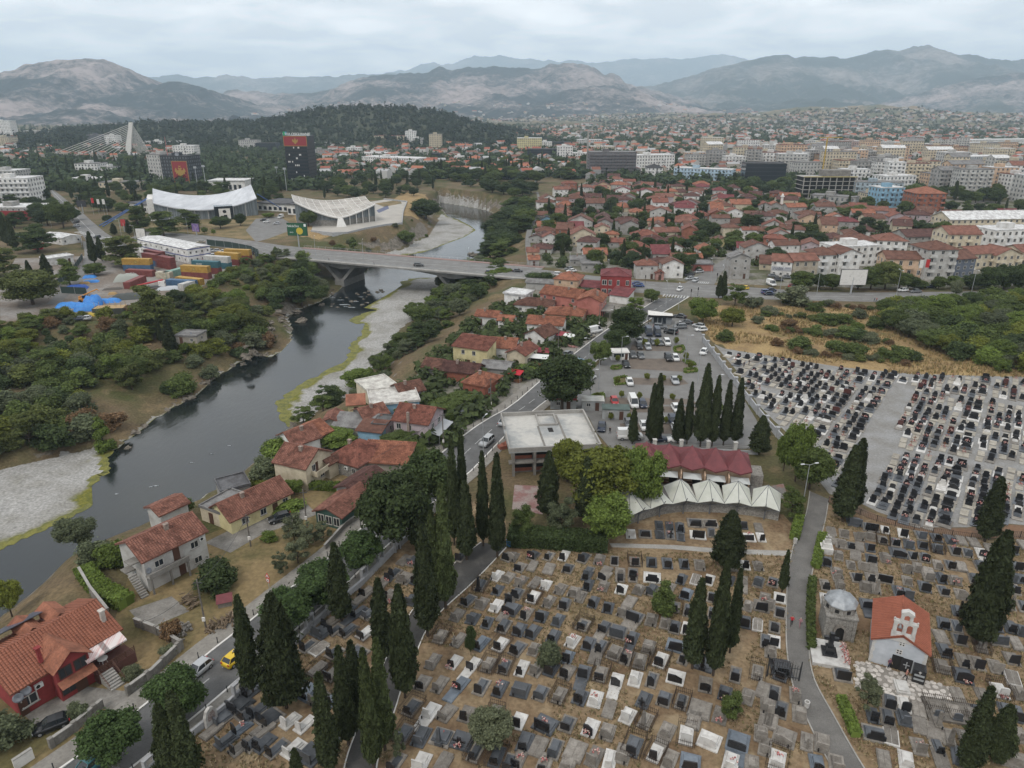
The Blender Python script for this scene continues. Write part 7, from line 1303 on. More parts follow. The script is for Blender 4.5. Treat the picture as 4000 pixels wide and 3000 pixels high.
dsc=MB(); dsc.yprism([(.38*math.cos(i*.3142),1.9+.38*math.sin(i*.3142)) for i in range(20)],-.06,-.03); dsc.build('disc',M_red,sg); MB().yprism([(.28*math.cos(i*.3142),1.9+.28*math.sin(i*.3142)) for i in range(20)],-.075,-.061).build('disc_face',M_sw,sg)
def text(s,size,parent,loc,m,rot=(R(90),0,0),name='lettering',depth=.01):
 c=bpy.data.curves.new(name,'FONT'); c.body=s; c.size=size; c.align_x='CENTER'; c.extrude=depth; t_=bpy.data.objects.new(name,c); COL.objects.link(t_)
 bpy.context.view_layer.update(); me_=bpy.data.meshes.new_from_object(t_); bpy.data.objects.remove(t_); bpy.data.curves.remove(c); me_.materials.clear(); me_.materials.append(m); return obj(name,me_,parent,loc,rot)
text('30',.36,sg,(0,-.085,1.77),M_dark)
lp=thing('log_pile','heap of cut firewood logs on the pavement edge','firewood',(*G(880,2430),0),R(40)); q=random.Random(2); lgm=MB().tube((-.5,0,0),(.5,0,0),.11,.1,7).mesh('log',mat('log_bark',(.11,.08,.055),.95,col2=(.2,.15,.1),scale=4,rnd=.3))
for i in range(110):t=q.random(); obj('log',lgm,lp,(q.uniform(-2.6,2.6),q.gauss(0,.55),.1+abs(q.gauss(0,.35))),(q.uniform(-.3,.3),q.uniform(-.3,.3),q.uniform(-.9,.9)+1.3))
lp=thing('log_pile','stacked split firewood beside the grey house yard','firewood',(*G(745,2355),0),R(-40))
for i in range(70):obj('log',lgm,lp,(q.uniform(-1.6,1.6),q.gauss(0,.4),.1+abs(q.gauss(0,.35))),(q.uniform(-.3,.3),q.uniform(-.3,.3),q.uniform(-.5,.5)+1.5),.8)
sp_=thing('stone_heap','heap of grey rubble stones beside the dry bush','stones',(*G(715,2460),0)); stm=MB().box(-.2,.2,-.16,.16,0,.25,0,(.06,.05)).mesh('stone',M_lconc)
for i in range(45):obj('stone',stm,sp_,(q.gauss(0,.5),q.gauss(0,.8),abs(q.gauss(0,.2))),(q.random(),q.random(),q.random()*6),q.uniform(.7,1.5))
hs=thing('dog_shed','tiny shed with wine red sheet roof near the wood pile','shed',(*G(880,2362),0),R(20)); MB().box(-.9,.9,-.6,.6,0,.9).build('wall',M_concd,hs); MB().quad((-1.1,-.8,.85),(1.1,-.8,.85),(1.1,.8,1.35),(-1.1,.8,1.35)).build('roof',M_wine,hs)
b_=thing('waste_bin','blue wheeled waste bin beside the cypress path','bin',(*G(1987,2135),.05)); MB().box(-.3,.3,-.3,.3,.1,1.0,0,(-.05,-.05)).build('body',mat('bin_blue',(.03,.14,.30),.6),b_); MB().box(-.38,.38,-.38,.38,1.0,1.1).build('lid',mat('bin_blue',(.03,.14,.30),.6),b_)
b_=thing('waste_bin','white concrete litter bin at the path edge','bin',(*G(3150,2762),.05)); MB().lathe([(.28,0),(.32,.8),(.24,.8),(.22,.3)],12).build('body',M_marb,b_)
b_=thing('waste_bin','white concrete litter bin by the upper path hedge','bin',(*G(3105,2122),.05)); MB().lathe([(.28,0),(.32,.8),(.24,.8),(.22,.3)],12).build('body',M_marb,b_)
kb=thing('bus_kiosk','black framed bus stop kiosk with white sloping roof','kiosk',(*G(2585,1262),.05),R(-8)); MB().box(-3.2,3.0,-1.6,1.6,0,2.6).build('wall',mat('kiosk_grey',(.2,.21,.22),.5),kb); MB().quad((-4.6,-2.2,3.2),(3.4,-2.2,2.5),(3.4,2.2,2.7),(-4.6,2.2,3.5)).box(-4.6,-4.5,-2.2,2.2,2.7,3.2).build('roof',M_white,kb); MB().box(-4.6,3.4,-2.26,-2.2,2.4,3.1).build('fascia',M_blk,kb)
for x in (-2.2,-.8,.6):MB().box(x-.55,x+.55,-1.64,-1.605,.2,2.3).build('window',M_glass,kb)
MB().tube((-4.3,-2,0),(-4.3,-2,3.2),.06).tube((-4.3,2,0),(-4.3,2,3.3),.06).build('post',M_metal,kb)
kk=thing('market_kiosk','white kiosk with rounded roof edge in the parking lot','kiosk',(*G(2418,1402),.05),R(4)); MB().box(-2.4,2.4,-1.4,1.4,0,2.3).build('wall',M_wall,kk,color=WALLC['white']); MB().box(-2.7,2.7,-1.7,1.7,2.3,2.75,0,(.3,.3)).build('roof',M_white,kk); MB().box(-1.8,1.0,-1.45,-1.405,1.0,2.0).build('window',M_glass,kk); obj('door',ME_DOOR,kk,(1.7,-1.41,0),0,(.8,1,2))
def stall(px,py,rot,rc,label,w_=4.0,d_=3.0):
 s=thing('market_stall',label,'stall',(*G(px,py),.05),R(rot),'market stalls by the road'); MB().quad((-w_/2,-d_/2,2.3),(w_/2,-d_/2,2.3),(w_/2,d_/2,2.8),(-w_/2,d_/2,2.8)).quad((-w_/2,d_/2,2.75),(w_/2,d_/2,2.75),(w_/2,-d_/2,2.25),(-w_/2,-d_/2,2.25)).build('canopy',mat('cloth_'+rc,{'wine':(.22,.04,.05),'white':(.6,.6,.58),'red':(.4,.02,.03)}[rc],.8),s)
 for x in (-1,1):
  for y in (-1,1):MB().tube((x*w_*.47,y*d_*.45,0),(x*w_*.47,y*d_*.45,2.5+y*.2),.04).build('post',M_steel,s)
 MB().box(-w_*.4,w_*.4,-d_*.3,d_*.3,0,.8).build('counter',M_wood,s)
stall(2190,1335,-30,'wine','market stall with maroon canopy beside the flower trays'); stall(2222,1342,-30,'white','market stall with white awning over flower trays',3.5,2); stall(2100,1400,-15,'wine','long maroon canopy stall below the satellite dish house',7,3); stall(2085,1425,-15,'white','long white awning stall by the road',8,2.4); stall(2015,1490,-25,'red','bright red canopy stall beside the garden',3.5,2.5)
for i in range(5):o=obj('flower_tray',cached(('ft',i), lambda b:[b.cbox(q.gauss(0,.5),q.gauss(0,.35),.2+q.random()*.2,.18,.18,.15,rot=q.random()) for _ in range(22)],M_flow,'flower_tray'),None,(*G(2205+i*9,1348+i*3),.05),kind='stuff',label='mixed cut flowers on trays before the stalls',cat='flowers',group='flower trays')
for px,py,ph in [(2698,1165,'at the near corner of the crossing'),(2725,1158,'by the waiting line of the crossing'),(2520,1108,'by the bright red house'),(2800,1100,'at the far corner of the crossing'),(2580,1095,'on the traffic island')]:
 o=thing('traffic_light','black traffic light on a pole '+ph,'traffic light',(*G(px,py),0),0,'traffic lights of the crossing'); MB().tube((0,0,0),(0,0,3.4),.07).build('pole',M_metal,o); MB().box(-.16,.16,-.16,.12,2.5,3.5).build('signal_head',M_blk,o)
for pts,lb in (([(2630,1358),(2668,1350),(2676,1365),(2662,1385),(2632,1378)],'upper'),([(2660,1408),(2705,1415),(2722,1432),(2690,1428)],'middle'),([(2670,1445),(2720,1440),(2728,1455),(2672,1462)],'lower'),([(2395,1480),(2440,1470),(2462,1478),(2455,1505),(2400,1510)],'west'),([(2300,1560),(2320,1540),(2360,1536),(2362,1560),(2345,1585),(2315,1578)],'oval'),([(2390,1433),(2430,1430),(2425,1445),(2385,1447)],'small'),([(2785,1575),(2815,1580),(2825,1605),(2790,1612)],'far')):
 P_=g0(pts); r=thing('planted_island',f'kerbed traffic island with low hedge, the {lb} one in the lot','traffic island',(*P_[0],0),0,'planted islands of the parking lot'); mb=MB(); sweep(mb,P_+[P_[0]],.25,0,.2); mb.move(-P_[0][0],-P_[0][1]); mb.build('kerb',M_conc,r); mb=MB(); mb.prism(P_,.06,.1,sides=False); mb.move(-P_[0][0],-P_[0][1]); mb.build('bed',M_dgrass,r)
 cx_,cy_=sum(p[0] for p in P_)/len(P_),sum(p[1] for p in P_)/len(P_); ins=[(cx_+(p[0]-cx_)*.82,cy_+(p[1]-cy_)*.82) for p in P_]; h_=hedge(ins+[ins[0]],.6,.5,'lime',None); h_.parent=r; h_.location=(-P_[0][0],-P_[0][1],0); h_.name='hedge'
 for k_ in ('category','group','label'):
  if k_ in h_:del h_[k_]
for px,py,w_,c,lb in [(2200,1600,6,(.28,.05,.05),'long cabin with maroon striped roof behind the concrete building'),(2315,1605,5,(.5,.5,.47),'white roofed cabin behind the concrete building'),(2405,1640,6,(.09,.12,.11),'dark green utility cabin by the parking lot')]:
 o=thing('utility_cabin',lb,'cabin',(*G(px,py),.05),R(-4),'cabins behind the concrete building'); MB().box(-w_/2,w_/2,0,3,0,2.4).build('wall',M_wall,o,color=(.34,.35,.35)); MB().box(-w_/2-.15,w_/2+.15,-.15,3.15,2.4,2.55).build('roof',M_wall,o,color=c); obj('door',ME_DOOR,o,(w_*.2,-.01,0),0,(.9,1,2)); obj('window',ME_WIN,o,(-w_*.2,-.01,1),0,(1,1,.9))
# bridge over the river
M_bconc=mat('bridge_concrete',(.26,.255,.245),.9,col2=(.17,.165,.155),scale=.15,fine=(1,.15))
A,B=Vector((*G(1085,1005),0)),Vector((*G(2020,1087),0)); An,Bn=Vector((*G(1130,962),0)),Vector((*G(2068,1048),0))
BR=thing('road_bridge','long concrete road bridge with V shaped legs over the river','bridge',tuple(A)); d=(B-A); LB_=d.length; d.normalize(); BR.rotation_euler=(0,0,math.atan2(d.y,d.x)); WB=abs((An-A).dot(Vector((-d.y,d.x,0))))*.97
def prof(x):
 t=x/LB_; a,b_=.27,.74
 if a<t<b_:s=(t-a)/(b_-a); return -1.3-2.4*(2*s-1)**2
 e=(a-t)/a if t<=a else (t-b_)/(1-b_); return -1.2-2.5*max(0,1-e*2.2)
n=60; xs_=[LB_*(i/n*1.06-.03) for i in range(n+1)]; b=MB()
for i in range(n):
 x0,x1=xs_[i],xs_[i+1]; z0,z1=prof(x0),prof(x1)
 b.quad((x0,3,z0),(x1,3,z1),(x1,3,-.35),(x0,3,-.35)); b.quad((x1,WB-3,z1),(x0,WB-3,z0),(x0,WB-3,-.35),(x1,WB-3,-.35)); b.quad((x0,WB-3,z0),(x1,WB-3,z1),(x1,3,z1),(x0,3,z0))
b.build('girder',M_bconc,BR)
MB().box(xs_[0],xs_[-1],-.6,WB+.6,-.5,.02).build('deck',M_bconc,BR)
for y0,y1 in ((-.6,2.0),(WB-2.0,WB+.6)):MB().box(xs_[0],xs_[-1],y0,y1,.03,.2).build('pavement',M_conc if y0<0 else mat('pink_walk',(.25,.17,.15),.9,fine=(2,.2)),BR)
for y in (-.5,WB+.5):
 rl=MB(); rl.box(xs_[0],xs_[-1],y-.03,y+.03,1.1,1.18).box(xs_[0],xs_[-1],y-.02,y+.02,.6,.64); rl.build('handrail',M_steel,BR)
 for i in range(0,61,2):obj('railing_post',cached('rpb', lambda q_:q_.box(-.05,.05,-.05,.05,.2,1.15),M_steel,'railing_post'),BR,(xs_[i],y,0))
for t,s in ((.255,1),(.745,-1)):
 x=LB_*t
 for dx in (-1,1):
  lg=MB(); lg.prism([(0,4),(1.6,4),(1.6,WB-4),(0,WB-4)],0,1); k=len(lg.v)//2; tx_=x+dx*8; fx=x+dx*1.0-s*0
  lg.v=[((fx-.8 if p[0]<.5 else fx+.8),p[1],-9.5) if i<k else ((tx_-1 if p[0]<.5 else tx_+1),p[1],prof(tx_)+.3) for i,p in enumerate(lg.v)]; lg.build('leg',M_bconc,BR)
 MB().box(x-2.5,x+2.5,3.5,WB-3.5,-12.5,-9.0).build('footing',M_bconc,BR)
for x in (-4,LB_+1):MB().box(x-2,x+5,0,WB,-9,-.55).build('abutment',M_bconc,BR)
rk_m=[]
for i in range(5):
 r=np.random.default_rng(i+5); b=MB(); b.lathe([(.05,-.5),(.8,-.45),(1.0,0),(.75,.45),(.3,.62),(.02,.65)],9); vv=np.array(b.v); vv*=1+.28*r.normal(size=(len(vv),1)); b.v=[tuple(p) for p in vv]; rk_m.append(b.mesh('rock',mat('river_rock',(.19,.165,.135),.95,col2=(.09,.078,.062),scale=.9,fine=(3,.3),bump=.6,bscale=3)))
q=random.Random(9)
def rock(px,py,s,ph,z=None,name='rock'):
 z=WZ if z is None else z; x,y=G(px,py,z); o=obj(name,q.choice(rk_m),None,(x,y,z),(q.uniform(-.2,.2),q.uniform(-.2,.2),q.random()*6),(s,s*q.uniform(.7,1),s*.6)); look(o,ph,'rock','rocks of the river')
for px,py,s,ph in [(1168,1680,3.6,'big dark rock capped with dry reeds in the river by the houses'),(1181,1255,3.2,'pale boulder standing in the river'),(1848,995,3.2,'dark rock in the river beyond the bridge'),(1255,1192,1.6,'flat rock by the rapids'),(500,1750,.9,'small white rock in the near river'),(1160,1222,3,'layered rock at the cliff foot'),(1118,1290,3.2,'rock ledge on the far shore')]:rock(px,py,s,ph)
for i in range(26):px,py=q.uniform(1290,1500),0; py=1165-(px-1400)*.12+q.uniform(-22,30); rock(px,py,q.uniform(.4,1.1),'dark stone breaking the water of the rapids')
for i in range(46):
 t=q.random(); k=q.randrange(8,24); a_,b_=LEFT_SHORE[k],LEFT_SHORE[k+1]; px,py=a_[0]+(b_[0]-a_[0])*t,a_[1]+(b_[1]-a_[1])*t; rock(px-q.uniform(0,14),py-q.uniform(0,10),q.uniform(.7,2.0),'pale shore rock at the foot of the wooded bank')
for i in range(40):px=q.uniform(950,1130); py=1400-(px-950)*.9+q.uniform(-70,25); rock(px,py,q.uniform(.8,2.0),'brown cliff rock under the building site',WZ+q.uniform(.5,5))
# container yard
CONT=[((480,1058),(593,1060),'yellow',0,2),((500,1078),(590,1082),'maroon',0,1),((545,1030),(640,1048),'maroon',0,2),((600,1040),(680,1058),'maroon',0,2),((560,1018),(640,1032),'maroon',1,2),((610,1088),(665,1090),'cream',0,1),((668,1085),(722,1070),'mint',0,1),((708,1086),(818,1092),'yellow',0,2),((680,1106),(790,1118),'yellow',0,1),((650,1118),(760,1124),'blue',0,1),((752,1066),(857,1072),'teal',0,2),((797,1045),(897,1052),'white',0,2),((840,1030),(938,1038),'yellow',0,2),((880,1018),(976,1022),'yellow',0,2),((508,1130),(575,1100),'maroon',0,1),((725,1135),(758,1125),'white',0,1)]
CT=dict(yellow=(.42,.26,.06),maroon=(.20,.06,.055),cream=(.5,.46,.36),mint=(.22,.36,.31),blue=(.07,.14,.24),teal=(.05,.14,.17),white=(.5,.5,.48))
M_cont=mat('container_steel',(1,1,1),.6,objcol=True,col2=(.72,.68,.66),scale=.8,fine=(4,.12))
def cont_mesh(L_):
 def f(b):
  b.box(-L_/2,L_/2,0,2.44,0,2.6)
  for i in range(int(L_/.6)):x=-L_/2+.3+i*.6; b.box(x-.12,x+.12,-.05,0,.2,2.4).box(x-.12,x+.12,2.44,2.49,.2,2.4)
  for x in (-L_/2,L_/2):b.box(x-.08,x+.08,-.08,.1,0,2.62).box(x-.08,x+.08,2.36,2.52,0,2.62)
 return cached(('cont',L_),f,M_cont,'body')
for i,(a,b_,c,st,n_) in enumerate(CONT):
 A_,B_=G(*a),G(*b_); ln=12.2 if math.dist(A_,B_)>7.5 else 6.1; cx,cy_=(A_[0]+B_[0])/2,(A_[1]+B_[1])/2; rt=math.atan2(B_[1]-A_[1],B_[0]-A_[0])
 for k in range(n_):
  cc=c if k==n_-1 else q.choice(['maroon','blue','teal','maroon']); o=obj('shipping_container',None,None,(cx,cy_,.03+k*2.62),rt); look(o,{'teal':'dark teal','mint':'mint green'}.get(cc,cc)+(' long' if ln>7 else ' short')+(' shipping container on top of its stack' if k and k==n_-1 else ' shipping container on the ground of the building site'),'container','shipping containers on the building site'); obj('body',cont_mesh(ln),o,color=CT[cc])
  for s in (-1,1):obj('door',cached('cd', lambda m_:m_.box(-.02,.03,.15,1.2,.15,2.45).box(-.02,.03,1.25,2.3,.15,2.45),M_cont,'door'),o,(s*ln/2,0,0),color=tuple(v*.8 for v in CT[cc])) if s==1 else None
  if c=='yellow' and k==n_-1:
   MB().box(-.55,.55,-.06,-.051,.75,1.75).build('logo_plate',M_blk,o); [MB().box(x-.2,x+.2,-.075,-.061,z,z+.4).build('logo_mark',mat('logo_gold',(.5,.36,.1),.6),o) for x in (-.25,.25) for z in (.82,1.28)]
  if c=='teal' and k==n_-1:text('SOGE',1.1,o,(-2.6,-.07,.9),M_sw)
  if c=='white' and ln>7 and k==n_-1:text('LASIN',1.3,o,(.5,-.07,.8),mat('letter_grey',(.28,.3,.3),.6))
  if i==1:text('OUO',.9,o,(-3,-.07,.9),M_sw)
OF=hp((545,985),(740,1030),11,6.4,'g',pitch=6,wc='white',rc='white',ridge='x',wins=False,chim=False,over=.3,name='site_office',cat='office',label='white two storey site office with blue bands',group='buildings across the river'); L_,W_,H_=OF['_lw']
M_bl=mat('blue_band',(.03,.05,.22),.5)
for z in (2.9,6.0):MB().box(-.03,L_+.03,-.04,-.005,z,z+.35).box(L_+.005,L_+.04,-.03,W_+.03,z,z+.35).build('blue_band',M_bl,OF)
for fl in (1.0,4.2):
 for i in range(9):window(OF,'f',L_*(i+.6)/9.2,fl,.9,1.0,L_,W_)
 for i in range(4):window(OF,'r',W_*(i+.5)/4,fl,.9,1.0,L_,W_)
MB().box(L_*.2,L_*.75,-1.5,-.05,2.7,2.85).path_tube([(L_*.2,-1.5,2.85),(L_*.1,-1.5,0)],.06).path_tube([(L_*.75,-1.5,2.85),(L_*.86,-1.5,0)],.06).build('walkway',M_steel,OF)
for x in (.15,.58):MB().box(L_*x,L_*x+2.2,-1.4,-.04,5.0,5.1).build('canopy',M_white,OF)
q=random.Random(31)
tel=thing('telehandler','orange telescopic handler with raised boom among blue tarpaulins','crane',(*G(325,1180),0),R(25)); M_or=mat('plant_orange',(.5,.2,.02),.5)
MB().box(-1.2,2.6,-1,1,.6,1.5).build('chassis',M_or,tel); MB().tube((-1.2,.3,1.8),(5.2,.3,4.2),.28,.2,6).build('boom',M_or,tel); MB().tube((5.0,.3,4.2),(5.8,.3,3.4),.18,.12,6).build('boom_head',M_or,tel); MB().box(0,1.3,-1,-.1,1.5,2.6).build('cab',M_cglass,tel)
for x in (-.8,2.1):
 for y in (-1,1):MB().tube((x,y-.18,.55),(x,y+.18,.55),.55,.55,12).build('wheel',M_tyre,tel)
trk=thing('crane_truck','red and white truck with long red crane boom','truck',(*G(590,1130),0),R(20)); MB().box(-4,4,-1.2,1.2,.8,1.2).build('chassis',M_metal,trk); MB().box(3,5.2,-1.2,1.2,.9,3).build('cab',M_white,trk); MB().box(5.05,5.23,-1.0,1.0,1.9,2.7).build('windscreen',M_cglass,trk); MB().tube((-4.5,0,1.8),(4.8,0,3.4),.4,.3,6).build('boom',mat('plant_red',(.4,.03,.04),.5),trk)
for x in (-3,-1.6,3.6):
 for y in (-1.1,1.1):MB().tube((x,y-.2,.5),(x,y+.2,.5),.5,.5,12).build('wheel',M_tyre,trk)
M_tarp=mat('blue_tarp',(.03,.16,.48),.5,col2=(.05,.24,.58),scale=1.2,bump=.5,bscale=2)
M_tarpg=mat('grey_tarp',(.06,.065,.06),.7,bump=.5,bscale=2)
def tarp(px,py,L_,W_,h,m_,label,rt=0):
 nx_,ny_=12,8; r=np.random.default_rng(int(px)); u_,v_=np.meshgrid(np.linspace(-1,1,nx_),np.linspace(-1,1,ny_)); z=h*(1-np.abs(u_)**6)*(1-np.abs(v_)**6)*(.8+.4*r.random(u_.shape)); V_=np.stack([u_*L_/2,v_*W_/2,z],-1).reshape(-1,3); i_=(np.arange(ny_-1)[:,None]*nx_+np.arange(nx_-1)[None]).ravel()
 obj('tarpaulin',npmesh('tarpaulin',V_,np.stack([i_,i_+1,i_+nx_+1,i_+nx_],-1),m_,smooth=True),None,(*G(px,py),.03),R(rt),label=label,cat='tarpaulin',group='covered stacks on the building site')
for px,py,a,b_,h,m_,lb in [(272,1200,9,5,1.6,M_tarp,'bright blue tarpaulin over a stack at the site edge'),(340,1210,8,5,2.2,M_tarp,'blue tarpaulin beside the yellow bundle'),(365,1192,6,5,3.2,M_tarp,'tall blue tarpaulin behind the orange handler'),(425,1180,8,4,1.2,M_tarp,'blue sheet behind the timber posts'),(355,1102,6,3,.8,M_tarp,'blue sheet over pallets near the site street'),(350,1085,5,3,1,M_tarp,'small blue tarpaulin behind the pallets'),(300,1128,8,4,1.5,mat('blue_crates',(.02,.07,.28),.6),'dark blue covered crates in the yard'),(500,1165,12,6,1.6,M_tarpg,'dark grey tarpaulin over a long stack'),(500,1095,10,6,2.4,mat('pale_net',(.3,.31,.28),.8),'pale roofed timber shelter in the site'),(660,1130,9,4,1.0,mat('plastic_wrap',(.4,.42,.44),.4),'plastic wrapped bundles beside the containers'),(340,1235,6,2,1.0,mat('yellow_form',(.45,.33,.05),.6),'yellow formwork bundle by the tarpaulins'),(440,1130,7,3,.5,mat('dark_mats',(.09,.08,.07),.9),'dark timber mats stacked in the mud'),(440,1150,3,2,.8,mat('ply_box',(.33,.22,.1),.9),'plywood crates in the site yard'),(330,1108,4,2,.7,mat('ply_box',(.33,.22,.1),.9),'wood and orange net bundle by the site street')]:tarp(px,py,a,b_,h,m_,lb,15)
tf=thing('timber_frame','timber post frame wrapped in black netting','formwork',(*G(435,1222),0),R(8)); MB().box(-5,5,-2.5,-2.4,0,2.2).box(-5,-4.9,-2.4,2.5,0,2.2).box(4.9,5,-2.4,2.5,0,2.2).build('netting',M_tarpg,tf)
for i in range(9):MB().box(-4.6+i*1.15,-4.5+i*1.15,-1+(i%3),-.9+(i%3),0,4).build('post',mat('raw_timber',(.36,.25,.13),.9),tf)
MB().box(-4.8,4.8,-2.3,2.3,2.0,2.15).build('platform',mat('raw_timber',(.36,.25,.13),.9),tf)
for px,py,lb in [(520,1305,'stack of sawn boards on the slope'),(480,1312,'loose pile of boards beside the slope bushes'),(555,1310,'scattered planks below the site edge')]:
 o=thing('plank_stack',lb,'planks',(*G(px,py,-1),hz(*G(px,py,-1))),R(q.uniform(0,90)),'board stacks on the slope'); bm_=cached('board', lambda b:b.box(-2,2,-.12,.12,0,.06),mat('raw_timber',(.36,.25,.13),.9),'board')
 for i in range(14):obj('board',bm_,o,(q.gauss(0,.2),q.uniform(-.7,.7),.07*(i//3)),q.gauss(0,.15))
hut=hp((690,1342),(772,1345),6,2.4,'f',z=-3.5,wc='stone',rc='grey',chim=False,over=.2,name='stone_hut',cat='hut',label='ruined stone hut with dish on the wooded bank',group='buildings across the river')
obj('satellite_dish',ME_DISH,hut,(hut['_lw'][0]*.6,2,2.9),(R(70),0,0),.8)
def netfence(pts,h,m_,label):
 P=g0(pts); o=thing('site_fence',label,'fence',(*P[0],0),0,'site fences'); b=MB(); sweep(b,P,.06,0,h); b.move(-P[0][0],-P[0][1]); b.build('netting',m_,o)
 for p in resample(P,6):obj('post',cached(('fp',h), lambda b_:b_.box(-.06,.06,-.06,.06,0,h+.15),M_steel,'post'),o,(p[0]-P[0][0],p[1]-P[0][1],0))
M_net=mat('green_net',(.035,.055,.05),.9)
netfence([(810,958),(900,968),(985,985),(1012,1000),(1000,1018)],3,M_net,'dark green net fence along the boulevard side of the site'); netfence([(215,1125),(290,1060),(325,1010)],2.4,M_net,'dark net fence along the curved site street'); netfence([(0,925),(180,930),(318,945),(322,975)],2.4,M_net,'dark net fence of the far excavation'); netfence([(240,1145),(340,1150),(345,1165)],2.6,M_net,'dark fence corner beside the blue crates')
for bl,br,W_,H_,rf,lb in [((165,945),(245,958),10,3.5,'g','white gabled site shed behind the excavation'),((190,1040),(290,1025),7,3,'f','low white guardhouse with tiled patch roof')]:hp(bl,br,W_,H_,rf,pitch=10,wc='white',rc='white',chim=False,name='site_shed',cat='shed',label=lb,group='buildings across the river')
mc=thing('mobile_crane','red crawler boom lift in the excavation','crane',(*G(150,975),0)); MB().box(-2,2,-1,1,.3,1.6).build('chassis',MATS['plant_red'],mc); MB().tube((-2,0,1.8),(3.5,0,3.2),.3,.2).build('boom',MATS['plant_red'],mc)
# sports centre
M_sport=mat('white_roof_sheet',(.52,.53,.55),.6,col2=(.40,.41,.43),scale=.12,lo=.42,hi=.6,stretch=(1,.25,1),fine=(.6,.1))
def saddle(name,label,A,B,depth,h_end,h_mid,wall_m,fh,bk,nseg=24,thick=.6):
 o=thing(name,label,'hall',(*A,0),math.atan2(B[1]-A[1],B[0]-A[0]),'halls of the sports centre'); L_=math.dist(A,B); b=MB(); w_=MB()
 zf= lambda t:h_mid+(h_end-h_mid)*(2*t-1)**2
 for i in range(nseg):
  t0,t1=i/nseg,(i+1)/nseg; x0,x1=t0*L_,t1*L_; cv= lambda t:-bk*math.sin(math.pi*t)
  p=[(x0,cv(t0)-1.5,zf(t0)+fh),(x1,cv(t1)-1.5,zf(t1)+fh),(x1,depth,zf(t1)*1.15+4.5),(x0,depth,zf(t0)*1.15+4.5)]; b.quad(*p); b.quad(*[(a,c,z-thick) for a,c,z in p[::-1]]); b.quad((p[0][0],p[0][1],p[0][2]-thick),(p[1][0],p[1][1],p[1][2]-thick),p[1],p[0])
  w_.quad((x0,cv(t0),0),(x1,cv(t1),0),(x1,cv(t1),zf(t1)+fh-thick),(x0,cv(t0),zf(t0)+fh-thick))
  if i%3==0:MB().box(x0-.15,x0+.15,cv(t0)-.5,cv(t0)-.05,0,zf(t0)+fh-thick).build('column',M_white,o)
 for x in (0,L_):w_.quad((x,0,0),(x,depth,0),(x,depth,zf(x/L_)*1.15+4),(x,0,zf(x/L_)+fh-thick))
 b.build('roof',M_sport,o); w_.build('wall',wall_m,o); return o,L_
M_glw=mat('glazed_wall',(.12,.14,.15),.3,col2=(.2,.22,.23),scale=1.5,lo=.48,hi=.52,stretch=(1.2,.05,.05))
H1,L1=saddle('sports_hall','white sports hall with sagging curved roof and blue tie masts',G(610,862),G(1010,840),30,10.5,5.5,M_glw,.5,6)
eb=MB().box(L1*.56,L1*.74,-13,-4.5,0,8.2).build('entrance_block',mat('dark_glass',(.015,.02,.026),.15,spec=.6),H1); MB().box(L1*.60,L1*.71,-13.15,-13.02,.5,6.8).build('entrance_panel',M_white,H1); obj('opening',ME_OPEN,H1,(L1*.66,-13.17,0),0,(2,1,3)); MB().yprism([(L1*.655+1.1*math.cos(i*.524),5+1.0*math.sin(i*.524)) for i in range(12)],-13.25,-13.16).build('round_emblem',M_blk,H1)
MB().tube((-3,2,13),(-28,-16,.5),.35,.35,6).tube((-3,6,13),(-30,-12,.5),.35,.35,6).build('tie_rod',mat('tie_blue',(.05,.1,.25),.5),H1); MB().tube((L1+1,3,13),(L1+18,12,.5),.3,.3,6).build('tie_rod',MATS['tie_blue'],H1)
MB().box(-3.5,0,0,28,0,13).build('end_wall',M_white,H1)
for a,b_,dp,hh,lb,c in [((820,745),(960,745),20,8,'white annex hall behind the sports hall','white'),((1010,822),(1165,830),25,5,'low link building with dark flat roof and white colonnade','white'),((505,820),(620,838),14,5,'low dark roofed hall left of the sports hall','white'),((1125,838),(1240,846),20,6.5,'white box building between the two halls','white')]:
 h=hp(a,b_,dp,hh,'f',wc=c,rc=(.10,.10,.105) if 'dark' in lb or 'box' in lb else 'white',chim=False,wins=False,over=.8,name='annex_hall',cat='hall',label=lb,group='halls of the sports centre'); L_=h['_lw'][0]
 for i in range(int(L_/4)):MB().box(i*4+.5,i*4+2.8,-.06,-.01,.8,hh*.6).build('window',M_glass,h)
A,B=G(1200,885),G(1480,868); PL_=thing('pool_hall','pool hall with pale shell roof folded into two rising wings','hall',(*A,0),math.atan2(B[1]-A[1],B[0]-A[0]),'halls of the sports centre'); L_=math.dist(A,B)
M_shell=mat('shell_roof',(.44,.41,.375),.85,col2=(.31,.285,.255),scale=.12,lo=.42,hi=.6,fine=(.8,.15)); b=MB(); nx_,ny_=22,12; cx=L_*.43
def shell(u_,v_):
 a=abs(u_); x=cx+u_*(L_*.55)*(1-.05*v_)+0; y=-6+v_*(34-12*a*a)+a*10; z=5.0+a**1.5*(9 if u_<0 else 5.5)*(1-.15*v_)+v_*6*(1-.5*a)-1.2*math.sin(math.pi*v_)*a; return (x,y,z)
g_=[[shell(-1+2*i/nx_,j/ny_) for j in range(ny_+1)] for i in range(nx_+1)]
for i in range(nx_):
 for j in range(ny_):b.quad(g_[i][j],g_[i+1][j],g_[i+1][j+1],g_[i][j+1]); b.quad(*[(p[0],p[1],p[2]-.7) for p in (g_[i][j+1],g_[i+1][j+1],g_[i+1][j],g_[i][j])])
b.build('roof',M_shell,PL_); rb=MB()
for j in range(0,ny_+1,2):rb.path_tube([(p[0],p[1],p[2]+.1) for p in [g_[i][j] for i in range(nx_+1)]],.22,4)
for i in range(0,nx_+1,2):rb.path_tube([(p[0],p[1],p[2]+.1) for p in g_[i]],.2,4)
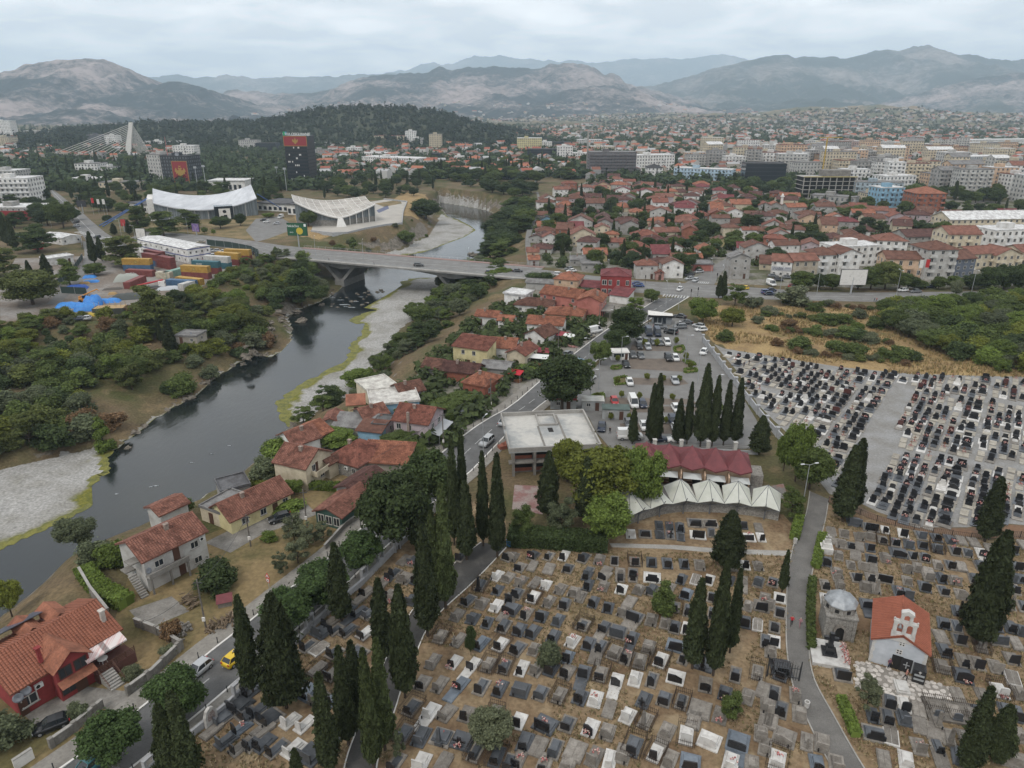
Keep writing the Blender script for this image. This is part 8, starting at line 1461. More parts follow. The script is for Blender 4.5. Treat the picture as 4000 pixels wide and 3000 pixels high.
rb.build('roof_rib',M_white,PL_); ed_=MB(); ed_.path_tube([(p[0],p[1]-.3,p[2]-.2) for p in [g_[i][0] for i in range(nx_+1)]],.6,6); ed_.build('edge_beam',M_white,PL_)
w_=MB(); wl=MB()
for i in range(nx_):
 p0,p1=g_[i][0],g_[i+1][0]; w_.quad((p0[0],p0[1]+2,3),(p1[0],p1[1]+2,3),(p1[0],p1[1]+2,p1[2]-.6),(p0[0],p0[1]+2,p0[2]-.6)); wl.quad((p0[0],p0[1]+1.8,0),(p1[0],p1[1]+1.8,0),(p1[0],p1[1]+1.8,3.2),(p0[0],p0[1]+1.8,3.2))
w_.build('glazed_wall',M_glw,PL_); wl.build('plinth',M_stone,PL_)
for i in range(12,23,2):p=g_[i][0]; MB().box(p[0]-.25,p[0]+.25,p[1]+.4,p[1]+1.2,0,p[2]-.6).build('column',M_white,PL_)
MB().prism([(cx-2.6,-9),(cx+2.6,-9),(cx+1.2,-5),(cx-1.2,-5)],0,1).build('buttress',M_white,PL_)
bt=MB(); p=g_[nx_//2][0]; bt.poly([(cx-3,-9.5,0),(cx+3,-9.5,0),(p[0]+1.3,p[1]-.8,p[2])]).poly([(cx+3,-9.5,0),(cx+2,-5,0),(p[0]+1.3,p[1]-.8,p[2])]).poly([(cx-2,-5,0),(cx-3,-9.5,0),(p[0]-1.3,p[1]-.8,p[2])]).poly([(cx-3,-9.5,0),(p[0]+1.3,p[1]-.8,p[2]),(p[0]-1.3,p[1]-.8,p[2])]); bt.build('buttress',M_white,PL_)
tr=MB(); TP=g0([(1215,905),(1300,915),(1360,912),(1430,895),(1515,880),(1570,875),(1575,830),(1590,790),(1500,780)]); sweep(tr,TP,.5,-3,1.0); tr.build('terrace_wall',M_pale,None,label='pale retaining wall round the pool hall terrace',cat='wall')
sheet('pool_terrace',g0([(1215,905),(1300,915),(1360,912),(1430,895),(1515,880),(1570,875),(1575,830),(1590,790),(1500,780),(1240,820)]),.03,mat('terrace_paving',(.40,.37,.33),.9,col2=(.32,.30,.27),scale=.1))
sheet('blue_court',g0([(1470,822),(1515,802),(1520,815),(1480,832)]),.05,mat('court_blue',(.10,.11,.17),.8)); sheet('dry_lawn',g0([(1465,795),(1560,780),(1570,795),(1500,808)]),.05,M_dgrass)
def board(px,py,w_,h,z0,col,label,rot=0,words=None,wc=None):
 o=thing('billboard',label,'billboard',(*G(px,py),0),R(rot),'billboards'); MB().tube((0,.2,0),(0,.2,z0+h*.5),.35,.3,8).build('post',M_steel,o); MB().box(-w_/2,w_/2,0,.4,z0,z0+h).build('frame',M_metal,o); pn=MB().box(-w_/2+.15,w_/2-.15,-.06,-.01,z0+.15,z0+h-.15).build('panel',col,o)
 for i,(s,sz,x,z) in enumerate(words or []):text(s,sz,o,(x,-.08,z),wc or M_sw)
 return o
bo=board(1168,965,10.4,6.4,5.6,mat('poster_green',(.018,.085,.04),.5),'green billboard with white script lettering and yellow disc by the pool hall',-6,[('Nikšićko',1.7,-2.0,9.9),('PIVO',.8,-3.0,7.0)]); MB().yprism([(1.2+1.7*math.cos(i*.3142),8.0+1.7*math.sin(i*.3142)) for i in range(20)],-.1,-.065).build('poster_disc',mat('poster_yellow',(.5,.38,.04),.5),bo); MB().box(3.6,4.7,-.1,-.065,10.2,11.5).build('poster_patch',M_sw,bo)
board(3323,1150,10,6,3.5,M_white,'blank white billboard on the boulevard'); board(555,945,5,5,2,M_white,'white panel sign beside the site office'); board(325,832,6,4,4,mat('led_dark',(.04,.04,.045),.4),'dark display panel on the avenue'); board(768,920,5,4.5,2,mat('poster_purple',(.10,.07,.25),.5,col2=(.3,.2,.3),scale=.8),'purple poster board on the sports centre lawn',-20); board(487,905,3,4,3,mat('poster_red',(.4,.05,.05),.5),'red poster board beside the plaza')
def flag(px,py,h,col,label):
 o=thing('flagpole',label,'flag',(*G(px,py),0),0,'flags'); MB().tube((0,0,0),(0,0,h),.07,.04).build('pole',M_steel,o); n=8; b=MB()
 for i in range(n):b.quad((.05+i*.2,.12*math.sin(i*.9),h-3.4),(.05+(i+1)*.2,.12*math.sin((i+1)*.9),h-3.4),(.05+(i+1)*.2,.12*math.sin((i+1)*.9),h-.2),(.05+i*.2,.12*math.sin(i*.9),h-.2))
 b.build('cloth',col,o)
M_fr=mat('flag_red',(.42,.03,.03),.7)
flag(367,840,11,M_fr,'red flag on the plaza'); flag(410,845,11,M_white,'white flag on the plaza'); flag(388,838,10,M_white,'narrow white banner on the plaza'); flag(3573,1122,11,M_white,'white flag before the apartment houses'); flag(3597,1120,11,M_fr,'red flag before the apartment houses'); flag(180,880,8,M_white,'white banner by the left trees'); flag(202,888,8,mat('flag_orange',(.45,.2,.03),.7),'orange banner by the left trees')
# apartment houses and the city
GA='apartment houses and offices of the city'
M_band=mat('window_band',(.06,.066,.074),.3,col2=(.13,.135,.14),scale=1.2,lo=.48,hi=.52,spec=.5)
def block(bl,br,top,W,col,label,roof='f',rc='grey',style='win',name='apartment_house',cat='apartment house',floors=None,gap=3.2,balc=False,ridge='x'):
 A,B=G(*bl),G(*br); L_=math.dist(A,B); rt=math.atan2(B[1]-A[1],B[0]-A[0]); H=max(4,ray_at(bl[0],top,A[1])[1]); near=A[1]<470; fl=floors or max(2,round(H/3.1))
 c=WALLC[col] if isinstance(col,str) else col; o=obj(name,None,None,(*A,0),rt); tag(o,label,cat,GA)
 walls(o,L_,W,H,c,roof if roof=='g' else 'f',22,ridge); roof_part(o,roof if roof in 'gh' else 'f',L_,W,H,22,ROOFC[rc] if isinstance(rc,str) else rc,.5 if roof in 'gh' else .15,False,ridge if roof=='g' else 'x')
 fh=H/fl; n=max(2,int(L_/gap)); m_=max(1,int(W/gap))
 if style=='glass':
  for k in range(fl):MB().box(.2,L_-.2,-.05,-.01,k*fh+.5,(k+1)*fh-.15).box(-.05,-.01,.3,W-.3,k*fh+.5,(k+1)*fh-.15).build('window_band',M_glass,o)
  return o
 wm_,bm_=MB(),MB(); ww=gap*.42
 for k in range(fl):
  z0,z1=k*fh+fh*.3,k*fh+fh*.82
  for i in range(n):
   x=L_*(i+.5)/n
   if near:window(o,'f',x,z0,ww,z1-z0,L_,W)
   else :wm_.box(x-ww/2,x+ww/2,-.08,-.01,z0,z1)
   if balc and (i%balc==0):
    if near:MB().box(x-gap*.45,x+gap*.45,-1.3,-.02,k*fh-.1,k*fh+.08).box(x-gap*.45,x+gap*.45,-1.3,-1.2,k*fh+.08,k*fh+1.0).build('balcony',M_wall,o,color=tuple(min(.7,v*1.15) for v in c))
    else :bm_.box(x-gap*.45,x+gap*.45,-1.4,-.02,k*fh-.1,k*fh+1.0)
  for i in range(m_):
   y=W*(i+.5)/m_
   for s,x in (('l',0),('r',L_)):
    if (A[0]>0)!=(s=='l'):continue
    if near:window(o,s,y,z0,ww,z1-z0,L_,W)
    else :wm_.box(x-.08 if s=='l' else x+.01,x-.01 if s=='l' else x+.08,y-ww/2,y+ww/2,z0,z1)
 if wm_.v:wm_.build('window_grid',M_band,o,kind='stuff')
 if bm_.v:bm_.build('balcony_grid',M_wall,o,color=tuple(min(.7,v*1.12) for v in c),kind='stuff')
 if roof=='f':MB().box(L_*.3,L_*.3+min(6,L_*.3),W*.3,W*.65,H+.2,H+2.8).build('stair_head',M_wall,o,color=tuple(v*.85 for v in c))
 HOUSES.append((A[0]+math.cos(rt)*L_/2,A[1]+W/2,L_*.5)); return o
APT=[((3188,1072),(3352,1066),1005,11,'white','white apartment house with yellow balconies and brown roof','h','brown',2),((3255,1045),(3430,1036),968,12,'white','white apartment house with flat roof and arched windows behind yellow balconies','f','white',0),((3452,1082),(3602,1086),1010,11,'peach','salmon apartment house with paired roof gables behind the street trees','g','brown',2),((3604,1090),(3720,1088),975,12,'lgrey','tall white and pink apartment house with rounded balconies','h','brown',2),((3722,1085),(3798,1080),1012,12,(.13,.15,.19),'grey blue gabled apartment house','g','brown',0),((3778,1052),(4080,1036),1000,11,'cream','row of cream houses with red roofs and dormers','g','rust',3),((3690,1000),(3818,1000),915,14,'cream','tall cream apartment house with big red roof','g','rust',2),((3868,985),(4060,978),902,14,'white','white modern apartment house with brown panels','f','white',2),((3700,925),(4080,918),858,16,'cream','very long apartment house with white sheet roof','g','white',2),((3420,988),(3538,992),938,13,'white','white apartment house with orange red roof','h','rust',2),((3290,985),(3420,985),940,12,'peach','peach house with brown roof and arched dormer','h','brown',0),((3535,965),(3662,962),925,13,'grey','grey gabled house with dark brown roof and glass dormer','g','dark',0),((3570,832),(3682,832),756,18,'brick','brown brick tower block with orange roof cap','h','orange',2),((3430,812),(3522,810),735,14,'blue','pale blue tower block','f','white',2),((3160,802),(3335,815),762,13,'grey','long grey weathered apartment block','f','grey',2),((3380,802),(3432,802),758,14,'cream','narrow cream block end','f','grey',0),
((2300,690),(2482,690),595,22,(.16,.15,.155),'building under construction wrapped in scaffolding','f','grey',1),((2484,668),(2632,664),608,22,'white','white office with tall dark glass bays','f','white',0),((2527,706),(2586,706),655,14,'white','white house block with dark mansard','h','black',2),((2630,697),(2856,708),655,14,(.40,.52,.62),'long block striped white and bright blue','f','white',2),((2683,657),(2772,657),606,16,'lgrey','grey white apartment cluster with stacked balconies','f','grey',2),((2765,660),(2830,660),590,16,'grey','tall grey apartment slab behind the striped block','f','grey',2),((2830,665),(2908,665),612,16,'white','white stepped apartment house','f','white',2),((2860,640),(2990,640),588,16,'lgrey','light grey apartment slab right of the stepped house','f','grey',2),((2955,650),(3040,650),592,16,'cream','cream apartment tower behind the dark glass office','f','grey',2),((2020,592),(2116,592),540,20,(.55,.50,.28),'yellow and white patterned block by the park','f','white',0),((2105,588),(2156,588),555,16,'white','white block beside the yellow patterned one','f','white',0),((2177,632),(2236,632),573,18,'white','white office tower with ribbon windows','f','white',0),((2236,628),(2305,628),598,16,'white','low white school block beside the office tower','f','white',0),((2255,570),(2352,570),546,20,'lgrey','pale office with glass centre in the distance','f','white',0),((2300,592),(2398,592),572,18,'cream','low cream apartment rows behind the scaffolding','f','white',2),
((1465,572),(1584,572),530,16,'cream','cream apartment row left of the white tower','f','wine',2),((1585,574),(1626,574),513,18,'white','tall white tower block with step','f','white',0),((1612,576),(1652,576),540,18,'lgrey','light tower with white caps beside the tall white one','f','white',2),((1678,590),(1725,590),525,20,'cream','square cream tower block standing alone','f','grey',2),((1415,642),(1632,652),612,26,'white','long white administrative building behind the trees','f','white',0),((1415,618),(1518,618),598,20,'white','upper storey block of the white administration','f','white',0),((1352,602),(1408,602),578,18,'white','small white block near the stadium','f','white',0),((1210,577),(1436,577),558,20,'white','long white stadium stand','f','white',0),((1775,637),(1812,637),612,16,'white','white gable block by the park edge','f','white',0),((1215,614),(1286,614),586,18,'grey','grey block right of the dark tower','f','grey',2),
((-20,537),(50,537),472,24,'white','white high rise at the left edge','f','white',0),((-20,582),(42,582),536,24,'cream','cream block below the left high rise','f','grey',2),((95,531),(148,531),511,18,'lgrey','pale block beyond the cable bridge','f','white',0),((590,716),(642,720),604,20,'lgrey','light grey half of the flag office block','f','grey',0),((680,617),(762,617),570,20,'white','white office with checkered windows','f','white',0),((935,587),(1008,587),548,20,'lgrey','grey hospital block at the foot of the hill','f','grey',0),((560,575),(700,575),552,16,'white','low white block under the forest hill','f','white',0),((345,570),(405,570),527,20,(.12,.13,.15),'dark block behind the cable stays','f','grey',0),((415,575),(460,575),530,18,'white','white block behind the cable stays','f','white',0),
((275,727),(388,727),698,18,'white','long low white gallery among dark trees','f','white',0),((390,747),(532,747),714,18,'cream','low white ribbed hall among dark trees','f','grey',0),((300,690),(388,690),640,20,'white','white angled embassy hall','f','grey',0),((400,690),(442,690),655,18,'white','white cubic wing of the embassy hall','f','grey',0),((-40,808),(130,806),700,22,'white','white hotel block with deep balconies at the left edge','f','white',1),((-40,720),(70,720),668,22,'lgrey','terraced white roofs behind the hotel block','f','white',0),((-60,862),(140,862),812,20,'grey','flat building with red banner at the left edge','f','white',0),
((3195,655),(3272,655),605,18,(.35,.24,.15),'brown brick apartment house with crane behind','f','brown',2),((3270,690),(3345,690),628,16,'cream','cream slab with sloped penthouse roofs','f','rust',2),((3340,704),(3412,704),633,16,'grey','grey tower with vertical stripes','f','grey',2),((3410,704),(3478,704),618,16,'lgrey','tall concrete tower block in the centre of the blocks','f','grey',2),((3452,758),(3568,754),690,16,'white','bright white apartment block with open floors','f','white',2),((3335,765),(3520,770),712,15,(.36,.43,.48),'grey blue apartment block with arched loggias','f','grey',2),((3475,692),(3648,692),648,16,'lgrey','pale apartment rows right of the towers','f','white',2),((3640,738),(3862,732),692,14,'grey','long grey apartment row with small balconies','f','grey',2),((3865,764),(3978,764),718,18,'peach','peach public building with dark grey roof','h','black',0),((3760,682),(4060,682),628,16,'cream','long cream apartment row at the right edge','f','grey',2),((3850,694),(3928,694),656,16,(.32,.20,.13),'brown apartment house before the cream row','f','grey',2),((3930,710),(4060,710),665,16,'brick','orange brown block at the right edge','f','grey',2),((3285,588),(3406,588),551,16,(.40,.30,.27),'long pinkish slab block in the distance','f','white',2),((3412,588),(3602,588),556,16,'lgrey','long white grey slab block in the distance','f','white',2),((3610,588),(3850,584),562,16,'lgrey','stepped pale slab row in the distance','f','white',2),((3790,566),(4060,562),547,30,'white','very long white warehouse roofs in the distance','f','white',0),((3000,587),(3082,587),566,18,'white','white pavilion block in the suburb','f','white',0),((3150,575),(3198,575),550,16,'lgrey','small pale block in the suburb','f','white',0),((3720,648),(3935,643),614,24,(.42,.44,.46),'grey sheet roofed market halls','f','white',0),((3765,605),(3890,603),580,14,'lgrey','row of pale gabled houses before the slab blocks','g','grey',0),((3150,690),(3200,690),655,14,'white','white stair tower beside the unfinished frame','f','white',0)]
ORDW=['first','second','third','fourth','fifth','sixth','seventh']
for bl,br,top,W,col,lab,rf,rc,bal in APT:
 ln=math.dist(G(*bl),G(*br)); n_=min(6,round(ln/12.5)) if G(*bl)[1]<420 and rf in 'gh' and 'sheet' not in lab else 1
 for i in range(max(1,n_)):
  if n_<2:block(bl,br,top,W,col,lab,rf,rc,balc=bal); continue
  f= lambda t:(bl[0]+(br[0]-bl[0])*t,bl[1]+(br[1]-bl[1])*t+(i%2)*5); c_=(col,'white','peach','lgrey')[(i*2+len(lab))%4] if i%2 else col
  block(f(i/n_+.004),f((i+1)/n_-.004),top+random.uniform(-16,4),W,c_,ORDW[i]+' unit of the '+lab,'g' if i%2 else rf,rc,balc=bal or 2,ridge='y' if i%2 else 'x')
for bl,br,top,lab in (((2060,617),(2176,617),584,'low dark glass office by the park'),((2905,730),(3062,732),640,'black glass office block among the trees'),((1685,622),(1796,622),601,'dark flat roofed hall by the park'),((2150,578),(2235,578),556,'dark office slab behind the white tower'),((1000,590),(1080,590),560,'dark glass block left of the dark tower')):block(bl,br,top,22,(.035,.04,.05),lab,'f','black',style='glass',cat='office',name='office_block')
h=block((3008,1078),(3088,1084),1018,10,'white','white office with orange roof and large rudo sign','g','rust',cat='office',name='office_block',gap=2.2,floors=3); L_=math.dist(G(3008,1078),G(3088,1084)); MB().box(.2,L_-.2,-.14,-.1,2.5,4.2).build('sign_panel',mat('sign_grey',(.38,.38,.40),.6),h); text('rudo',1.9,h,(L_*.34,-.16,2.85),mat('sign_letters',(.05,.06,.1),.6)); text('PROTETIKA',.42,h,(L_*.8,-.16,3.5),mat('sign_letters',(.05,.06,.1),.6))
block((3092,1084),(3188,1082),1018,10,(.40,.35,.28),'brown and cream wing with orange roof next to the rudo office','g','rust',gap=3)
q=random.Random(55); k=0
for _ in range(2500):
 px,py=q.uniform(2600,4050),q.uniform(598,815); x,y=G(px,py)
 if k>=80 or not free(x,y,1) or (px<3100 and py>700) or py>700+(px-3100)*.12:continue
 w_=q.uniform(14,34)*2777/y; c=q.choice(['lgrey','white','cream','grey','lgrey','peach']); o=block((px,py),(px+w_,py+q.uniform(-2,2)),py-q.uniform(14,27)*2777/y*.98,q.uniform(11,15),c,None,q.choice('ffffg'),q.choice(['grey','white','rust']),balc=q.choice([0,2,2])); look(o,{'lgrey':'light grey'}.get(c,c)+' apartment block among the city blocks','apartment house',GA); k+=1
A,B=G(3130,775),G(3335,775); UF=thing('unfinished_block','bare concrete frame of an unfinished block with yellow formwork edge','building',(*A,0),math.atan2(B[1]-A[1],B[0]-A[0]),GA); L_=math.dist(A,B); H_=ray_at(3130,690,A[1])[1]
for k in range(int(H_/3.1)+1):MB().box(0,L_ if k<6 else L_,0,18,k*3.1,k*3.1+.3).build('floor_slab',M_conc,UF)
MB().box(1,L_-1,1.6,17,0,int(H_/3.1)*3.1).build('core',M_dark,UF)
for i in range(9):MB().box(i*(L_-.5)/8,i*(L_-.5)/8+.6,0.1,.7,0,int(H_/3.1)*3.1).build('column',M_conc,UF)
MB().box(-.3,L_+.3,-.4,-.1,int(H_/3.1)*3.1+.3,int(H_/3.1)*3.1+.7).build('formwork',mat('formwork_yellow',(.45,.36,.1),.7),UF); MB().box(L_*.4,L_*.9,3,14,int(H_/3.1)*3.1+.3,int(H_/3.1)*3.1+5).build('upper_floor',M_concd,UF)
cr=thing('tower_crane','yellow tower crane mast among the city blocks','crane',(*G(3208,700),0),0,GA); MB().box(-.5,.5,-.5,.5,0,38).build('mast',mat('crane_yellow',(.4,.27,.05),.6),cr); MB().box(-8,14,-.3,.3,38,38.7).build('jib',mat('crane_yellow',(.4,.27,.05),.6),cr)
cr=thing('tower_crane','pale tower crane mast beside the scaffolded building','crane',(*G(2292,680),0),0,GA); MB().box(-.8,.8,-.8,.8,0,42).build('mast',M_conc,cr); MB().box(-8,8,-.5,.5,42,43).build('jib',M_conc,cr)
# dark tower with red crown
A,B=G(1128,722),G(1218,722); TW=thing('office_tower','dark glass office tower with red crown panels and white roof sign','tower',(*A,0),math.atan2(B[1]-A[1],B[0]-A[0])-.12,GA); L_=math.dist(A,B); H_=ray_at(1150,530,A[1])[1]; W_=L_*.85; nf=14; fh=H_/nf
MB().box(0,L_,0,W_,0,H_).build('wall',mat('tower_dark',(.022,.025,.032),.35,spec=.5),TW); q=random.Random(8)
for k in range(nf-3):
 MB().box(-.12,L_+.12,-.12,W_+.12,k*fh+fh*.02,k*fh+fh*.3).build('floor_band',mat('band_black',(.009,.010,.013),.3),TW)
 MB().box(.3,L_-.3,-.06,-.01,k*fh+fh*.34,k*fh+fh*.96).build('window_band',M_glass,TW)
 for _ in range(q.randrange(0,4)):x=q.uniform(.1,.9)*L_; MB().box(x-.45,x+.45,-.1,-.061,k*fh+fh*.45,k*fh+fh*.9).build('open_window',M_white,TW)
M_fred=mat('banner_red',(.24,.026,.032),.6); M_gold=mat('banner_gold',(.33,.21,.05),.5)
z0,z1=H_-3.0*fh+.3,H_-.2
pn=MB().box(-.3,L_+.3,-.35,-.15,z0,z1).build('crown_panel',M_fred,TW); MB().box(-.35,-.15,-.1,W_,z0,z1).build('crown_panel',M_fred,TW)
def eagle(parent,cx,y,z,s,axis_y=True):
 half=[(0,-.95),(.12,-.6),(.35,-.75),(.2,-.35),(.45,-.5),(.5,-.15),(.8,-.3),(.78,.1),(1.0,.05),(.9,.5),(.7,.75),(.55,.35),(.3,.3),(.22,.5),(.38,.62),(.2,.8),(.08,.62),(0,.7)]
 pts=[(cx+x*s,z+v*s) for x,v in half]+[(cx-x*s,z+v*s) for x,v in half[::-1][1:-1]]; MB().yprism(pts,y-.06,y-.005).build('eagle_emblem',M_gold,parent); MB().yprism([(cx-.16*s,z+.85*s),(cx+.16*s,z+.85*s),(cx+.2*s,z+1.1*s),(cx,z+1.0*s),(cx-.2*s,z+1.1*s)],y-.06,y-.005).build('crown_emblem',M_gold,parent)
def border(parent,x0,x1,y,z0,z1,t):
 for q_ in ((x0,x1,z0,z0+t),(x0,x1,z1-t,z1),(x0,x0+t,z0+t,z1-t),(x1-t,x1,z0+t,z1-t)):MB().box(q_[0],q_[1],y-.05,y-.005,q_[2],q_[3]).build('gold_border',M_gold,parent)
eagle(TW,L_*.5,-.36,(z0+z1)/2-.3,(z1-z0)*.33); border(TW,-.3,L_+.3,-.36,z0,z1,.35)
text('SAVA OSIGURANJE',3.0,TW,(L_*.58,0,H_+.4),M_sw,depth=.15); MB().box(-.2,1.6,-.2,.2,H_+.2,H_+3.4).build('roof_logo',mat('logo_green',(.02,.3,.14),.5),TW); MB().box(-2.4,-.6,W_*.3,W_*.5,H_+.2,H_+3).build('roof_logo',mat('logo_teal',(.05,.3,.4),.5),TW)
A,B=G(642,722),G(748,724); FB=block((642,722),(748,724),610,20,(.05,.053,.06),'dark grey office block hung with a giant red eagle flag','f','black',cat='office',name='office_block',gap=2.6); L_=math.dist(A,B); H_=ray_at(642,610,A[1])[1]
MB().box(L_*.40,L_*.96,-.45,-.2,1.0,H_*.84).build('flag_banner',M_fred,FB); eagle(FB,L_*.68,-.46,H_*.45,L_*.20); border(FB,L_*.40,L_*.96,-.46,1.0,H_*.84,.4); MB().tube((L_*.1,8,H_),(L_*.1,8,H_+16),.3,.15,4).build('antenna',mat('mast_red',(.4,.15,.14),.6),FB); obj('satellite_dish',ME_DISH,FB,(L_*.55,4,H_+1.2),(R(70),0,.3),3.5)
hb=next(o for o in bpy.data.objects if o.get('label')=='flat building with red banner at the left edge'); Lh=math.dist(G(-60,862),G(140,862)); MB().box(.5,Lh-.5,-.4,-.15,.3,6).build('flag_banner',M_fred,hb); eagle(hb,Lh*.75,-.41,3.2,2.2)
# cable-stayed bridge
Y0=G(497,617)[1]; CBR=thing('cable_stayed_bridge','white cable stayed bridge with leaning single pylon','bridge',(0,0,0),0); pr= lambda px,py,Y=Y0:(ray_at(px,py,Y)[0],Y,ray_at(px,py,Y)[1])
b=MB(); st=[((487,610),(510,610)),((494,560),(514,560)),((503,500),(518,500)),((504,478),(518,478))]; secs=[]
for l_,r_ in st:a,c=pr(*l_),pr(*r_); secs.append([(a[0],Y0-1.5,a[2]),(c[0],Y0-1.5,c[2]),(c[0],Y0+1.5,c[2]),(a[0],Y0+1.5,a[2])])
secs[0]=[(x,y,-1) for x,y,z in secs[0]]; loft(b,secs); b.build('pylon',M_white,CBR)
dk=MB(); P0,P1=Vector((*G(120,624),3)),Vector((*G(620,606),3)); dv=(P1-P0).normalized(); nv=Vector((-dv.y,dv.x,0))
dk.quad(P0-nv*7,P1-nv*7,P1+nv*7,P0+nv*7).quad(P0-nv*7-Vector((0,0,2.5)),P1-nv*7-Vector((0,0,2.5)),P1-nv*7,P0-nv*7); dk.build('deck',M_white,CBR)
for i in range(12):
 t=i/11; top=pr(506+t*3,486+t*70); e=pr(185+t*270,614,Y0-8+4*t); MB().tube(top,(e[0],e[1],3.2),.34,.34,4).build('stay_cable',M_white,CBR)
 top=pr(516-t*1,486+t*70); e=pr(583-t*42,592+t*12,Y0+6); MB().tube(top,(e[0],e[1],max(2,e[2])),.28,.28,4).build('stay_cable',M_white,CBR)
for px,py,top,lb in [(2093,712,676,'slim white minaret among the old town roofs'),(3050,818,754,'white minaret behind the old town roofs')]:
 x,y=G(px,py); H_=ray_at(px,top,y)[1]; o=thing('minaret',lb,'minaret',(x,y,0)); MB().tube((0,0,0),(0,0,H_*.8),1.1,.9,8).build('shaft',M_white,o); MB().lathe([(1.5,H_*.78),(1.5,H_*.82),(.8,H_*.84),(.75,H_*.9),(.02,H_)],8).build('cap',M_white,o)
x,y=G(2957,725); ct=thing('clock_tower','square stone clock tower with small red roof','tower',(x,y,0)); MB().box(-2,2,-2,2,0,15).build('wall',M_stone,ct); MB().box(-2.4,2.4,-2.4,2.4,15,17.5,0,(2.2,2.2)).build('roof',M_roofm,ct,color=ROOFC['red']); MB().yprism([(.7*math.cos(i*.524),12.5+.7*math.sin(i*.524)) for i in range(12)],-2.1,-2.01).build('clock_face',M_white,ct)
for px,py,tp_ in [(775,745,655),(808,750,650),(1085,710,655),(1120,745,660),(1336,560,500),(1400,560,495),(1180,545,500)]:
 x,y=G(px,py); H_=ray_at(px,tp_,y)[1]; o=obj('floodlight_mast',None,None,(x,y,0)); look(o,'tall grey floodlight mast by the sports grounds','mast','floodlight masts'); MB().tube((0,0,0),(0,0,H_),.35,.2,6).build('pole',M_steel,o); MB().box(-1.2,1.2,-.3,.3,H_-.5,H_+1).build('lamp_bank',M_steel,o)
# trees between the buildings
q=random.Random(66)
def scatter(poly,n,dm,seed,kinds,txt,hr=(6,11)):
 for x,y in fill(g0(poly),n,dm,seed, lambda x,y:all((x-a)**2+(y-b)**2>(r_*.75+1.2)**2 for a,b,r_ in HOUSES)):
  kd=q.choice(kinds); c=q.choice(['dark','dark','mid','far','mid']) if kd!='cypress' else 'cy'; h_=q.uniform(*hr)*(1.35 if kd=='cypress' else 1)
  tree(kd,x,y,0,h_,h_*(.2 if kd=='cypress' else q.uniform(.9,1.2)),c,PH.get(c,'dark')+' '+CATS[kd]+' '+txt,'trees of the town',name='cypress_tree' if kd=='cypress' else 'garden_tree' if 'old town' in txt else 'park_tree' if 'park' in txt else 'town_tree')
scatter([(230,770),(280,790),(340,840),(600,860),(620,780),(1100,800),(1100,735),(600,740),(250,740)],70,7,1,['broad','pine','cypress','broad'],'around the sports centre')
scatter([(-40,900),(200,900),(290,860),(200,780),(130,810),(-40,810)],22,7,2,['broad','pine','broad'],'beside the avenue')
scatter([(0,690),(90,660),(190,740),(260,735),(600,735),(590,640),(300,640),(120,620)],60,9,3,['cypress','broad','pine','cypress'],'in the park by the gallery',(8,13))
scatter([(1220,745),(1450,700),(1650,690),(1700,740),(1640,770),(1250,790)],45,9,4,['broad','cypress','pine','broad'],'between tower and river',(6,10))
scatter([(1640,690),(1800,660),(2050,640),(2300,640),(2300,700),(2050,720),(1850,730)],80,9,5,['cypress','pine','broad','broad'],'in the park above the river bend',(8,13))
scatter([(2120,1030),(2090,900),(2150,780),(2700,740),(3600,800),(4050,820),(4050,960),(3400,930),(3000,1040),(2850,980),(2650,1080)],240,5,6,['broad','broad','airy','broad','cypress'],'among the old town houses',(4.5,9))
scatter([(2850,760),(3150,770),(3160,740),(2860,715)],18,9,7,['broad','pine'],'by the black glass office',(7,11)); scatter([(3550,790),(3900,800),(3900,760),(3560,760)],24,9,8,['broad','broad','cypress'],'behind the brick tower block',(7,11))
# the far city as one mass: trees, suburb roofs, forest on the hill
def crowns(pts,h,w_,col,name,nq,seed,point=False,lf=.42):
 r=np.random.default_rng(seed); P=np.asarray(pts,float); n=len(P); hh=h*(.7+.6*r.random(n)); wd=w_*(.7+.6*r.random(n))
 d=r.normal(size=(n,nq,3)); d/=np.linalg.norm(d,axis=2,keepdims=True); d[...,2]=np.abs(d[...,2])*.9-.15+.1; s=r.random((n,nq,1))**.3
 zz_=np.clip(d[...,2]*s[...,0]+.1,0,1); rad=(1-zz_)*1.0 if point else np.sqrt(np.clip(1-(zz_-.3)**2,0,1)); dir_=d[...,:2]/(np.linalg.norm(d[...,:2],axis=2,keepdims=True)+1e-6)
 u_=r.random((n,nq))**.5; C=np.stack([P[:,None,0]+dir_[...,0]*rad*u_*wd[:,None]/2,P[:,None,1]+dir_[...,1]*rad*u_*wd[:,None]/2,P[:,None,2]+zz_*hh[:,None]],-1).reshape(-1,3)
 nr=d.reshape(-1,3)+r.normal(size=(n*nq,3))*.5+np.array([0,-.2,.4]); nr/=np.linalg.norm(nr,axis=1,keepdims=True); sz=np.repeat(wd,nq)[:,None]*lf
 V_,Fq=quads(C,nr,1,1,r); V_=(V_.reshape(-1,4,3)-C[:,None])*sz[:,:,None]+C[:,None]
 return obj(name,npmesh(name,V_.reshape(-1,3),Fq,M_leaf),None,color=GREEN[col] if isinstance(col,str) else col,kind='stuff')
r=np.random.default_rng(12)
fr_=GOR[:,6:68].reshape(-1,3); idx=r.integers(0,len(fr_),5200); jit=r.normal(size=(5200,3))*np.array([9,9,0])
okm=np.abs(fbm(fr_[idx,0],fr_[idx,1],260,3,2))<.33; okm|=fr_[idx,0]<0
FP=(fr_[idx]+jit)[okm]; tag(crowns(FP[:int(len(FP)*.7)],11,8,(.030,.042,.022),'hill_forest',26,1),'dense dark forest covering the hill behind the tower','forest'); tag(crowns(FP[int(len(FP)*.7):],14,4.5,(.020,.030,.018),'hill_forest',18,2,True),'pointed conifers standing out of the hill forest','forest')
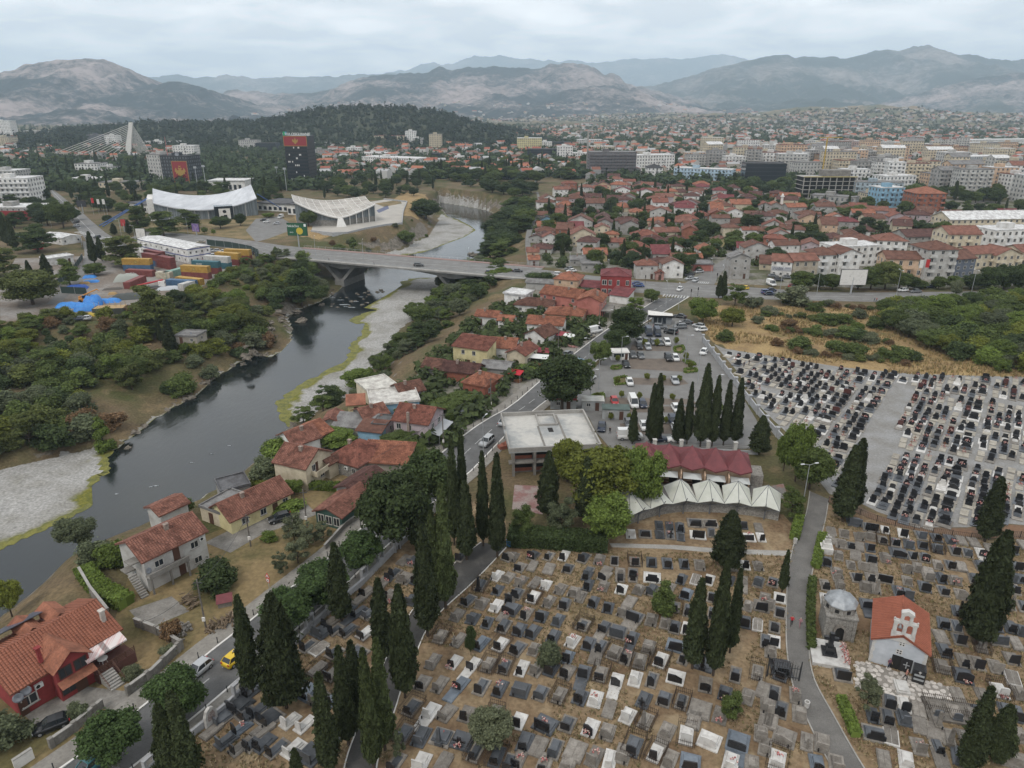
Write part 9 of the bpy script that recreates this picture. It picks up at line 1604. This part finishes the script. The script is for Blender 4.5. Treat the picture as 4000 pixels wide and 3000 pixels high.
def band_pts(n,py0,py1,px0,px1,seed,pw=1.0):
 r=np.random.default_rng(seed); py=py0+(py1-py0)*r.random(n)**pw; px=px0+(px1-px0)*r.random(n); return np.array([(*G(a,b_),0) for a,b_ in zip(px,py)])
def keep(P,m_=2):
 H=np.array([(a,b_,c) for a,b_,c in HOUSES]); k=np.ones(len(P),bool)
 for a,b_,c in H:k&=(P[:,0]-a)**2+(P[:,1]-b_)**2>(c+m_)**2
 return P[k]
tr1=keep(np.concatenate([band_pts(1900,560,745,-50,1250,3),band_pts(1300,560,700,1250,2300,4),band_pts(1500,545,760,2300,4050,5),band_pts(2300,485,565,1900,4050,6),band_pts(500,490,560,-50,800,7)]))
tag(crowns(tr1,8,8,'far','town_trees',36,3,lf=.36),'dark green tree cover between the far city buildings','trees'); gs_=keep(np.array([(*p,0) for p in fill(OLD,900,3.5,91)]+[(*p,0) for p in fill(g0([(1480,1570),(1660,1440),(1850,1270),(1980,1180),(2300,1150),(2360,1270),(2180,1400),(1990,1560),(1700,1770),(1560,1700)]),150,4,92)]),-2.0); tag(crowns(gs_,3.2,4.6,(.06,.08,.028),'garden_shrubs',84,8,lf=.22),'garden shrubs and vines filling gaps between the houses','shrubs'); tr2=keep(np.concatenate([band_pts(260,570,740,-50,1300,13),band_pts(200,560,700,1300,2300,14),band_pts(200,560,720,2300,4050,15)])); tag(crowns(tr2,14,3.2,(.018,.028,.016),'town_cypresses',24,4,True),'pointed cypresses scattered through the far city','cypresses')
tr3=np.concatenate([HILL[:,5:45].reshape(-1,3)[r.integers(0,330*40,4200)],HILL2[:,5:45].reshape(-1,3)[r.integers(0,330*40,2600)]]); tr3[:,:2]+=r.normal(size=(len(tr3),2))*14
tag(crowns(tr3,7,10,(.05,.058,.035),'hillside_scrub',10,5),'scrub and trees on the distant town hill','scrub')
def roofs(P,name,seed,sc=1.0):
 r=np.random.default_rng(seed); Vv,Ff,Mi=[],[],[]; k=0
 for x,y,z in P:
  L_,W_,H_=11*sc*(.7+.7*r.random()),9*sc*(.7+.5*r.random()),r.choice([3.2,6,6,8.5]); a=r.choice([0,1.57])+r.normal()*.3; c,s_=math.cos(a),math.sin(a); rz_=H_+W_*.24
  pt=[(-L_/2,-W_/2,0),(L_/2,-W_/2,0),(L_/2,W_/2,0),(-L_/2,W_/2,0),(-L_/2,-W_/2,H_),(L_/2,-W_/2,H_),(L_/2,W_/2,H_),(-L_/2,W_/2,H_),(-L_/2,0,rz_),(L_/2,0,rz_)]
  Vv+=[(x+p*c-q_*s_,y+p*s_+q_*c,z+w_-.5) for p,q_,w_ in pt]; wm_=int(r.integers(0,3)); rm_=3+int(r.integers(0,3)) if r.random()<.85 else 6
  for f,m_ in (((0,1,5,4),wm_),((1,2,6,5),wm_),((2,3,7,6),wm_),((3,0,4,7),wm_),((4,5,9,8),rm_),((6,7,8,9),rm_),((5,6,9,9),wm_),((7,4,8,8),wm_)):Ff.append(tuple(k+i for i in f)); Mi.append(m_)
  k+=10
 mb=MB(); mb.v=Vv; mb.f=[f if f[2]!=f[3] else f[:3] for f in Ff]; mb.m=Mi
 mm=[mat('far_wall_white',(.46,.45,.435)),mat('far_wall_cream',(.38,.34,.29)),mat('far_wall_grey',(.27,.265,.26)),mat('far_roof_red',(.25,.085,.055)),mat('far_roof_brown',(.17,.075,.052)),mat('far_roof_orange',(.31,.12,.07)),mat('far_roof_grey',(.34,.34,.34))]
 return mb.build(name,mm,kind='stuff')
hs1=keep(np.concatenate([band_pts(420,545,700,1250,2350,21),band_pts(800,530,690,2300,4050,22),band_pts(520,490,545,2000,4050,23),band_pts(160,520,640,-50,700,24)]),4); roofs(hs1,'suburb_houses',1)['label']='sea of small red roofed houses of the far suburbs'
hh_=HILL[25:255,9:46].reshape(-1,3); hs2=hh_[r.integers(0,len(hh_),520)]; hs2[:,:2]+=r.normal(size=(520,2))*12; h3=HILL2[76:,7:39].reshape(-1,3); hs3=h3[r.integers(0,len(h3),420)]; roofs(np.concatenate([hs2,hs3]),'hillside_houses',2,1.1)['label']='scattered houses on the distant town hill'
mv=MB_V[76:,5:28].reshape(-1,3); mv=mv[mv[:,2]<90]; hs4=mv[r.integers(0,len(mv),260)]; roofs(hs4,'hillside_houses',3,1.6)['label']='tiny white houses at the foot of the central mountain'
# labels that single each thing out: counted from things one can find
LAND=[(G(3500,2600),'the chapel'),(G(3272,2480),'the domed mausoleum'),(G(3120,2440),'the walkers on the path'),(G(2740,2600),'the three cypresses'),(G(2590,2390),'the lone conifer'),(G(2836,2219),'the stout cypress'),(G(2180,2130),'the long hedge'),(G(2145,2600),'the round bush'),(G(1910,2900),'the grey green tree'),(G(1583,2725),'the fat cypress on the dark path'),(G(1120,2765),'the widest cypress'),(G(1741,2377),'the upper end of the dark path'),(G(3845,2115),'the cypress at the railing'),(G(3809,2521),'the tallest cypress by the chapel'),(G(3881,2973),'the bottom right cypresses'),(G(2750,1990),'the tent canopies'),(G(2740,1840),'the red halls'),(G(2150,1700),'the concrete building'),(G(3235,1950),'the upper path gate'),(G(3230,2650),'the black cross monument'),(G(3055,2640),'the black iron gate'),(G(2400,2700),'the middle of the grave field'),(G(2600,2950),'the bottom edge centre'),(G(3300,2900),'the path bottom'),(G(880,2830),'the roadside shrine'),
(G(2800,1380),'the lot wall top'),(G(3000,1650),'the lot wall end'),(G(3520,1540),'the wide gravel aisle'),(G(3560,1460),'the field edge'),(G(3950,1500),'the far gravel corner'),(G(3690,1830),'the cross aisle'),(G(3340,1920),'the twin cypresses'),(G(3960,1980),'the gravel corner by the railing'),(G(3200,1460),'the dry field bushes'),
(G(250,2680),'the red house'),(G(700,2250),'the grey house'),(G(1000,2050),'the long cream house'),(G(1150,1880),'the cream balcony house'),(G(1600,1730),'the lilac house'),(G(1830,1430),'the yellow house'),(G(2300,1240),'the coral house'),(G(2400,1150),'the bright red house'),(G(2590,1260),'the bus kiosk'),(G(2418,1402),'the white kiosk'),(G(2750,1740),'the lot cypresses'),(G(2340,1560),'the oval island'),
(G(2700,1130),'the crossing'),(G(3323,1150),'the white billboard'),(G(3700,1170),'the thicket end'),(G(2180,1040),'the river street'),(G(2410,862),'the sports pitch'),(G(2290,780),'the minaret'),(G(2957,725),'the clock tower'),(G(3050,818),'the second minaret'),(G(3625,830),'the brick tower block'),(G(3850,920),'the long white roof'),(G(3300,1060),'the yellow balconies'),(G(2850,1000),'the side street'),(G(2650,1000),'the old town centre'),(G(3400,770),'the city blocks'),(G(2400,690),'the scaffolded building'),
(G(640,1000),'the site office'),(G(325,1180),'the orange handler'),(G(770,1080),'the containers'),(G(800,840),'the sports hall'),(G(1340,870),'the pool hall'),(G(1170,960),'the green billboard'),(G(700,720),'the flag block'),(G(1170,720),'the dark tower'),(G(400,700),'the embassy hall'),(G(60,800),'the hotel'),(G(300,880),'the avenue'),(G(500,617),'the cable bridge'),(G(1085,1000),'the far bridge end'),(G(1560,1040),'the bridge middle'),(G(2000,1085),'the near bridge end'),(G(1181,1255,WZ),'the pale boulder'),(G(1168,1680,WZ),'the dark river rock'),(G(200,1950,WZ),'the gravel bar'),(G(600,1640,WZ),'the wooded shore'),(G(730,1340),'the stone hut'),(G(1400,1170,WZ),'the rapids'),(G(1440,1300,WZ),'the algae bay'),(G(1650,1250,WZ),'the pebble bank'),(G(1848,990,WZ),'the rock past the bridge'),(G(1900,760),'the river bend'),(G(100,1500,-6),'the left edge slope'),(G(400,1400,-4),'the slope clearing'),(G(1750,680),'the park'),(G(1520,640),'the administration building'),(G(900,1300,-5),'the cliff')]
LA=np.array([p for p,_ in LAND])
ORD=['','second','third','fourth','fifth','sixth','seventh','eighth','ninth','tenth','eleventh','twelfth','thirteenth','fourteenth','fifteenth','sixteenth','seventeenth','eighteenth','nineteenth','twentieth']
def ordn(i):
 if i<20:return ORD[i]
 t=(i+1)//10; u_=(i+1)%10; T_={2:'twenty',3:'thirty',4:'forty',5:'fifty',6:'sixty'}.get(t,'sixty'); return T_+('-'+['','first','second','third','fourth','fifth','sixth','seventh','eighth','ninth'][u_] if u_ else 'th')
bpy.context.view_layer.update(); groups={}
for o,ph in LOOKS:
 x,y=o.location.x,o.location.y; D=np.hypot(LA[:,0]-x,LA[:,1]-y)/np.maximum(25,LA[:,1])**.5; i=int(D.argmin()); groups.setdefault((ph,i),[]).append((float(np.hypot(LA[i,0]-x,LA[i,1]-y)),o))
import re
for (ph,i),L_ in groups.items():
 L_.sort(key= lambda t:t[0]); lm=LAND[i][1]
 for n_,(d_,o) in enumerate(L_):
  base=re.sub(r'\s+',' ',ph).strip()
  lab=f'{base}, '+(f'next to {lm}' if n_==0 else f'{ordn(n_)} out from {lm}')
  if len(lab.split())>16:base=re.sub(r' (in the old town|in the thicket|of the far river bank|beside the dry field|among the old town houses|on gravel|on the slope below the houses|in the cemetery grounds|among the riverside houses|of the road|in front of the apartment houses|of the building site|on the ground)','',base); lab=f'{base}, '+(f'next to {lm}' if n_==0 else f'{ordn(n_)} out from {lm}')
  o['label']=' '.join(lab.split()[:16])
for i,o in enumerate([o for o in bpy.data.objects if o.name.startswith('bench') and o.parent is None]):o['label']='dark wooden bench under the '+['first','second','third','fourth'][i%4]+' glass canopy of the peach halls, counted from the trees'
for i,o in enumerate([o for o in bpy.data.objects if o.name.startswith('brick_pallet')]):o['label']=['middle','far','near'][i%3]+' stack of red bricks on the pavement beside the concrete building'
for o in bpy.data.objects:
 if '_lw' in o:del o['_lw']
# air: pale haze over the whole valley
hb=MB().box(-26000,26000,-3000,19800,-20,1290); ho=hb.build('haze',[],kind='stuff')
hm=bpy.data.materials.new('haze_air'); hm.use_nodes=True; ht=hm.node_tree; ht.nodes.clear()
pv=ht.nodes.new('ShaderNodeVolumePrincipled'); pv.inputs['Color'].default_value=(.70,.86,1,1); pv.inputs['Density'].default_value=9.2e-5; pv.inputs['Anisotropy'].default_value=.1
oo=ht.nodes.new('ShaderNodeOutputMaterial'); ht.links.new(pv.outputs[0],oo.inputs['Volume']); ho.data.materials.append(hm)
